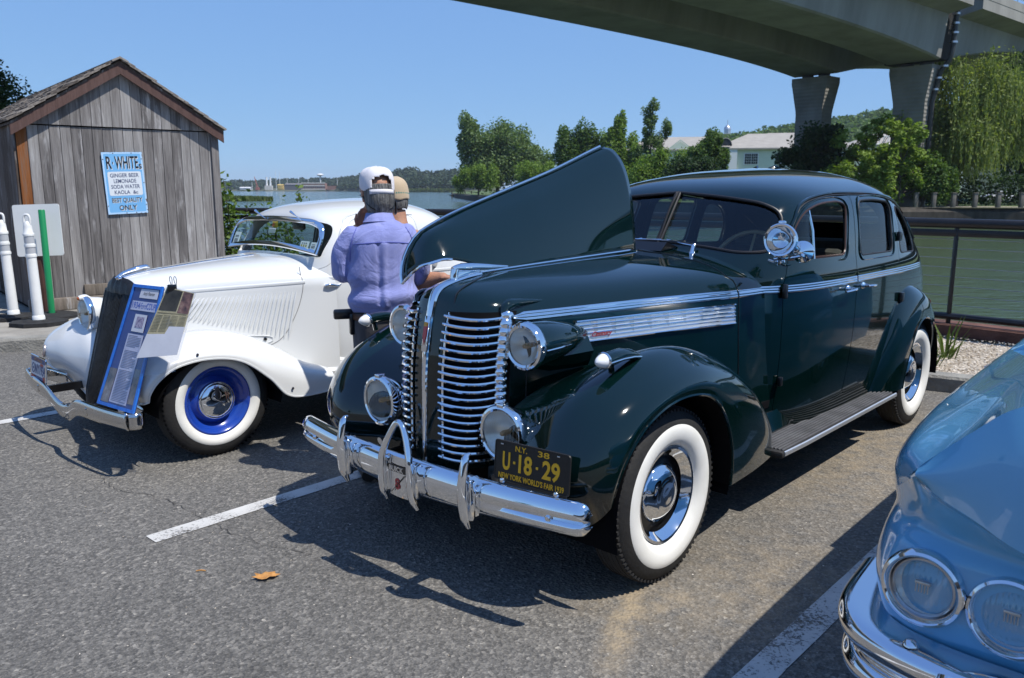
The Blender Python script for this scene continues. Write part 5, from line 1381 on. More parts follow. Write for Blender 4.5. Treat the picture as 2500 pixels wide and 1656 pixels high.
# tail deck
DK = [[(-2.35, 0, 1.16), (-2.65, 0, 1.085), (-3.0, 0, .96), (-3.3, 0, .74), (-3.42, 0, .45)], [(-2.30, .30, 1.13), (-2.6, .29, 1.06), (-2.96, .27, .935), (-3.25, .25, .72), (-3.37, .25, .44)],
      [(-2.22, .53, 1.04), (-2.55, .48, .98), (-2.9, .43, .86), (-3.18, .39, .66), (-3.29, .38, .42)], [(-2.15, .665, .90), (-2.5, .60, .86), (-2.84, .53, .76), (-3.1, .48, .6), (-3.2, .46, .40)], [(-2.12, .675, .5), (-2.5, .62, .5), (-2.82, .55, .48), (-3.05, .5, .43), (-3.15, .48, .36)]]
P = sweep_rows(DK, 30, 6); g = G(); g.grid(P); g.grid(mirror_y(P)); g.obj('tail_deck', whitep, coupe, sharp=None)
g = G(); g.box((-1.5, 0, .30), (3.4, 1.05, .08)); g.box((-.3, 0, .45), (1.0, .40, .3)); g.obj('underbody', dark, coupe, smooth=False)
# front bumper with a dipped centre, curled ends and plate
g = G(); ys = np.linspace(-.86, .86, 80); rows = []
for y in ys:
    u = abs(y) / .86; x = .640 - .060 * u ** 3 - .02 * math.exp(-(y / .12) ** 2); zc = .335 - .085 * math.exp(-(abs(y) / .19) ** 2.4) + .01 * u
    row = []
    for t in np.linspace(-1, 1, 9): row.append((x + .012 * (1 - t * t) - .003, y, zc + t * .050))
    rows.append(row)
g.grid(np.array(rows)); cb = g.obj('front_bumper', mat('worn_chrome', (.62, .61, .60), .08, 1.0), coupe); solidify(cb, .006)
soften(MATS['worn_chrome'], .04, .16, 8)
for s in (1, -1):
    g = G(); P = cr([(.578, s * .855, .345), (.555, s * .885, .345), (.51, s * .885, .345), (.46, s * .80, .345), (.44, s * .62, .345), (.43, s * .50, .345)], 24)
    g.grid(np.array([[p + [0, 0, t] for t in (-.045, -.02, .02, .045)] for p in P])); o = g.obj('bumper_return', MATS['worn_chrome'], cb); solidify(o, .006)
    for y in (s * .42,):
        g = G(); g.cbox((.640, y, .335), (.012, .012, .05), .004); g.obj('bumper_bolt', MATS['worn_chrome'], cb)
    g = G(); g.box((.35, s * .36, .33), (.5, .03, .05)); g.obj('bumper_bracket', blackp, coupe, smooth=False)
# licence plate and enamel disc
cpl = bpy.data.objects.new('licence_plate', None); COL.objects.link(cpl); cpl.parent = coupe
cpl.matrix_local = frame((.615, -.46, .455), (.02, 1, 0), (-.1, 0, 1))
g = G(); g.prism([(x, y, -.004) for x, y in rounded([(-.155, -.078), (.155, -.078), (.155, .078), (-.155, .078)], .01)], (0, 0, .004)); g.obj('plate_panel', mat('plate_white', (.68, .68, .69), .35), cpl)
g = G(); g.tube([(x, y, 0) for x, y in rounded([(-.155, -.078), (.155, -.078), (.155, .078), (-.155, .078)], .01)], .006, 6, closed=True); g.obj('plate_frame', chrome, cpl)
plb = mat('plate_blue', (.04, .07, .20), .4); plr = mat('plate_red', (.45, .05, .03), .4); plo = mat('plate_orange', (.50, .20, .04), .4)
g = G(); g.prism([(-.150, .042, .0005), (.150, .042, .0005), (.150, .073, .0005), (-.150, .073, .0005)], (0, 0, .001)); g.obj('plate_header', plb, cpl)
lettering('plate_text', 'HISTORICAL', plo, cpl, Matrix.Translation((.0, .048, .0022)), size=.026, width=.17, thick=.0006)
lettering('plate_number', 'NY1934', plb, cpl, Matrix.Translation((.035, -.035, .0012)), size=.088, width=.205, thick=.0025)
g = G(); g.lathe([(.034, .001), (.026, .001)], (-.105, -.004, .0005), (0, 0, 1), 24); g.lathe([(.010, .001), (.001, .001)], (-.105, -.004, .0005), (0, 0, 1), 12); g.obj('plate_emblem', plb, cpl)
for x0, x1, y0, y1 in ((-.15, -.06, -.073, -.05), (.09, .15, -.073, -.04), (.04, .10, .02, .04)):
    g = G(); g.prism([(x0, y0, .0004), (x1, y0, .0004), (x1, y1, .0004), (x0, y1, .0004)], (0, 0, .0006)); g.obj('plate_flag', plr, cpl)
g = G(); g.prism([(-.10, -.073, .0004), (.09, -.073, .0004), (.09, -.05, .0004), (-.10, -.05, .0004)], (0, 0, .0006)); g.obj('plate_footer', plb, cpl)
g = G(); g.lathe([(.001, .010), (.045, .010), (.050, .006), (.050, 0)], (.475, -.765, .520), (.93, -.25, .2), 26); ds = g.obj('enamel_disc', mat('disc_metal', (.5, .42, .40), .3, .6), coupe)
g = G(); g.lathe([(.040, .0112), (.030, .0112)], (.475, -.765, .520), (.93, -.25, .2), 26); g.obj('disc_ring', plr, ds)
# opened windshield: wide chrome frame hinged at the top
ws = bpy.data.objects.new('windshield', None); COL.objects.link(ws); ws.parent = coupe
def wx(y, z): return -.835 - (z - 1.22) * .42 - .10 * y * y
WO = rounded([(-.615, 1.172), (-.3, 1.207), (0, 1.219), (.3, 1.207), (.615, 1.172), (.62, 1.29), (.585, 1.378), (.45, 1.415), (0, 1.432), (-.45, 1.415), (-.585, 1.378), (-.62, 1.29)], [.012, .2, .3, .2, .012, .1, .07, .1, .3, .1, .07, .1])
WI = grow(WO, -.034)
g = G(); m_ = len(WO)
f3 = lambda P, o: np.array([[wx(y, z) + o, y, z] for y, z in P])
g.grid(np.stack([f3(WO, -.008), f3(WO, .004), f3(grow(WO, -.008), .012), f3(grow(WO, -.026), .012), f3(WI, .006), f3(WI, -.006)], 0).transpose(1, 0, 2), cu=True)
g.obj('windshield_frame', chrome, ws)
g = G(); g.fan(grow(WI, .004), 4, lambda p: np.array([wx(p[0], p[1]), p[0], p[1]])); g.obj('windshield_glass', carglass, ws)
stk = mat('pale_sticker', (.50, .60, .55), .5); ink = mat('dark_ink', (.04, .05, .06), .6)
def sticker(y, z, w_, h_, rows_, m=stk):
    Mx = frame((wx(y, z) + .004, y, z), (0, 1, 0), (-.42, 0, 1)); Mx = Mx
    g = G(); g.prism([(a, b, 0) for a, b in rounded([(-w_, -h_), (w_, -h_), (w_, h_), (-w_, h_)], .008)], (0, 0, .0012)); o = g.obj('sticker', m, ws, smooth=False); o.matrix_local = Mx
    for i, (dy, hh, ww, mm) in enumerate(rows_):
        g = G()
        n_ = max(3, int(ww / .012))
        for q in range(n_):
            x0 = -ww + 2 * ww * q / n_; g.prism([(x0, dy, .0014), (x0 + 1.3 * ww / n_, dy, .0014), (x0 + 1.3 * ww / n_, dy + hh, .0014), (x0, dy + hh, .0014)], (0, 0, .0005))
        p = g.obj('sticker_print', mm, o, smooth=False)
sticker(-.50, 1.245, .042, .055, [(.012, .016, .026, ink), (-.035, .036, .026, ink)])
sticker(.455, 1.232, .052, .034, [(.016, .007, .036, ink), (-.008, .018, .042, mat('olive_ink', (.25, .24, .05), .6)), (-.024, .007, .03, ink)])
sticker(.555, 1.222, .036, .040, [(.020, .006, .02, ink), (-.004, .018, .022, ink), (-.028, .012, .02, ink)])
g = G(); g.prism([(wx(.02, 1.38) + .003, -.02, 1.345), (wx(.02, 1.38) + .003, .05, 1.345), (wx(.02, 1.39) + .003, .05, 1.392), (wx(.02, 1.39) + .003, -.02, 1.392)], (.0015, 0, 0)); g.obj('yellow_sticker', mat('yellow_sticker_paint', (.62, .42, .02), .5), ws, smooth=False)
lettering('sticker_letter', 'H', plr, ws, frame((wx(.0, 1.37) + .008, .0, 1.352), (0, 1, 0), (-.42, 0, 1)), size=.04, width=.025, thick=.002)
g = G(); g.prism([(wx(.02, 1.32) + .003, -.04, 1.305), (wx(.02, 1.32) + .003, .05, 1.305), (wx(.02, 1.35) + .003, .05, 1.340), (wx(.02, 1.35) + .003, -.04, 1.340)], (.0015, 0, 0)); g.obj('white_sticker', mat('clear_sticker', (.62, .64, .62), .5), ws, smooth=False)
for y in (-.20, .28):
    b = np.array([wx(y, 1.40) + .02, y, 1.412]); g = G()
    g.tube([b + [0, .09, -.005], b + [.012, .045, .02], b + [.02, 0, .045], b + [.022, -.012, .052]], [.003, .004, .009, .010], 8)
    g.tube([b + [-.004, .075, -.012], b + [-.008, .24, -.022]], .004, 6); g.obj('wiper', chrome, coupe)
g = G(); g.cbox((-1.02, .14, 1.355), (.03, .15, .055), .015); g.tube([(-1.02, .14, 1.36), (-1.0, .14, 1.43)], .008, 6); g.obj('rear_view_mirror', blackp, coupe)
g = G(); g.cbox((-.98, 0, 1.08), (.16, 1.12, .13), .03); g.obj('dashboard', mat('grey_dash', (.28, .30, .31), .4), coupe)
g = G(); g.cbox((-1.72, 0, .72), (.5, 1.15, .2), .05); g.cbox((-1.98, 0, 1.0), (.16, 1.15, .5), .05); g.obj('seat', leather, coupe)
g = G(); a = np.linspace(0, 2 * PI, 36, endpoint=False); g.tube(np.stack([-1.27 + .08 * np.cos(a), .32 + .19 * np.sin(a), 1.08 + .17 * np.cos(a)], 1), .012, 8, closed=True); g.obj('steering_wheel', blackp, coupe)
g = G(); g.box((-1.5, 0, .46), (1.5, 1.2, .04)); g.obj('cabin_floor', dark, coupe, smooth=False)

# ---- show board and newspaper leaning on the coupe (things of their own)
CM = Matrix.Translation(COUPE_O) @ Matrix.Rotation(COUPE_A, 4, 'Z')
def cw(p): return np.array(CM @ Vector(p))
tl, tr, bl, br = (np.array(p) for p in ((.325, .505, 1.060), (.285, .80, 1.063), (.570, .46, .387), (.535, .875, .395)))
def bq(u, v, off=0.0):
    p = (bl * (1 - u) + br * u) * (1 - v) + (tl * (1 - u) + tr * u) * v
    return cw(p + np.array([.93, .06, .30]) * off)
board = thing('display_board', 'blue framed display board of typed history leaning on the black grille of the white coupe', 'display board', tuple(bq(.5, 0)))
BI = Matrix.Translation(-Vector(bq(.5, 0)))
def quad_obj(name, uv, m, parent, off, thick, base, inv):
    a, b = base(0, 0, 0), None
    P = [base(u, v, off) for u, v in uv]; Q = [base(u, v, off + thick) for u, v in uv]; n_ = len(uv)
    g = G(); g.add(np.array(P + Q), [tuple(range(n_))[::-1], tuple(range(n_, 2 * n_))] + [(i, (i + 1) % n_, n_ + (i + 1) % n_, n_ + i) for i in range(n_)])
    o = g.obj(name, m, parent, smooth=False); o.matrix_local = inv; return o
def rect(u0, u1, v0, v1): return [(u0, v0), (u1, v0), (u1, v1), (u0, v1)]
navy = noisy('navy_card', [(.3, (.022, .034, .15)), (.7, (.030, .048, .20))], 7, 4, .35, coat=.3)
bluetape = noisy('blue_tape', [(.3, (.015, .12, .52)), (.7, (.03, .18, .62))], 40, 4, .35)
paper = noisy('white_paper', [(.3, (.52, .53, .58)), (.7, (.58, .59, .64))], 9, 3, .6)
lpaper = noisy('mauve_paper', [(.3, (.40, .42, .55)), (.7, (.46, .48, .60))], 9, 3, .5)
quad_obj('board_panel', rect(0, 1, 0, 1), navy, board, 0, .012, bq, BI)
for uv in (rect(-.015, .035, -.01, 1.01), rect(.965, 1.015, -.01, 1.01), rect(0, 1, -.012, .012), rect(0, 1, .982, 1.008)): quad_obj('tape_edge', uv, bluetape, board, .008, .010, bq, BI)
quad_obj('title_card', rect(.30, .90, .90, .975), paper, board, .0125, .001, bq, BI)
quad_obj('title_card', rect(.12, 1.0 - .02, .795, .872), lpaper, board, .0125, .001, bq, BI)
quad_obj('photo_card', rect(.34, .72, .62, .765), paper, board, .0125, .001, bq, BI)
quad_obj('photo_print', rect(.42, .66, .655, .745), noisy('mauve_print', [(.35, (.10, .07, .15)), (.6, (.40, .36, .45))], 60, 6, .5), board, .0138, .0008, bq, BI)
quad_obj('text_sheet', rect(.28, .76, .03, .60), lpaper, board, .0125, .001, bq, BI)
txt = mat('grey_type', (.16, .17, .24), .6)
for i in range(44):
    v = .585 - i * .0125
    if i in (8, 9, 22): continue
    quad_obj('type_line', rect(.32, .72 if i % 7 else .6, v - .0022, v + .0022), txt, board, .0137, .0005, bq, BI)
quad_obj('photo_print', rect(.04, .26, .02, .30), noisy('brown_print', [(.3, (.03, .028, .035)), (.6, (.16, .12, .11)), (.8, (.28, .26, .26))], 12, 6, .25, coat=.4), board, .0125, .001, bq, BI)
quad_obj('photo_print', rect(.78, .95, .05, .33), noisy('brown_print2', [(.3, (.05, .035, .035)), (.55, (.20, .15, .13)), (.8, (.30, .22, .20))], 9, 6, .25, coat=.4), board, .0125, .001, bq, BI)
def blet(s, u, v, w_, h_, m, parent, base, inv, off=.0142, shear=0, thick=0.0):
    o_ = Vector(base(u, v, off)); ux = Vector(base(u + .1, v, off)) - o_; uy = Vector(base(u, v + .05, off)) - o_
    o = lettering('lettering', s, m, parent, inv @ frame(o_, ux, uy), size=h_, width=w_, shear=shear, thick=thick); return o
bink = mat('blue_ink', (.05, .10, .42), .5)
blet('1934', .28, .812, .085, .052, bink, board, bq, BI, thick=.0008)
blet('Ford', .53, .812, .075, .050, bink, board, bq, BI, shear=.4)
blet('COUPE', .80, .812, .105, .052, bink, board, bq, BI, thick=.0006)
blet('Andy Pateman', .60, .925, .12, .030, ink, board, bq, BI, shear=.5)
n00, n10, n01, n11 = (np.array(p) for p in ((.480, .845, .715), (.360, 1.082, .746), (.325, .925, 1.085), (.250, 1.090, 1.056)))
def nq(u, v, off=0.0):
    p = (n00 * (1 - u) + n10 * u) * (1 - v) + (n01 * (1 - u) + n11 * u) * v
    return cw(p + np.array([.80, .45, .30]) * off)
news = thing('newspaper_page', 'yellowed newspaper page in clear vinyl clipped in front of the coupe fender', 'newspaper', tuple(nq(.5, 0)))
NI = Matrix.Translation(-Vector(nq(.5, 0)))
newsp = noisy('old_newsprint', [(.35, (.30, .27, .16)), (.5, (.36, .32, .20)), (.7, (.42, .38, .25))], 70, 6, .7, vec=(1, 1, 3))
quad_obj('vinyl_sleeve', rect(-.06, 1.06, -.36, 1.02), clear_vinyl, news, .0, .0012, nq, NI)
quad_obj('newsprint', rect(0, 1, .30, 1.0), newsp, news, .002, .001, nq, NI)
quad_obj('white_sheet', [(0, -.06), (1, -.06), (1, .42), (.55, .42), (.50, .30), (.48, .30), (0, .30)], paper, news, .0032, .001, nq, NI)
quad_obj('news_photo', rect(.04, .60, .66, .985), noisy('dark_print', [(.3, (.015, .015, .012)), (.6, (.06, .055, .045)), (.8, (.16, .15, .12))], 10, 6, .5), news, .0032, .0006, nq, NI)
quad_obj('news_photo', rect(.64, .985, .64, .99), noisy('warm_print', [(.3, (.03, .025, .03)), (.55, (.18, .10, .09)), (.75, (.35, .27, .20))], 26, 6, .5), news, .0032, .0006, nq, NI)
for i in range(4):
    for k in range(12):
        v = .585 - k * .022
        if v < .33 or (i >= 2 and v < .43): continue
        quad_obj('type_line', rect(.04 + i * .24, .04 + i * .24 + .20, v - .004, v + .004), mat('news_ink', (.17, .15, .09), .7), news, .0032, .0004, nq, NI)
quad_obj('headline', rect(.05, .95, .615, .630), mat('news_ink', (.17, .15, .09), .7), news, .0032, .0004, nq, NI)
cp = Vector(nq(.18, 1.0)); g = G(); g.cbox((0, 0, 0), (.05, .02, .04), .006); clipo = g.obj('binder_clip', blackp, news)
clipo.matrix_local = NI @ Matrix.Translation(cp)
for dx in (-.004, .02):
    g = G(); g.tube(cr([(dx, 0, .015), (dx - .008, .0, .05), (dx - .002, 0, .066), (dx + .006, 0, .05), (dx + .004, 0, .015)], 16), .0022, 5); w_ = g.obj('clip_wire', steel, clipo)
# ================================================================ trees, bridge, buildings across the water
def at(u, Y, z=0.0): return (far(u, Y), Y, z)
def E_(w, h, z0, kind='round', rg=None, n=4):
    """crown ellipsoids for a tree of crown width w, top height h, crown base z0"""
    c = (h + z0) / 2; r = (h - z0) / 2
    if kind == 'round': return [(0, 0, c, w * .42, w * .42, r * .86), (w * .18, 0, c + r * .25, w * .30, w * .3, r * .62), (-w * .2, w * .1, c - r * .1, w * .30, w * .3, r * .6), (.05 * w, -.1 * w, c - r * .4, w * .36, w * .36, r * .5)]
    if kind == 'tall': return [(0, 0, c - r * .25, w * .42, w * .42, r * .72), (w * .08, 0, c + r * .42, w * .27, w * .27, r * .5), (-w * .2, 0, c - r * .1, w * .25, w * .25, r * .5), (w * .22, 0, c - r * .3, w * .26, w * .26, r * .45)]
    if kind == 'twin': return [(-w * .20, 0, c + r * .2, w * .22, w * .3, r * .8), (w * .18, 0, c - r * .05, w * .3, w * .32, r * .72), (0, 0, c - r * .45, w * .46, w * .4, r * .55)]
GT = 'trees along the far bank'
tree('poplar_tree', 'tall grey green poplar leading the row on the left bank point', at(1215, 232), [(-7.6, 0, 16.5, 3.6, 4, 6.4), (-4.5, 0, 11, 6.5, 6, 7), (2.5, 0, 12, 7.0, 6, 9.3), (8, 0, 8.5, 5.5, 5, 6), (12, 1, 6.5, 4.5, 4, 5), (-1, -2, 6, 9, 5, 5)], 46000, .72, LM['poplar'], .45, GT, 3, 26)
tree('shrub_tree', 'bright yellow green small tree at the tip of the left bank', at(1168, 222), [(2, 0, 5.0, 3.8, 3.5, 4.2), (-2, 0, 4.2, 3.2, 3, 3.6), (-4.6, 1, 3.2, 2.6, 2.6, 2.8)], 11000, .48, LM['bright'], .25, GT, 5, 18)
tree('shrub_tree', 'yellow green low tree between the poplar and the raised hood', at(1285, 205), [(0, 0, 4.2, 3.8, 3.2, 3.8), (4, 1, 4.8, 3.4, 3.2, 4.0)], 10000, .48, LM['bright'], .25, GT, 6, 18)
tree('bank_tree', 'leafy mid green tree with a square top above the raised hood', at(1420, 185), [(-2.8, 0, 9.4, 3.0, 3.2, 5.8), (1.4, 0, 10.0, 3.0, 3.2, 6.6), (-1, 0, 6, 5.4, 4, 5)], 26000, .58, LM['oak'], .4, GT, 7, 22)
tree('bank_tree', 'pointed bright green tree just right of the square topped one', at(1508, 182), [(.2, 0, 13.2, 1.6, 2, 4.6), (-1.6, 0, 9.5, 2.6, 2.6, 5.4), (2.3, 0, 8.2, 2.6, 2.6, 5.0), (0, 0, 5, 4.4, 3.6, 4)], 25000, .56, LM['bright'], .35, GT, 8, 22)
tree('slender_tree', 'tall slender poplar with gaps of sky in its crown', at(1588, 150), [(0, 0, 15.0, 1.7, 1.6, 2.3), (-.9, 0, 12.2, 1.5, 1.4, 2.1), (2.4, 0, 11.6, 1.2, 1.2, 2.3), (.2, 0, 9.3, 2.0, 1.6, 2.2), (-1.6, 0, 7.6, 1.6, 1.4, 1.8), (2.2, 0, 7.4, 1.6, 1.4, 2.0), (.4, 0, 4.6, 2.6, 2, 2.8)], 10500, .40, LM['poplar'], .22, GT, 9, 12, .46)
tree('bank_tree', 'olive green bushy tree below the slender poplar', at(1612, 140), [(-2.2, 0, 3.4, 3.0, 2.6, 3.8), (1.4, 0, 4.4, 3.2, 2.8, 4.2), (4.4, 1, 4.0, 3.2, 2.8, 4.0)], 15000, .42, LM['bright'], .3, GT, 10, 20)
tree('bank_tree', 'round topped green tree standing before the pale building', at(1728, 136), [(.4, 0, 8.3, 1.7, 2.0, 2.8), (-1.3, 0, 6.2, 2.0, 2.2, 3.0), (1.6, 0, 6.0, 1.7, 2.0, 2.6)], 15000, .42, LM['oak'], .3, GT, 11, 20)
tree('bush_tree', 'dense dark bush in front of the round topped green tree', at(1700, 118), [(-2.2, 0, 2.8, 2.6, 2.4, 2.8), (1.2, 0, 3.3, 2.4, 2.4, 3.0), (3.3, 0, 2.5, 1.8, 2.0, 2.5)], 16000, .38, LM['dark'], .3, GT, 12, 20)
tree('bank_tree', 'dark broad leaved tree hiding the foot of the left bridge pier', at(1985, 80), [(0, 0, 5.2, 2.5, 2.2, 2.6), (-1.7, 0, 3.8, 2.1, 2, 1.8), (1.4, 0, 6.3, 1.6, 1.5, 1.4), (1.8, 0, 3.4, 2.2, 2, 2.0), (-.4, 0, 2.2, 2.8, 2.2, 1.8)], 14000, .38, LM['dark'], .25, GT, 13, 16)
tree('locust_tree', 'feathery light green locust between the two bridge piers', at(2105, 78), [(-1.5, 0, 5.6, 2.4, 2.2, 1.5), (1.6, 0, 6.9, 2.2, 2, 1.4), (0, 0, 4.0, 3.0, 2.4, 1.5), (3.0, 0, 4.6, 2.2, 2, 1.6)], 6500, .33, LM['locust'], .16, GT, 14, 22, .28)
tree('locust_tree', 'yellow green locust in front of the right bridge pier', at(2195, 75.5), [(.3, 0, 5.9, 1.7, 1.8, 2.2), (-1.5, 0, 3.8, 2.2, 2.0, 2.0), (1.5, 0, 3.2, 2.0, 2, 2.2)], 6000, .33, LM['locust'], .18, GT, 15, 22, .27)
tree('willow_tree', 'big weeping willow drooping over the far bank at right', at(2325, 79.5), [(-1.2, 0, 10.2, 3.6, 3.4, 3.4), (2.4, 0, 10.8, 3.2, 3.4, 3.4), (-3.6, 0, 7.6, 2.6, 2.6, 3.0), (5.0, 1, 8.6, 3.0, 3, 3.6), (0, -1, 7.0, 4.4, 3.4, 3.8)], 24000, .36, LM['willow'], .5, GT, 16, 18, .50, willow=True)
tree('bank_tree', 'dark leafy tree behind the willow at the right edge', at(2500, 88), [(0, 0, 12.2, 3.4, 3.2, 3.2), (-3.0, 0, 11.4, 2.6, 2.6, 2.6), (2.6, 0, 9.0, 3.6, 3.2, 4), (0, 0, 6, 4, 3.4, 4)], 18000, .42, LM['oak'], .4, GT, 17, 20)
tree('oak_tree', 'dark oak crown showing behind the shed roof', at(10, 38), [(0, 0, 5.6, 1.5, 1.5, 1.7), (1.0, 0, 5.2, 1.2, 1.2, 1.5), (-1.4, 0, 4.6, 1.6, 1.6, 2)], 12000, .16, LM['dark'], .2, None, 18, 20)
tree('bank_tree', 'low olive tree at the foot of the willow', at(2255, 76), [(0, 0, 2.6, 1.9, 1.7, 2.4), (1.8, .5, 2.0, 1.6, 1.6, 1.9)], 7000, .32, LM['oak'], .14, GT, 19, 16)
tree('bush_tree', 'light green bush under the locusts behind the sedan roof', at(2060, 76), [(0, 0, 1.9, 2.2, 1.8, 2.0), (3.4, 0, 1.8, 2.2, 1.8, 1.9)], 8000, .32, LM['locust'], .12, GT, 20, 16)
# hedge and bollards of the waterside path at right
hb = np.random.default_rng(77); px_ = hb.uniform(far(2150, 84), far(2900, 80), 9000); C = np.stack([px_, 84.0 - (px_ - 38) * .12 + hb.normal(0, .5, 9000), hb.uniform(.1, 3.0, 9000)], 1)  # hedge raised and darkened: shade under the willow put into height and colour
o = quad_mesh('hedge', leaves(C, .34, hb), LM['dark']); o['kind'] = 'stuff'; tag(o, 'hedge behind the waterside path at right, tall and dark for shade under the willow', 'hedge')
concp = noisy('bollard_concrete', [(.3, (.12, .11, .095)), (.7, (.19, .175, .15))], 4, 5, .9)
bol = []
BLAB = ['leftmost concrete bollard, beside the willow trunk', 'second concrete bollard from the left across the water', 'third concrete bollard from the left across the water', 'third concrete bollard from the right picture edge', 'second concrete bollard from the right picture edge', 'concrete bollard nearest the right picture edge']
for i, u in enumerate((2238, 2282, 2330, 2383, 2440, 2497)):
    Y = 74.4 - (u - 2238) * .006
    if not bol:
        g = G(); g.cbox((0, 0, .62), (.34, .34, 1.24), .04); g.cbox((0, 0, 1.27), (.42, .42, .09), .02); o = g.obj('bollard', concp); bol.append(o)
    else: o = bol[0].copy(); COL.objects.link(o); bol.append(o)
    o.location = (far(u, Y), Y, 0); tag(o, BLAB[i], 'bollard', 'bollards along the far path')
for i, (u, Y, c, lb) in enumerate(((2300, 103, (.10, .16, .38), 'blue car parked behind the willow trunk'), (2440, 101, (.55, .57, .60), 'pale car parked at the right behind the far path'))):
    t = thing('parked_car', lb, 'car', (far(u, Y), Y, 0), R(8), 'cars parked across the water')
    m_ = mat('far_paint%d' % i, c, .3, 0, .5, .5); g = G()
    sec = [(-2.1, .30, .62), (-1.9, .28, .85), (-1.0, .28, .95), (-.6, .28, 1.38), (.7, .28, 1.40), (1.2, .28, .95), (2.0, .28, .80), (2.15, .3, .55)]
    g.grid(np.array([[(x, -.82, zb), (x, -.86, (zb + zt_) * .5), (x, -.66, zt_), (x, .66, zt_), (x, .86, (zb + zt_) * .5), (x, .82, zb)] for x, zb, zt_ in sec])); g.obj('body', m_, t)
    g = G(); g.box((.05, 0, 1.18), (1.5, 1.66, .26)); g.obj('window', blackp, t)
    for x in (-1.3, 1.3):
        for y in (-.78, .78):
            g = G(); g.lathe([(.001, -.1), (.31, -.1), (.32, 0), (.31, .1), (.001, .1)], (x, y, .32), (0, 1, 0), 16); g.obj('wheel', rubber, t)

# ---- bridge
bconc = noisy('bridge_concrete', [(.25, (.18, .175, .16)), (.5, (.26, .255, .235)), (.75, (.33, .325, .30))], .35, 8, .9, .12, 6, vec=(1, 1, .25))
def pier_mat():
    m = bpy.data.materials.new('pier_concrete'); n, l, b = nodes_of(m); mp = tex_coord(n, l)
    w = add(n, 'ShaderNodeTexWave', wave_type='BANDS', bands_direction='Z', Scale=.9); nz = add(n, 'ShaderNodeTexNoise', Scale=.5, Detail=7.0)
    l.new(mp.outputs[0], w.inputs['Vector']); l.new(mp.outputs[0], nz.inputs['Vector'])
    r = ramp(n, [(.3, (.17, .165, .15)), (.7, (.29, .28, .255))]); l.new(nz.outputs['Fac'], r.inputs['Fac']); l.new(r.outputs[0], b.inputs['Base Color'])
    b.inputs['Roughness'].default_value = .9; bp = add(n, 'ShaderNodeBump', Strength=.5, Distance=.06); l.new(w.outputs['Fac'], bp.inputs['Height']); l.new(bp.outputs['Normal'], b.inputs['Normal']); return m
pierm = pier_mat()
BA = np.array([-.76, -.65]); BN = np.array([.65, -.76])
bridge = thing('road_bridge', 'tall concrete box girder road bridge crossing overhead to two piers', 'bridge', (34.7, 82.9, 0))
BO = np.array([34.7, 82.9])
def bw(s, n, z): q = BA * s + BN * n; return (q[0], q[1], z)
zsof = lambda s: 13.0 + 1.55 * (1 - math.exp(-max(s, 0) / 14.0)) if s >= 0 else 13.0 + 3.9 * (1 - math.exp(s / 17.0))
DECK = 18.2
for nc, nm in ((-5.6, 'far'), (4.5, 'near')):
    for s0, s1 in ((-1, -78), (1, 110)) if nm == 'near' else ((-78, 110),):
        ss = np.linspace(s0, s1, 46) if nm == 'near' else np.linspace(s0, s1, 90)
        rows = []
        for s in ss:
            zb = zsof(s)
            rows.append([bw(s, nc - 4.9, DECK - .9), bw(s, nc - 2.9, DECK - 1.3), bw(s, nc - 2.5, zb + .12), bw(s, nc - 2.3, zb), bw(s, nc + 2.3, zb), bw(s, nc + 2.5, zb + .12), bw(s, nc + 2.9, DECK - 1.3), bw(s, nc + 4.9, DECK - .9), bw(s, nc + 4.9, DECK), bw(s, nc - 4.9, DECK)])
        g = G(); g.grid(np.array(rows), cv=True); k = g.n
        g.f += [tuple(range(10))[::-1], tuple(range(k - 10, k))]; g.mi += [0, 0]; g.obj('girder', bconc, bridge, sharp=25)
    for sd in (-1, 1):
        nn = nc + sd * 4.75; g = G()
        P = [[bw(s, nn - .18, DECK), bw(s, nn - .18, DECK + .75), bw(s, nn + .18, DECK + .75), bw(s, nn + .18, DECK)] for s in np.linspace(-78, 110, 60)]
        g.grid(np.array(P), cv=True); g.obj('parapet', bconc, bridge, sharp=25)
        g = G()
        for z in (DECK + 1.15, DECK + 1.5): g.tube([bw(s, nn, z) for s in np.linspace(-78, 110, 30)], .05, 5)
        g.obj('parapet_rail', steel, bridge)
        for s in np.linspace(-76, 60, 52):
            g = G(); p = bw(s, nn, 0); g.box((p[0], p[1], DECK + 1.1), (.08, .08, .8)); g.obj('rail_post', steel, bridge, smooth=False)
jt = mat('joint_dark', (.02, .02, .02), .9)
g = G(); P = [[bw(s, 4.5 + 2.92 * (1 if z > 14 else .86), z) for s in (-1.0, 1.0)] for z in (13.2, DECK - 1.3)]
g.add([bw(-.99, 1.9, 13.1), bw(.99, 1.9, 13.1), bw(.99, 6.9, 13.2), bw(-.99, 6.9, 13.2), bw(-.99, 1.9, DECK - .5), bw(.99, 1.9, DECK - .5), bw(.99, 7.1, DECK - 1.0), bw(-.99, 7.1, DECK - 1.0)], [(0, 1, 2, 3), (4, 5, 6, 7), (0, 1, 5, 4), (1, 2, 6, 5), (2, 3, 7, 6), (3, 0, 4, 7)])
g.obj('expansion_joint', jt, bridge, smooth=False)
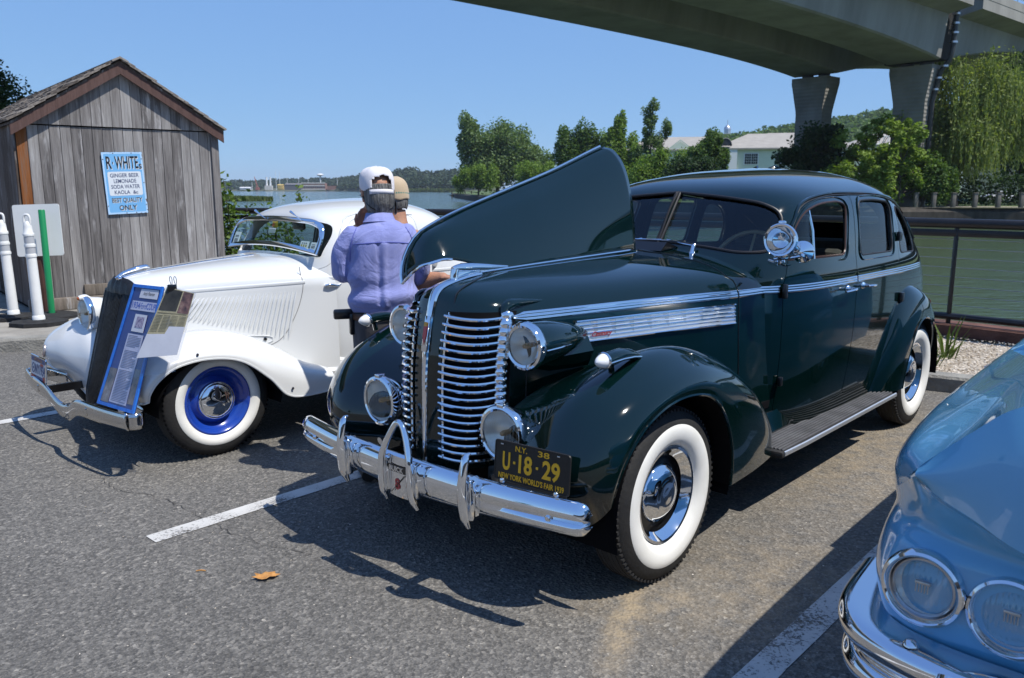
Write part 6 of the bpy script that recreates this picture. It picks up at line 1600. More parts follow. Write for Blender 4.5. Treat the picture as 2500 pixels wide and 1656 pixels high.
for nc, nm in ((-5.6, 'far'), (4.5, 'near')):
    rows = []
    for z, a, b_ in ((-1.5, 1.45, 1.0), (9.2, 1.45, 1.0), (9.6, 1.48, 1.05), (12.2, 1.95, 1.25), (12.75, 1.95, 1.25)):
        rows.append([bw(sa * b_, nc + sn * a, z) for sa, sn in ((-1, -1), (1, -1), (1, 1), (-1, 1))])
    g = G(); g.grid(np.array(rows), cv=True); g.f.append((16, 17, 18, 19)); g.mi.append(0); pr_ = g.obj('pier', pierm, bridge, sharp=15)
    for dx in (-.9, .9):
        g = G(); p = bw(0, nc + dx, 12.92); g.cbox(p, (.9, .9, .34), .03); g.obj('bearing', mat('bearing_grey', (.10, .10, .10), .8), pr_)
    if nm == 'far':
        g = G(); g.add([bw(1.03, nc + .3, 6.6), bw(1.03, nc + 1.0, 6.6), bw(1.03, nc + 1.0, 8.4), bw(1.03, nc + .3, 8.4)], [(0, 1, 2, 3)]); g.obj('pier_plaque', mat('pale_patch', (.36, .33, .28), .9), pr_, smooth=False)
# drain pipe down the joint and the near pier
pipe = mat('drain_pipe_paint', (.045, .05, .055), .5)
g = G(); g.tube([bw(0, 7.65, DECK - .9), bw(0, 7.6, 14.2), bw(0, 7.4, 13.1), bw(0, 6.7, 12.2), bw(0, 6.2, 9.6), bw(0, 6.2, .5)], .22, 10); dp = g.obj('drain_pipe', pipe, bridge)
for z in (17, 16.2, 15.4, 14.6, 12.6, 11.6, 10.6):
    g = G(); q = np.interp(z, [9.6, 12.2, 13.1, 14.2, 17.3], [6.2, 6.7, 7.4, 7.6, 7.65]); g.lathe([(.22, -.08), (.34, -.08), (.34, .08), (.22, .08)], bw(0, q, z), (0, 0, 1), 12); g.obj('pipe_collar', steel, dp)
g = G(); g.tube([bw(0, 7.7, DECK - .75), bw(14, 7.75, DECK - .78)], .2, 8); g.obj('drain_pipe', pipe, bridge)

# ---- pale green building with hipped roofs
clap = noisy('pale_green_clapboard', [(.3, (.60, .66, .54)), (.7, (.66, .72, .60))], .7, 5, .8)
trimw = mat('white_trim', (.70, .72, .72), .6); roofm = noisy('tan_shingle_roof', [(.3, (.29, .27, .24)), (.7, (.37, .345, .31))], .5, 8, .9, vec=(1, 1, 4))
pane = mat('dark_pane', (.03, .04, .05), .08, 0, .5); shut = mat('dark_shutter', (.02, .025, .03), .6); metalr = mat('silver_metal', (.5, .53, .56), .3, .7)
bl_ = thing('apartment_building', 'pale green apartment building with tan hipped roofs across the water', 'building', (far(1900, 168), 168, 0))
BOx, BOy = far(1900, 168), 168
ux_ = np.array([.985, -.17]); vy_ = np.array([.17, .985])
def bp_(a, b_, z): q = ux_ * a + vy_ * b_; return (q[0], q[1], z)
def bwall(a0, a1, b0, b1, z0, z1, name='wall', m=clap):
    g = G(); g.add([bp_(a0, b0, z0), bp_(a1, b0, z0), bp_(a1, b1, z0), bp_(a0, b1, z0), bp_(a0, b0, z1), bp_(a1, b0, z1), bp_(a1, b1, z1), bp_(a0, b1, z1)], [(0, 1, 5, 4), (1, 2, 6, 5), (2, 3, 7, 6), (3, 0, 4, 7), (4, 5, 6, 7)]); return g.obj(name, m, bl_, smooth=False)
def hip(a0, a1, b0, b1, z0, z1, rin, name='roof'):
    e = .7; g = G(); r0 = a0 + rin; r1 = a1 - rin; bm_ = (b0 + b1) / 2
    g.add([bp_(a0 - e, b0 - e, z0), bp_(a1 + e, b0 - e, z0), bp_(a1 + e, b1 + e, z0), bp_(a0 - e, b1 + e, z0), bp_(r0, bm_, z1), bp_(r1, bm_, z1), bp_(a0 - e, b0 - e, z0 - .3), bp_(a1 + e, b0 - e, z0 - .3), bp_(a1 + e, b1 + e, z0 - .3), bp_(a0 - e, b1 + e, z0 - .3)],
          [(0, 1, 5, 4), (1, 2, 5), (2, 3, 4, 5), (3, 0, 4), (6, 7, 1, 0), (7, 8, 2, 1), (8, 9, 3, 2), (9, 6, 0, 3)]); return g.obj(name, roofm, bl_, smooth=False)
bwall(-9.4, 14, 0, 18, -.2, 9.7); r1_ = hip(-9.4, 14, 0, 18, 9.75, 13.2, 8)
bwall(-31, -9.0, 8, 24, -.2, 9.9); r2_ = hip(-31, -9, 8, 24, 9.95, 13.0, 5)
hip(-12, 16, 6, 22, 10.0, 13.4, 7)
bwall(14.2, 36, 5, 20, -.2, 10.3); hip(14.2, 36, 5, 20, 10.35, 13.0, 6)
bwall(-10.0, -8.4, -.6, 1.2, -.2, 9.7, 'corner_bay', trimw)
g = G(); g.tube([bp_(-10, 6.5, 13.0), bp_(-10, 6.5, 13.8)], .7, 8); g.lathe([(.75, 0), (.65, .5), (.30, .9), (.08, 1.1), (.05, 2.0)], bp_(-10, 6.5, 13.8), (0, 0, 1), 12); g.obj('cupola', metalr, r1_)
g = G(); a = np.linspace(0, PI, 10); g.grid(np.array([[bp_(-10.6 + 1.3 * math.cos(t), b_, 10.3 + 1.6 * math.sin(t)) for b_ in (1.5, 6)] for t in a])); g.obj('barrel_dormer', metalr, r1_)
g = G(); g.add([bp_(-9.3, 1.52, 10.3)] + [bp_(-10.6 + 1.25 * math.cos(t), 1.6, 10.3 + 1.5 * math.sin(t)) for t in a], [tuple(range(0, 11))]); g.obj('dormer_louvre', shut, r1_, smooth=False)
g = G(); g.add([bp_(-22.5, 7.6, 9.5), bp_(-16.5, 7.6, 9.5), bp_(-19.5, 7.6, 11.6)], [(0, 1, 2)]); g.add([bp_(-22.9, 7.3, 9.4), bp_(-22.5, 7.3, 9.4), bp_(-19.5, 7.3, 11.7), bp_(-19.5, 7.3, 12.0)], [(0, 1, 2, 3)]); g.add([bp_(-16.1, 7.3, 9.4), bp_(-16.5, 7.3, 9.4), bp_(-19.5, 7.3, 11.7), bp_(-19.5, 7.3, 12.0)], [(0, 1, 2, 3)]); g.obj('gable', clap, bl_, smooth=False)
def bwin(a, b_, z, w=1.5, h=2.0, shutter=False, twin=False):
    fr = bpy.data.objects.new('window', None); COL.objects.link(fr); fr.parent = bl_
    g = G(); g.add([bp_(a - w / 2 - .18, b_ - .07, z - .18), bp_(a + w / 2 + .18, b_ - .07, z - .18), bp_(a + w / 2 + .18, b_ - .07, z + h + .18), bp_(a - w / 2 - .18, b_ - .07, z + h + .18)], [(0, 1, 2, 3)]); g.obj('window_frame', trimw, fr, smooth=False)
    n2 = 2 if twin else 1
    for i in range(n2):
        a0 = a - w / 2 + i * w / n2 + .06; a1 = a0 + w / n2 - .12
        for z0, z1 in ((z, z + h / 2 - .04), (z + h / 2 + .04, z + h)):
            g = G(); g.add([bp_(a0, b_ - .12, z0), bp_(a1, b_ - .12, z0), bp_(a1, b_ - .12, z1), bp_(a0, b_ - .12, z1)], [(0, 1, 2, 3)]); g.obj('pane', pane, fr, smooth=False)
        g = G()
        for q in (1 / 3, 2 / 3): g.tube([bp_(a0 + (a1 - a0) * q, b_ - .15, z), bp_(a0 + (a1 - a0) * q, b_ - .15, z + h)], .03, 4)
        for q in (.25, .5, .75): g.tube([bp_(a0, b_ - .15, z + h * q), bp_(a1, b_ - .15, z + h * q)], .03, 4)
        g.obj('glazing_bar', trimw, fr)
    if shutter:
        for s in (-1, 1):
            g = G(); c = a + s * (w / 2 + .55); g.add([bp_(c - .42, b_ - .1, z - .1), bp_(c + .42, b_ - .1, z - .1), bp_(c + .42, b_ - .1, z + h + .1), bp_(c - .42, b_ - .1, z + h + .1)], [(0, 1, 2, 3)]); g.obj('shutter', shut, fr, smooth=False)
for a, tw, sh in ((-5.6, True, False), (.9, False, True), (6.2, True, False), (11.5, False, True)):
    for z in (6.6, 3.2): bwin(a, 0, z, 2.6 if tw else 1.4, 2.0, sh, tw)
for a in (-29.5, -25.5, -13.5):
    for z in (6.6, 3.2): bwin(a, 8, z, 1.9, 2.0, False, True)
for a in (17, 21, 25, 29, 33):
    for z in (7.4, 4.2, 1): bwin(a, 5, z, 1.5, 2.0)
g = G()
for q in np.arange(18, 36, .8): g.tube([bp_(q, 4.2, 10.3), bp_(q, 4.2, 12.0)], .07, 4)
for z in (10.5, 12.0): g.tube([bp_(17.5, 4.2, z), bp_(36, 4.2, z)], .10, 4)
g.obj('roof_railing', trimw, bl_)

# ---- wooded hill behind the building
def wood_mass(name, label, P, rad, nper, size, lm, seed, kind='stuff'):
    rg = np.random.default_rng(seed); C = []
    for p, r in zip(P, rad):
        d = rg.normal(size=(nper, 3)); d /= np.linalg.norm(d, axis=1)[:, None]; d[:, 2] = np.abs(d[:, 2]) * 1.0 - .15
        C.append(np.array(p) + d * r * rg.uniform(.75, 1.05, (nper, 1)) * [1, 1, .8])
    o = quad_mesh(name, leaves(np.vstack(C), size, rg, .5, 1.2), lm); o['kind'] = kind; return tag(o, label, 'woodland')
hr = np.random.default_rng(31)
def ridge(u): return np.interp(u, [1560, 1640, 1740, 1840, 1950, 2060, 2165, 2260, 2400, 2600], [352, 332, 318, 305, 288, 268, 244, 240, 250, 255])
P = []; rad = []
for i in range(900):
    u = hr.uniform(1540, 2300); Y = hr.uniform(430, 760); top = hgt(ridge(u), 600) - 4
    z = top * np.clip((Y - 400) / 250, .0, 1) * (1 if Y < 650 else 1 - (Y - 650) / 400)
    P.append((far(u, Y) * 600 / Y * Y / 600, Y, z)); rad.append(hr.uniform(5, 8.5))
wood_mass('hill_wood', 'green wooded hillside rising behind the apartment building', P, rad, 46, 3.0, LM['oak'], 32)
g = G(); U = np.linspace(1520, 2700, 40); Ys = np.linspace(380, 1000, 14); hillm = noisy('hill_floor', [(.3, (.014, .026, .012)), (.7, (.03, .05, .02))], .05, 5, .95)
g.grid(np.array([[(far(u, Y), Y, max(-.3, (hgt(ridge(u), 600) - 6) * float(np.clip((Y - 400) / 250, 0, 1)) * (1 if Y < 650 else 1 - (Y - 650) / 400))) for Y in Ys] for u in U])); g.obj('hill', hillm, None)['kind'] = 'structure'

# ---- far shore of the harbour
SH = cr([(far(-900, 1500), 1500), (far(300, 1420), 1420), (far(560, 1380), 1380), (far(760, 1300), 1300), (far(900, 1080), 1080), (far(1000, 940), 940), (far(1110, 860), 860), (far(1220, 800), 800)], 60)
g = G(); g.grid(np.array([[(x, y, WATER_Z - .5), (x, y + 4, .3), (x, y + 30, 2), (x, y + 700, 14)] for x, y in SH])); g.obj('far_shore', noisy('shore_ground', [(.3, (.06, .08, .035)), (.7, (.13, .125, .08))], .02, 5, .95), None)['kind'] = 'structure'
fr_ = np.random.default_rng(51); P = []; rad = []
topv = lambda u: np.interp(u, [-900, 520, 640, 760, 860, 900, 960, 1008, 1030, 1080, 1120], [440, 437, 430, 428, 422, 412, 408, 396, 410, 402, 404]) + 3
for i in range(1500):
    u = fr_.uniform(-700, 1180) if i % 3 == 0 else fr_.uniform(480, 1160)
    y0 = float(np.interp(u, [300, 560, 760, 900, 1000, 1110, 1220], [1420, 1380, 1300, 1080, 940, 860, 800])); dY = fr_.uniform(0, 1) ** 1.2 * 320; Y = y0 + 12 + dY
    if 640 < u < 830 and dY < 90: continue
    tz = hgt(topv(u), Y); z = tz * (.40 + .60 * dY / 320) * fr_.uniform(.82, 1.0); r = fr_.uniform(5.5, 10)
    P.append((far(u, Y), Y, max(z - r * .8, 1.5))); rad.append(r)
wood_mass('far_wood', 'dark wooded shoreline across the harbour', P, rad, 44, 3.6, LM['farwood'], 52)
# buildings and masts on the far shore
brick = noisy('far_brick', [(.3, (.22, .11, .08)), (.7, (.30, .16, .12))], .2, 4, .9); pale = mat('far_pale', (.62, .58, .52), .8); white_f = mat('far_white', (.78, .78, .78), .6)
t = thing('brick_building', 'low red brick building with pale bands on the far shore', 'building', (far(768, 1250), 1250, .3))
g = G(); g.box((0, 0, 5), (35, 14, 10)); g.obj('wall', brick, t, smooth=False)
for z in (1.2, 6.4, 10.2):
    g = G(); g.box((0, -7.2, z), (35.6, .5, 1.4)); g.obj('band', pale, t, smooth=False)
for i in range(11):
    g = G(); g.box((-16 + i * 3.2, -7.15, 3.8), (1.6, .4, 2.6)); g.obj('window', pane, t, smooth=False)
g = G(); g.box((28, 2, 3), (16, 10, 6)); g.obj('wing', brick, t, smooth=False)
t = thing('grey_shed_building', 'long dark grey shed building left of the far brick building', 'building', (far(722, 1270), 1270, .3))
g = G(); g.box((0, 0, 4), (30, 12, 8)); g.obj('wall', mat('far_grey', (.10, .10, .11), .8), t, smooth=False)
g = G(); g.prism([(-15, -6.5, 8), (-15, 6.5, 8), (-15, 0, 10)], (30, 0, 0)); g.obj('roof', mat('far_roof', (.16, .15, .15), .8), t, smooth=False)
for u, lb in ((652, 'left of the pair of white stacks on the far shore'), (661, 'right of the pair of white stacks on the far shore')):
    t = thing('smokestack', 'white smokestack, ' + lb, 'smokestack', (far(u, 1290), 1290, .3), 0, 'white stacks on the far shore')
    g = G(); g.lathe([(1.7, 0), (1.4, 12), (1.3, 19), (1.5, 19.2), (1.5, 19.6), (1.1, 19.6)], (0, 0, 0), (0, 0, 1), 10); g.obj('stack', white_f, t)
    g = G(); g.box((0, 0, 3.4), (5.4, 6, 6.8)); g.obj('plant_block', pale, t, smooth=False)
mlab = {675: 'taller mast just right of the white stacks', 684: 'second tall mast right of the white stacks', 616: 'short mast left of the leaning red crane', 702: 'thin pale mast between the masts and the brick building', 753: 'stout pole behind the far brick building', 824: 'thin pole right of the far white tank', 730: 'thin pole above the dark grey shed building'}
for u, v in ((675, 415), (684, 417), (616, 445), (702, 432), (753, 425), (824, 432), (730, 430)):
    g = G(); h_ = hgt(v, 1285) - .3; g.tube([(0, 0, 0), (0, 0, h_)], [.45, .18], 6); o = g.obj('mast', white_f); o.location = (far(u, 1285), 1285, .3); tag(o, mlab[u] + ' on the far shore', 'mast', 'masts on the far shore')
g = G(); g.tube([(0, 0, 0), (-4, 0, 20)], .5, 5); g.tube([(-4, 0, 20), (1.2, 0, 3)], .3, 4); g.box((0, 0, 2), (5, 4, 4)); o = g.obj('crane', mat('crane_red', (.35, .09, .06), .7)); o.location = (far(629, 1280), 1280, .3); tag(o, 'small leaning red crane on the far shore', 'crane')
g = G(); g.lathe([(.001, 2.0), (3, 1.7), (5.4, .7), (5.8, -.2), (5.3, -1.2), (1.4, -2.2), (1.0, -8), (1.0, -22)], (0, 0, 0), (0, 0, 1), 18); o = g.obj('water_tank', white_f); o.location = (far(783, 1420), 1420, hgt(427, 1420)); tag(o, 'white domed water tank above the far trees', 'water tank')
for i, (u, w_, h_, c, lb) in enumerate(((600, 16, 3.0, (.6, .6, .6), 'pale boat house at the left end of the far shore'), (686, 8, 7, (.55, .38, .10), 'small yellow silo on the far shore'), (805, 14, 4, (.5, .42, .36), 'low tan hut right of the far brick building'))):
    g = G(); g.cbox((0, 0, h_ / 2), (w_, 8, h_), .3); g.prism([(-w_ / 2 - .3, -4.4, h_), (-w_ / 2 - .3, 4.4, h_), (-w_ / 2 - .3, 0, h_ + 1.6)], (w_ + .6, 0, 0)); o = g.obj('waterside_hut', mat('hut%d' % i, c, .8)); o.location = (far(u, 1275), 1275, .3); tag(o, lb, 'building', 'small buildings on the far shore')
# marsh island and reeds
rg = np.random.default_rng(61); k = 7000; u = rg.uniform(0, 1, k); X = far(490, 225) + u * (far(664, 232) - far(490, 225)); Yc = 225 + u * 7; prof_ = np.sin(np.clip(u * .5 + .5, 0, 1) * PI) ** .5
C = np.stack([X, Yc + rg.normal(0, 2.2, k) * prof_, WATER_Z + rg.uniform(.1, 1.3, k) * (1 - u * .45)], 1)
o = quad_mesh('marsh_grass', leaves(C, 1.1, rg, 0, 2.2, True), LM['grass']); o['kind'] = 'stuff'; tag(o, 'low green marsh grass island on the water at left', 'marsh grass')
k = 5000; u = rg.uniform(930, 1120, k); Y = np.interp(u, [930, 1000, 1110], [1020, 930, 850]) - rg.uniform(0, 12, k)
o = quad_mesh('shore_reeds', leaves(np.stack([far(u, Y), Y, WATER_Z + rg.uniform(0, 2.6, k)], 1), 3.2, rg, 0, 1.6, True), LM['grass']); o['kind'] = 'stuff'; tag(o, 'pale reeds edging the far wooded shore', 'reeds')
# timber dock on the point
dk = thing('timber_dock', 'small dark timber dock at the tip of the left bank', 'dock', (far(1128, 300), 300, 0))
g = G(); g.box((0, 0, -.1), (7.5, 5, .3)); g.obj('deck', bulk, dk, smooth=False)
for x in (-3.5, -1.2, 1.2, 3.5):
    g = G(); g.tube([(x, -2.4, -2.2), (x, -2.4, .9)], .2, 8); g.obj('pile', bulk, dk)
# unseen behind the photographer: the mirrored brick row, and trees added to fill reflections
t = thing('shop_row', 'long low brick shop row behind the photographer', 'building', (6, -34, 0), R(4))
g = G(); g.box((0, 0, 2.6), (70, 12, 5.2)); g.obj('wall', noisy('tan_brick', [(.3, (.22, .15, .10)), (.7, (.32, .23, .165))], 1.2, 6, .9), t, smooth=False)
g = G(); g.box((0, 0, 5.3), (71, 12.6, .3)); g.obj('roof', roofm, t, smooth=False)
for i in range(14):
    g = G(); g.box((-32 + i * 4.9, 6.03, 1.7), (3.2, .08, 2.2)); g.obj('shop_window', pane, t, smooth=False)
for i, (x, y) in enumerate(((-60, -75), (70, -80), (-95, -40))):
    tree('reflection_tree', ['unseen tree added for reflections left of the shop row', 'unseen tree added for reflections right of the shop row', 'unseen tree added for reflections at the far end of the lot'][i], (x, y, 0), E_(8, 9, 2.2), 3000, .5, LM['oak'], .3, 'unseen trees added for reflections behind the photographer', 90 + i, 10)
# ================================================================ shed, sign, posts, railing, shrub
SH_A = R(40); SH_O = (-5.87, 9.95, .14)
shed = thing('wooden_shed', 'weathered grey wooden shed with a gable front and shake roof', 'shed', SH_O, SH_A)
SW, SD, EZ, AZ = 2.385, 5.6, 2.235, 3.0           # width, depth, eave and apex heights above its base
def wood_mat(name, stops, streak=True, rand=.35):
    m = bpy.data.materials.new(name); n, l, b = nodes_of(m); mp = tex_coord(n, l, (9, 9, .55))
    oi = n.new('ShaderNodeObjectInfo'); off = add(n, 'ShaderNodeVectorMath', operation='ADD'); cx = n.new('ShaderNodeCombineXYZ')
    mk_ = add(n, 'ShaderNodeMath', operation='MULTIPLY'); mk_.inputs[1].default_value = 40; l.new(oi.outputs['Random'], mk_.inputs[0]); l.new(mk_.outputs[0], cx.inputs[2])
    l.new(mp.outputs[0], off.inputs[0]); l.new(cx.outputs[0], off.inputs[1])
    n1 = add(n, 'ShaderNodeTexNoise', Scale=2.6, Detail=9.0, Roughness=.68, Distortion=.25); l.new(off.outputs[0], n1.inputs['Vector'])
    n3 = add(n, 'ShaderNodeTexNoise', Scale=14.0, Detail=4.0); l.new(off.outputs[0], n3.inputs['Vector'])
    s1 = add(n, 'ShaderNodeMath', operation='MULTIPLY_ADD'); s1.inputs[1].default_value = rand; l.new(oi.outputs['Random'], s1.inputs[0]); l.new(n1.outputs['Fac'], s1.inputs[2])
    s2 = add(n, 'ShaderNodeMath', operation='SUBTRACT'); l.new(s1.outputs[0], s2.inputs[0]); s2.inputs[1].default_value = rand * .5
    r = ramp(n, stops); l.new(s2.outputs[0], r.inputs['Fac'])
    # bleached streaks and drips
    mp2 = tex_coord(n, l, (7, 7, 1.1)); o2 = add(n, 'ShaderNodeVectorMath', operation='ADD'); l.new(mp2.outputs[0], o2.inputs[0]); l.new(cx.outputs[0], o2.inputs[1])
    n2 = add(n, 'ShaderNodeTexNoise', Scale=1.1, Detail=8.0, Roughness=.7); l.new(o2.outputs[0], n2.inputs['Vector'])
    r2 = ramp(n, [(.56, (0, 0, 0)), (.66, (.45, .45, .45)), (.74, (1, 1, 1))]); l.new(n2.outputs['Fac'], r2.inputs['Fac'])
    mx = add(n, 'ShaderNodeMix', data_type='RGBA'); l.new(r2.outputs[0], mx.inputs[0]); l.new(r.outputs[0], mx.inputs[6]); mx.inputs[7].default_value = (.55, .54, .54, 1)
    l.new(mx.outputs[2] if streak else r.outputs[0], b.inputs['Base Color']); b.inputs['Roughness'].default_value = .88; b.inputs['Specular IOR Level'].default_value = .25
    bp = add(n, 'ShaderNodeBump', Strength=.6, Distance=.012); l.new(n3.outputs['Fac'], bp.inputs['Height']); l.new(bp.outputs['Normal'], b.inputs['Normal']); return m
plankm = wood_mat('weathered_plank', [(.20, (.085, .079, .078)), (.40, (.165, .154, .150)), (.58, (.255, .243, .237)), (.8, (.37, .36, .352))])
shadeplank = wood_mat('shaded_plank', [(.25, (.03, .022, .018)), (.5, (.08, .06, .048)), (.75, (.16, .14, .13))])  # side boards in a darker tone: shade of the unlit side put into colour
stainplank = wood_mat('stained_plank', [(.3, (.10, .035, .012)), (.55, (.24, .09, .030)), (.75, (.18, .12, .09))], False, .1)
bargem = wood_mat('brown_bargeboard', [(.3, (.075, .045, .040)), (.6, (.115, .070, .062)), (.8, (.14, .09, .08))], False, .1)
shakem = wood_mat('cedar_shake', [(.25, (.09, .075, .066)), (.5, (.19, .165, .145)), (.75, (.30, .27, .24))], False, .6)
beamm = wood_mat('sill_timber', [(.25, (.085, .070, .058)), (.5, (.16, .135, .11)), (.75, (.24, .20, .17))], True, .2)
sr = np.random.default_rng(8)
g = G(); g.prism([(.02, .03, 0), (SW - .02, .03, 0), (SW - .02, .03, EZ), (SW / 2, .03, AZ - .06), (.02, .03, EZ)], (0, SD - .06, 0)); g.obj('core', dark, shed, smooth=False)
npl = 20; pw = SW / npl
def gz(x): return EZ + (AZ - EZ) * (1 - abs(x - SW / 2) / (SW / 2))
for i in range(npl):
    x0 = i * pw + .0025; x1 = (i + 1) * pw - .0025; d = .022 + sr.uniform(-.004, .004)
    g = G(); g.cbox(((x0 + x1) / 2, -d / 2, (.14 + EZ) / 2), (x1 - x0, d, EZ - .14 - .004), .003); g.obj('plank', stainplank if i == 0 else plankm, shed, smooth=False)
    if 0 < i < npl - 1 or True:
        za = max(EZ + .014, gz(x0) - .02); zb = max(EZ + .014, gz(x1) - .02)
        if max(za, zb) > EZ + .05:
            g = G(); g.prism([(x0, -.008, EZ + .012), (x1, -.008, EZ + .012), (x1, -.008, zb), (x0, -.008, za)], (0, -.034, 0)); g.obj('plank', plankm, shed, smooth=False)
for i in range(9):                                                  # bottom skirt boards
    pass
g = G(); g.cbox((SW / 2, -.045, .075), (SW + .10, .10, .15), .012); g.obj('sill_beam', beamm, shed)
g = G(); g.cbox((SW / 2 + .25, -.05, .225), (SW - .65, .05, .14), .008); g.obj('sill_board', beamm, shed)
g = G(); g.cbox((SW - .035, -.032, (.15 + EZ) / 2), (.10, .05, EZ - .15), .006); g.obj('corner_board', plankm, shed)
for i in range(14):
    y0 = i * .42; g = G(); g.cbox((-.014, y0 + .205, EZ / 2 + .03), (.026, .40, EZ - .06), .004); g.obj('side_plank', shadeplank, shed, smooth=False)
    g = G(); g.cbox((SW + .014, y0 + .205, EZ / 2 + .03), (.026, .40, EZ - .06), .004); g.obj('side_plank', shadeplank, shed, smooth=False)
for s in (1, -1):                                                   # bargeboards
    e = SW / 2 + s * (SW / 2 + .065); ez = EZ - .042 + .03; dirv = np.array([SW / 2 - e, 0, AZ - ez]); dirv /= np.linalg.norm(dirv); nv = np.array([-dirv[2] * (1 if s > 0 else -1), 0, dirv[0] * (1 if s > 0 else -1)]); nv *= np.sign(nv[2])
    a = np.array([e, -.10, ez]); b_ = np.array([SW / 2, -.10, AZ + .02]); dn = np.array([0, 0, -.13])
    g = G(); g.prism([a, b_, b_ + dn, a + dn * .95], (0, -.03, 0)); g.obj('bargeboard', bargem, shed, smooth=False)
    g = G(); g.prism([a + [0, -.035, .0], b_ + [0, -.035, 0], b_ + [0, -.035, .03], a + [0, -.035, .03]], (0, SD + .2, 0)); g.obj('roof_deck', shadeplank, shed, smooth=False)
    L = np.linalg.norm(b_ - a); ncr = 10; cnt = 0; extra = G()
    for r_ in range(ncr):
        t0 = r_ / ncr; y = -.17
        while y < SD + .05:
            w_ = sr.uniform(.12, .24); th = .022 + sr.uniform(0, .008); j = sr.uniform(-.012, .012)
            p0 = a + (b_ - a) * max(0, t0 - .012 + j * .3) + nv * (.042 + sr.uniform(0, .010)); p1 = a + (b_ - a) * min(1.0, t0 + 1.28 / ncr) + nv * .034
            P = [(p0[0], y + .003, p0[2]), (p0[0], y + w_ - .003, p0[2]), (p1[0], y + w_ - .003, p1[2]), (p1[0], y + .003, p1[2])]
            tgt = extra if (cnt >= 150 + (s < 0) * 130) else G()
            tgt.prism(P, tuple(nv * th))
            if tgt is not extra: tgt.obj('shingle', shakem, shed, smooth=False)
            cnt += 1; y += w_
    if extra.n: o = extra.obj('shingles', shakem, shed, smooth=False); o['kind'] = 'stuff'
g = G(); g.prism([(SW / 2 - .10, -.18, AZ + .045), (SW / 2, -.18, AZ + .095), (SW / 2 + .10, -.18, AZ + .045), (SW / 2 + .09, -.18, AZ + .025), (SW / 2, -.18, AZ + .07), (SW / 2 - .09, -.18, AZ + .025)], (0, SD + .25, 0)); g.obj('ridge_cap', shakem, shed, smooth=False)

# enamel sign on the shed
SM = Matrix.Translation(SH_O) @ Matrix.Rotation(SH_A, 4, 'Z')
def enamel(name, base, chip):
    m = bpy.data.materials.new(name); n, l, b = nodes_of(m); mp = tex_coord(n, l)
    sx = n.new('ShaderNodeSeparateXYZ'); l.new(mp.outputs[0], sx.inputs[0])
    nz = add(n, 'ShaderNodeTexNoise', Scale=16.0, Detail=6.0); l.new(mp.outputs[0], nz.inputs['Vector'])
    ax = add(n, 'ShaderNodeMath', operation='ABSOLUTE'); l.new(sx.outputs[0], ax.inputs[0]); dx = add(n, 'ShaderNodeMath', operation='SUBTRACT'); dx.inputs[0].default_value = .243; l.new(ax.outputs[0], dx.inputs[1])
    ay = add(n, 'ShaderNodeMath', operation='ABSOLUTE'); l.new(sx.outputs[1], ay.inputs[0]); dy = add(n, 'ShaderNodeMath', operation='SUBTRACT'); dy.inputs[0].default_value = .388; l.new(ay.outputs[0], dy.inputs[1])
    mn = add(n, 'ShaderNodeMath', operation='MINIMUM'); l.new(dx.outputs[0], mn.inputs[0]); l.new(dy.outputs[0], mn.inputs[1])
    ml = add(n, 'ShaderNodeMath', operation='MULTIPLY'); ml.inputs[1].default_value = 4.5; l.new(mn.outputs[0], ml.inputs[0])
    ad = add(n, 'ShaderNodeMath', operation='SUBTRACT'); l.new(nz.outputs['Fac'], ad.inputs[0]); l.new(ml.outputs[0], ad.inputs[1])
    r = ramp(n, [(.585, (0, 0, 0)), (.60, (1, 1, 1))]); l.new(ad.outputs[0], r.inputs['Fac'])
    mx = add(n, 'ShaderNodeMix', data_type='RGBA'); l.new(r.outputs[0], mx.inputs[0]); mx.inputs[6].default_value = (*base, 1); mx.inputs[7].default_value = (.09, .03, .018, 1)
    l.new(mx.outputs[2], b.inputs['Base Color']); b.inputs['Roughness'].default_value = .3; return m
sign = thing('enamel_sign', 'old chipped blue and white enamel drinks sign hung on the shed front', 'sign')
sign.matrix_world = SM @ frame((1.165, -.045, 1.555), (1, 0, .035), (-.035, 0, 1))
enb = enamel('blue_enamel', (.17, .42, .72), 1); enw = enamel('white_enamel', (.66, .70, .74), 1); enk = mat('black_enamel', (.012, .014, .02), .3); enn = mat('navy_enamel', (.015, .035, .12), .3)
g = G(); g.prism([(x, y, -.004) for x, y in rounded([(-.242, -.385), (.242, -.387), (.243, .387), (-.243, .387)], .008)], (0, 0, .006)); g.obj('sign_plate', enb, sign, smooth=False)
g = G(); op = rounded([(-.242, -.386), (.242, -.386), (.242, .386), (-.242, .386)], .008); ip = rounded([(-.222, -.366), (.222, -.366), (.222, .366), (-.222, .366)], .02)
g.grid(np.array([[(a[0], a[1], .0025), (b_[0], b_[1], .0025)] for a, b_ in zip(op, ip)]), cu=True); g.obj('sign_border', enamel('pale_enamel', (.42, .62, .84), 1), sign, smooth=False)
pp = rounded([(-.198, -.155), (.205, -.155), (.205, .145), (-.198, .145)], .026)
g = G(); g.prism([(x, y, .0022) for x, y in pp], (0, 0, .0012)); g.obj('sign_panel', enw, sign, smooth=False)
def stext(s, x, y, h, w_, m, shadow=True, thick=.002, z=.0040, **kw):
    if shadow: lettering('letter_shadow', s, enw, sign, Matrix.Translation((x + .006, y - .007, z - .0006)), size=h, width=w_, thick=thick * 1.6, **kw)
    lettering('lettering', s, m, sign, Matrix.Translation((x, y, z)), size=h, width=w_, thick=thick, **kw)
stext('R', -.165, .185, .215, .066, enk, thick=.004); stext('·', -.120, .185, .2, .012, enk, thick=.003); stext('WHITE', .045, .185, .215, .28, enk, thick=.004); stext('s', .208, .178, .13, .035, enk, thick=.002)
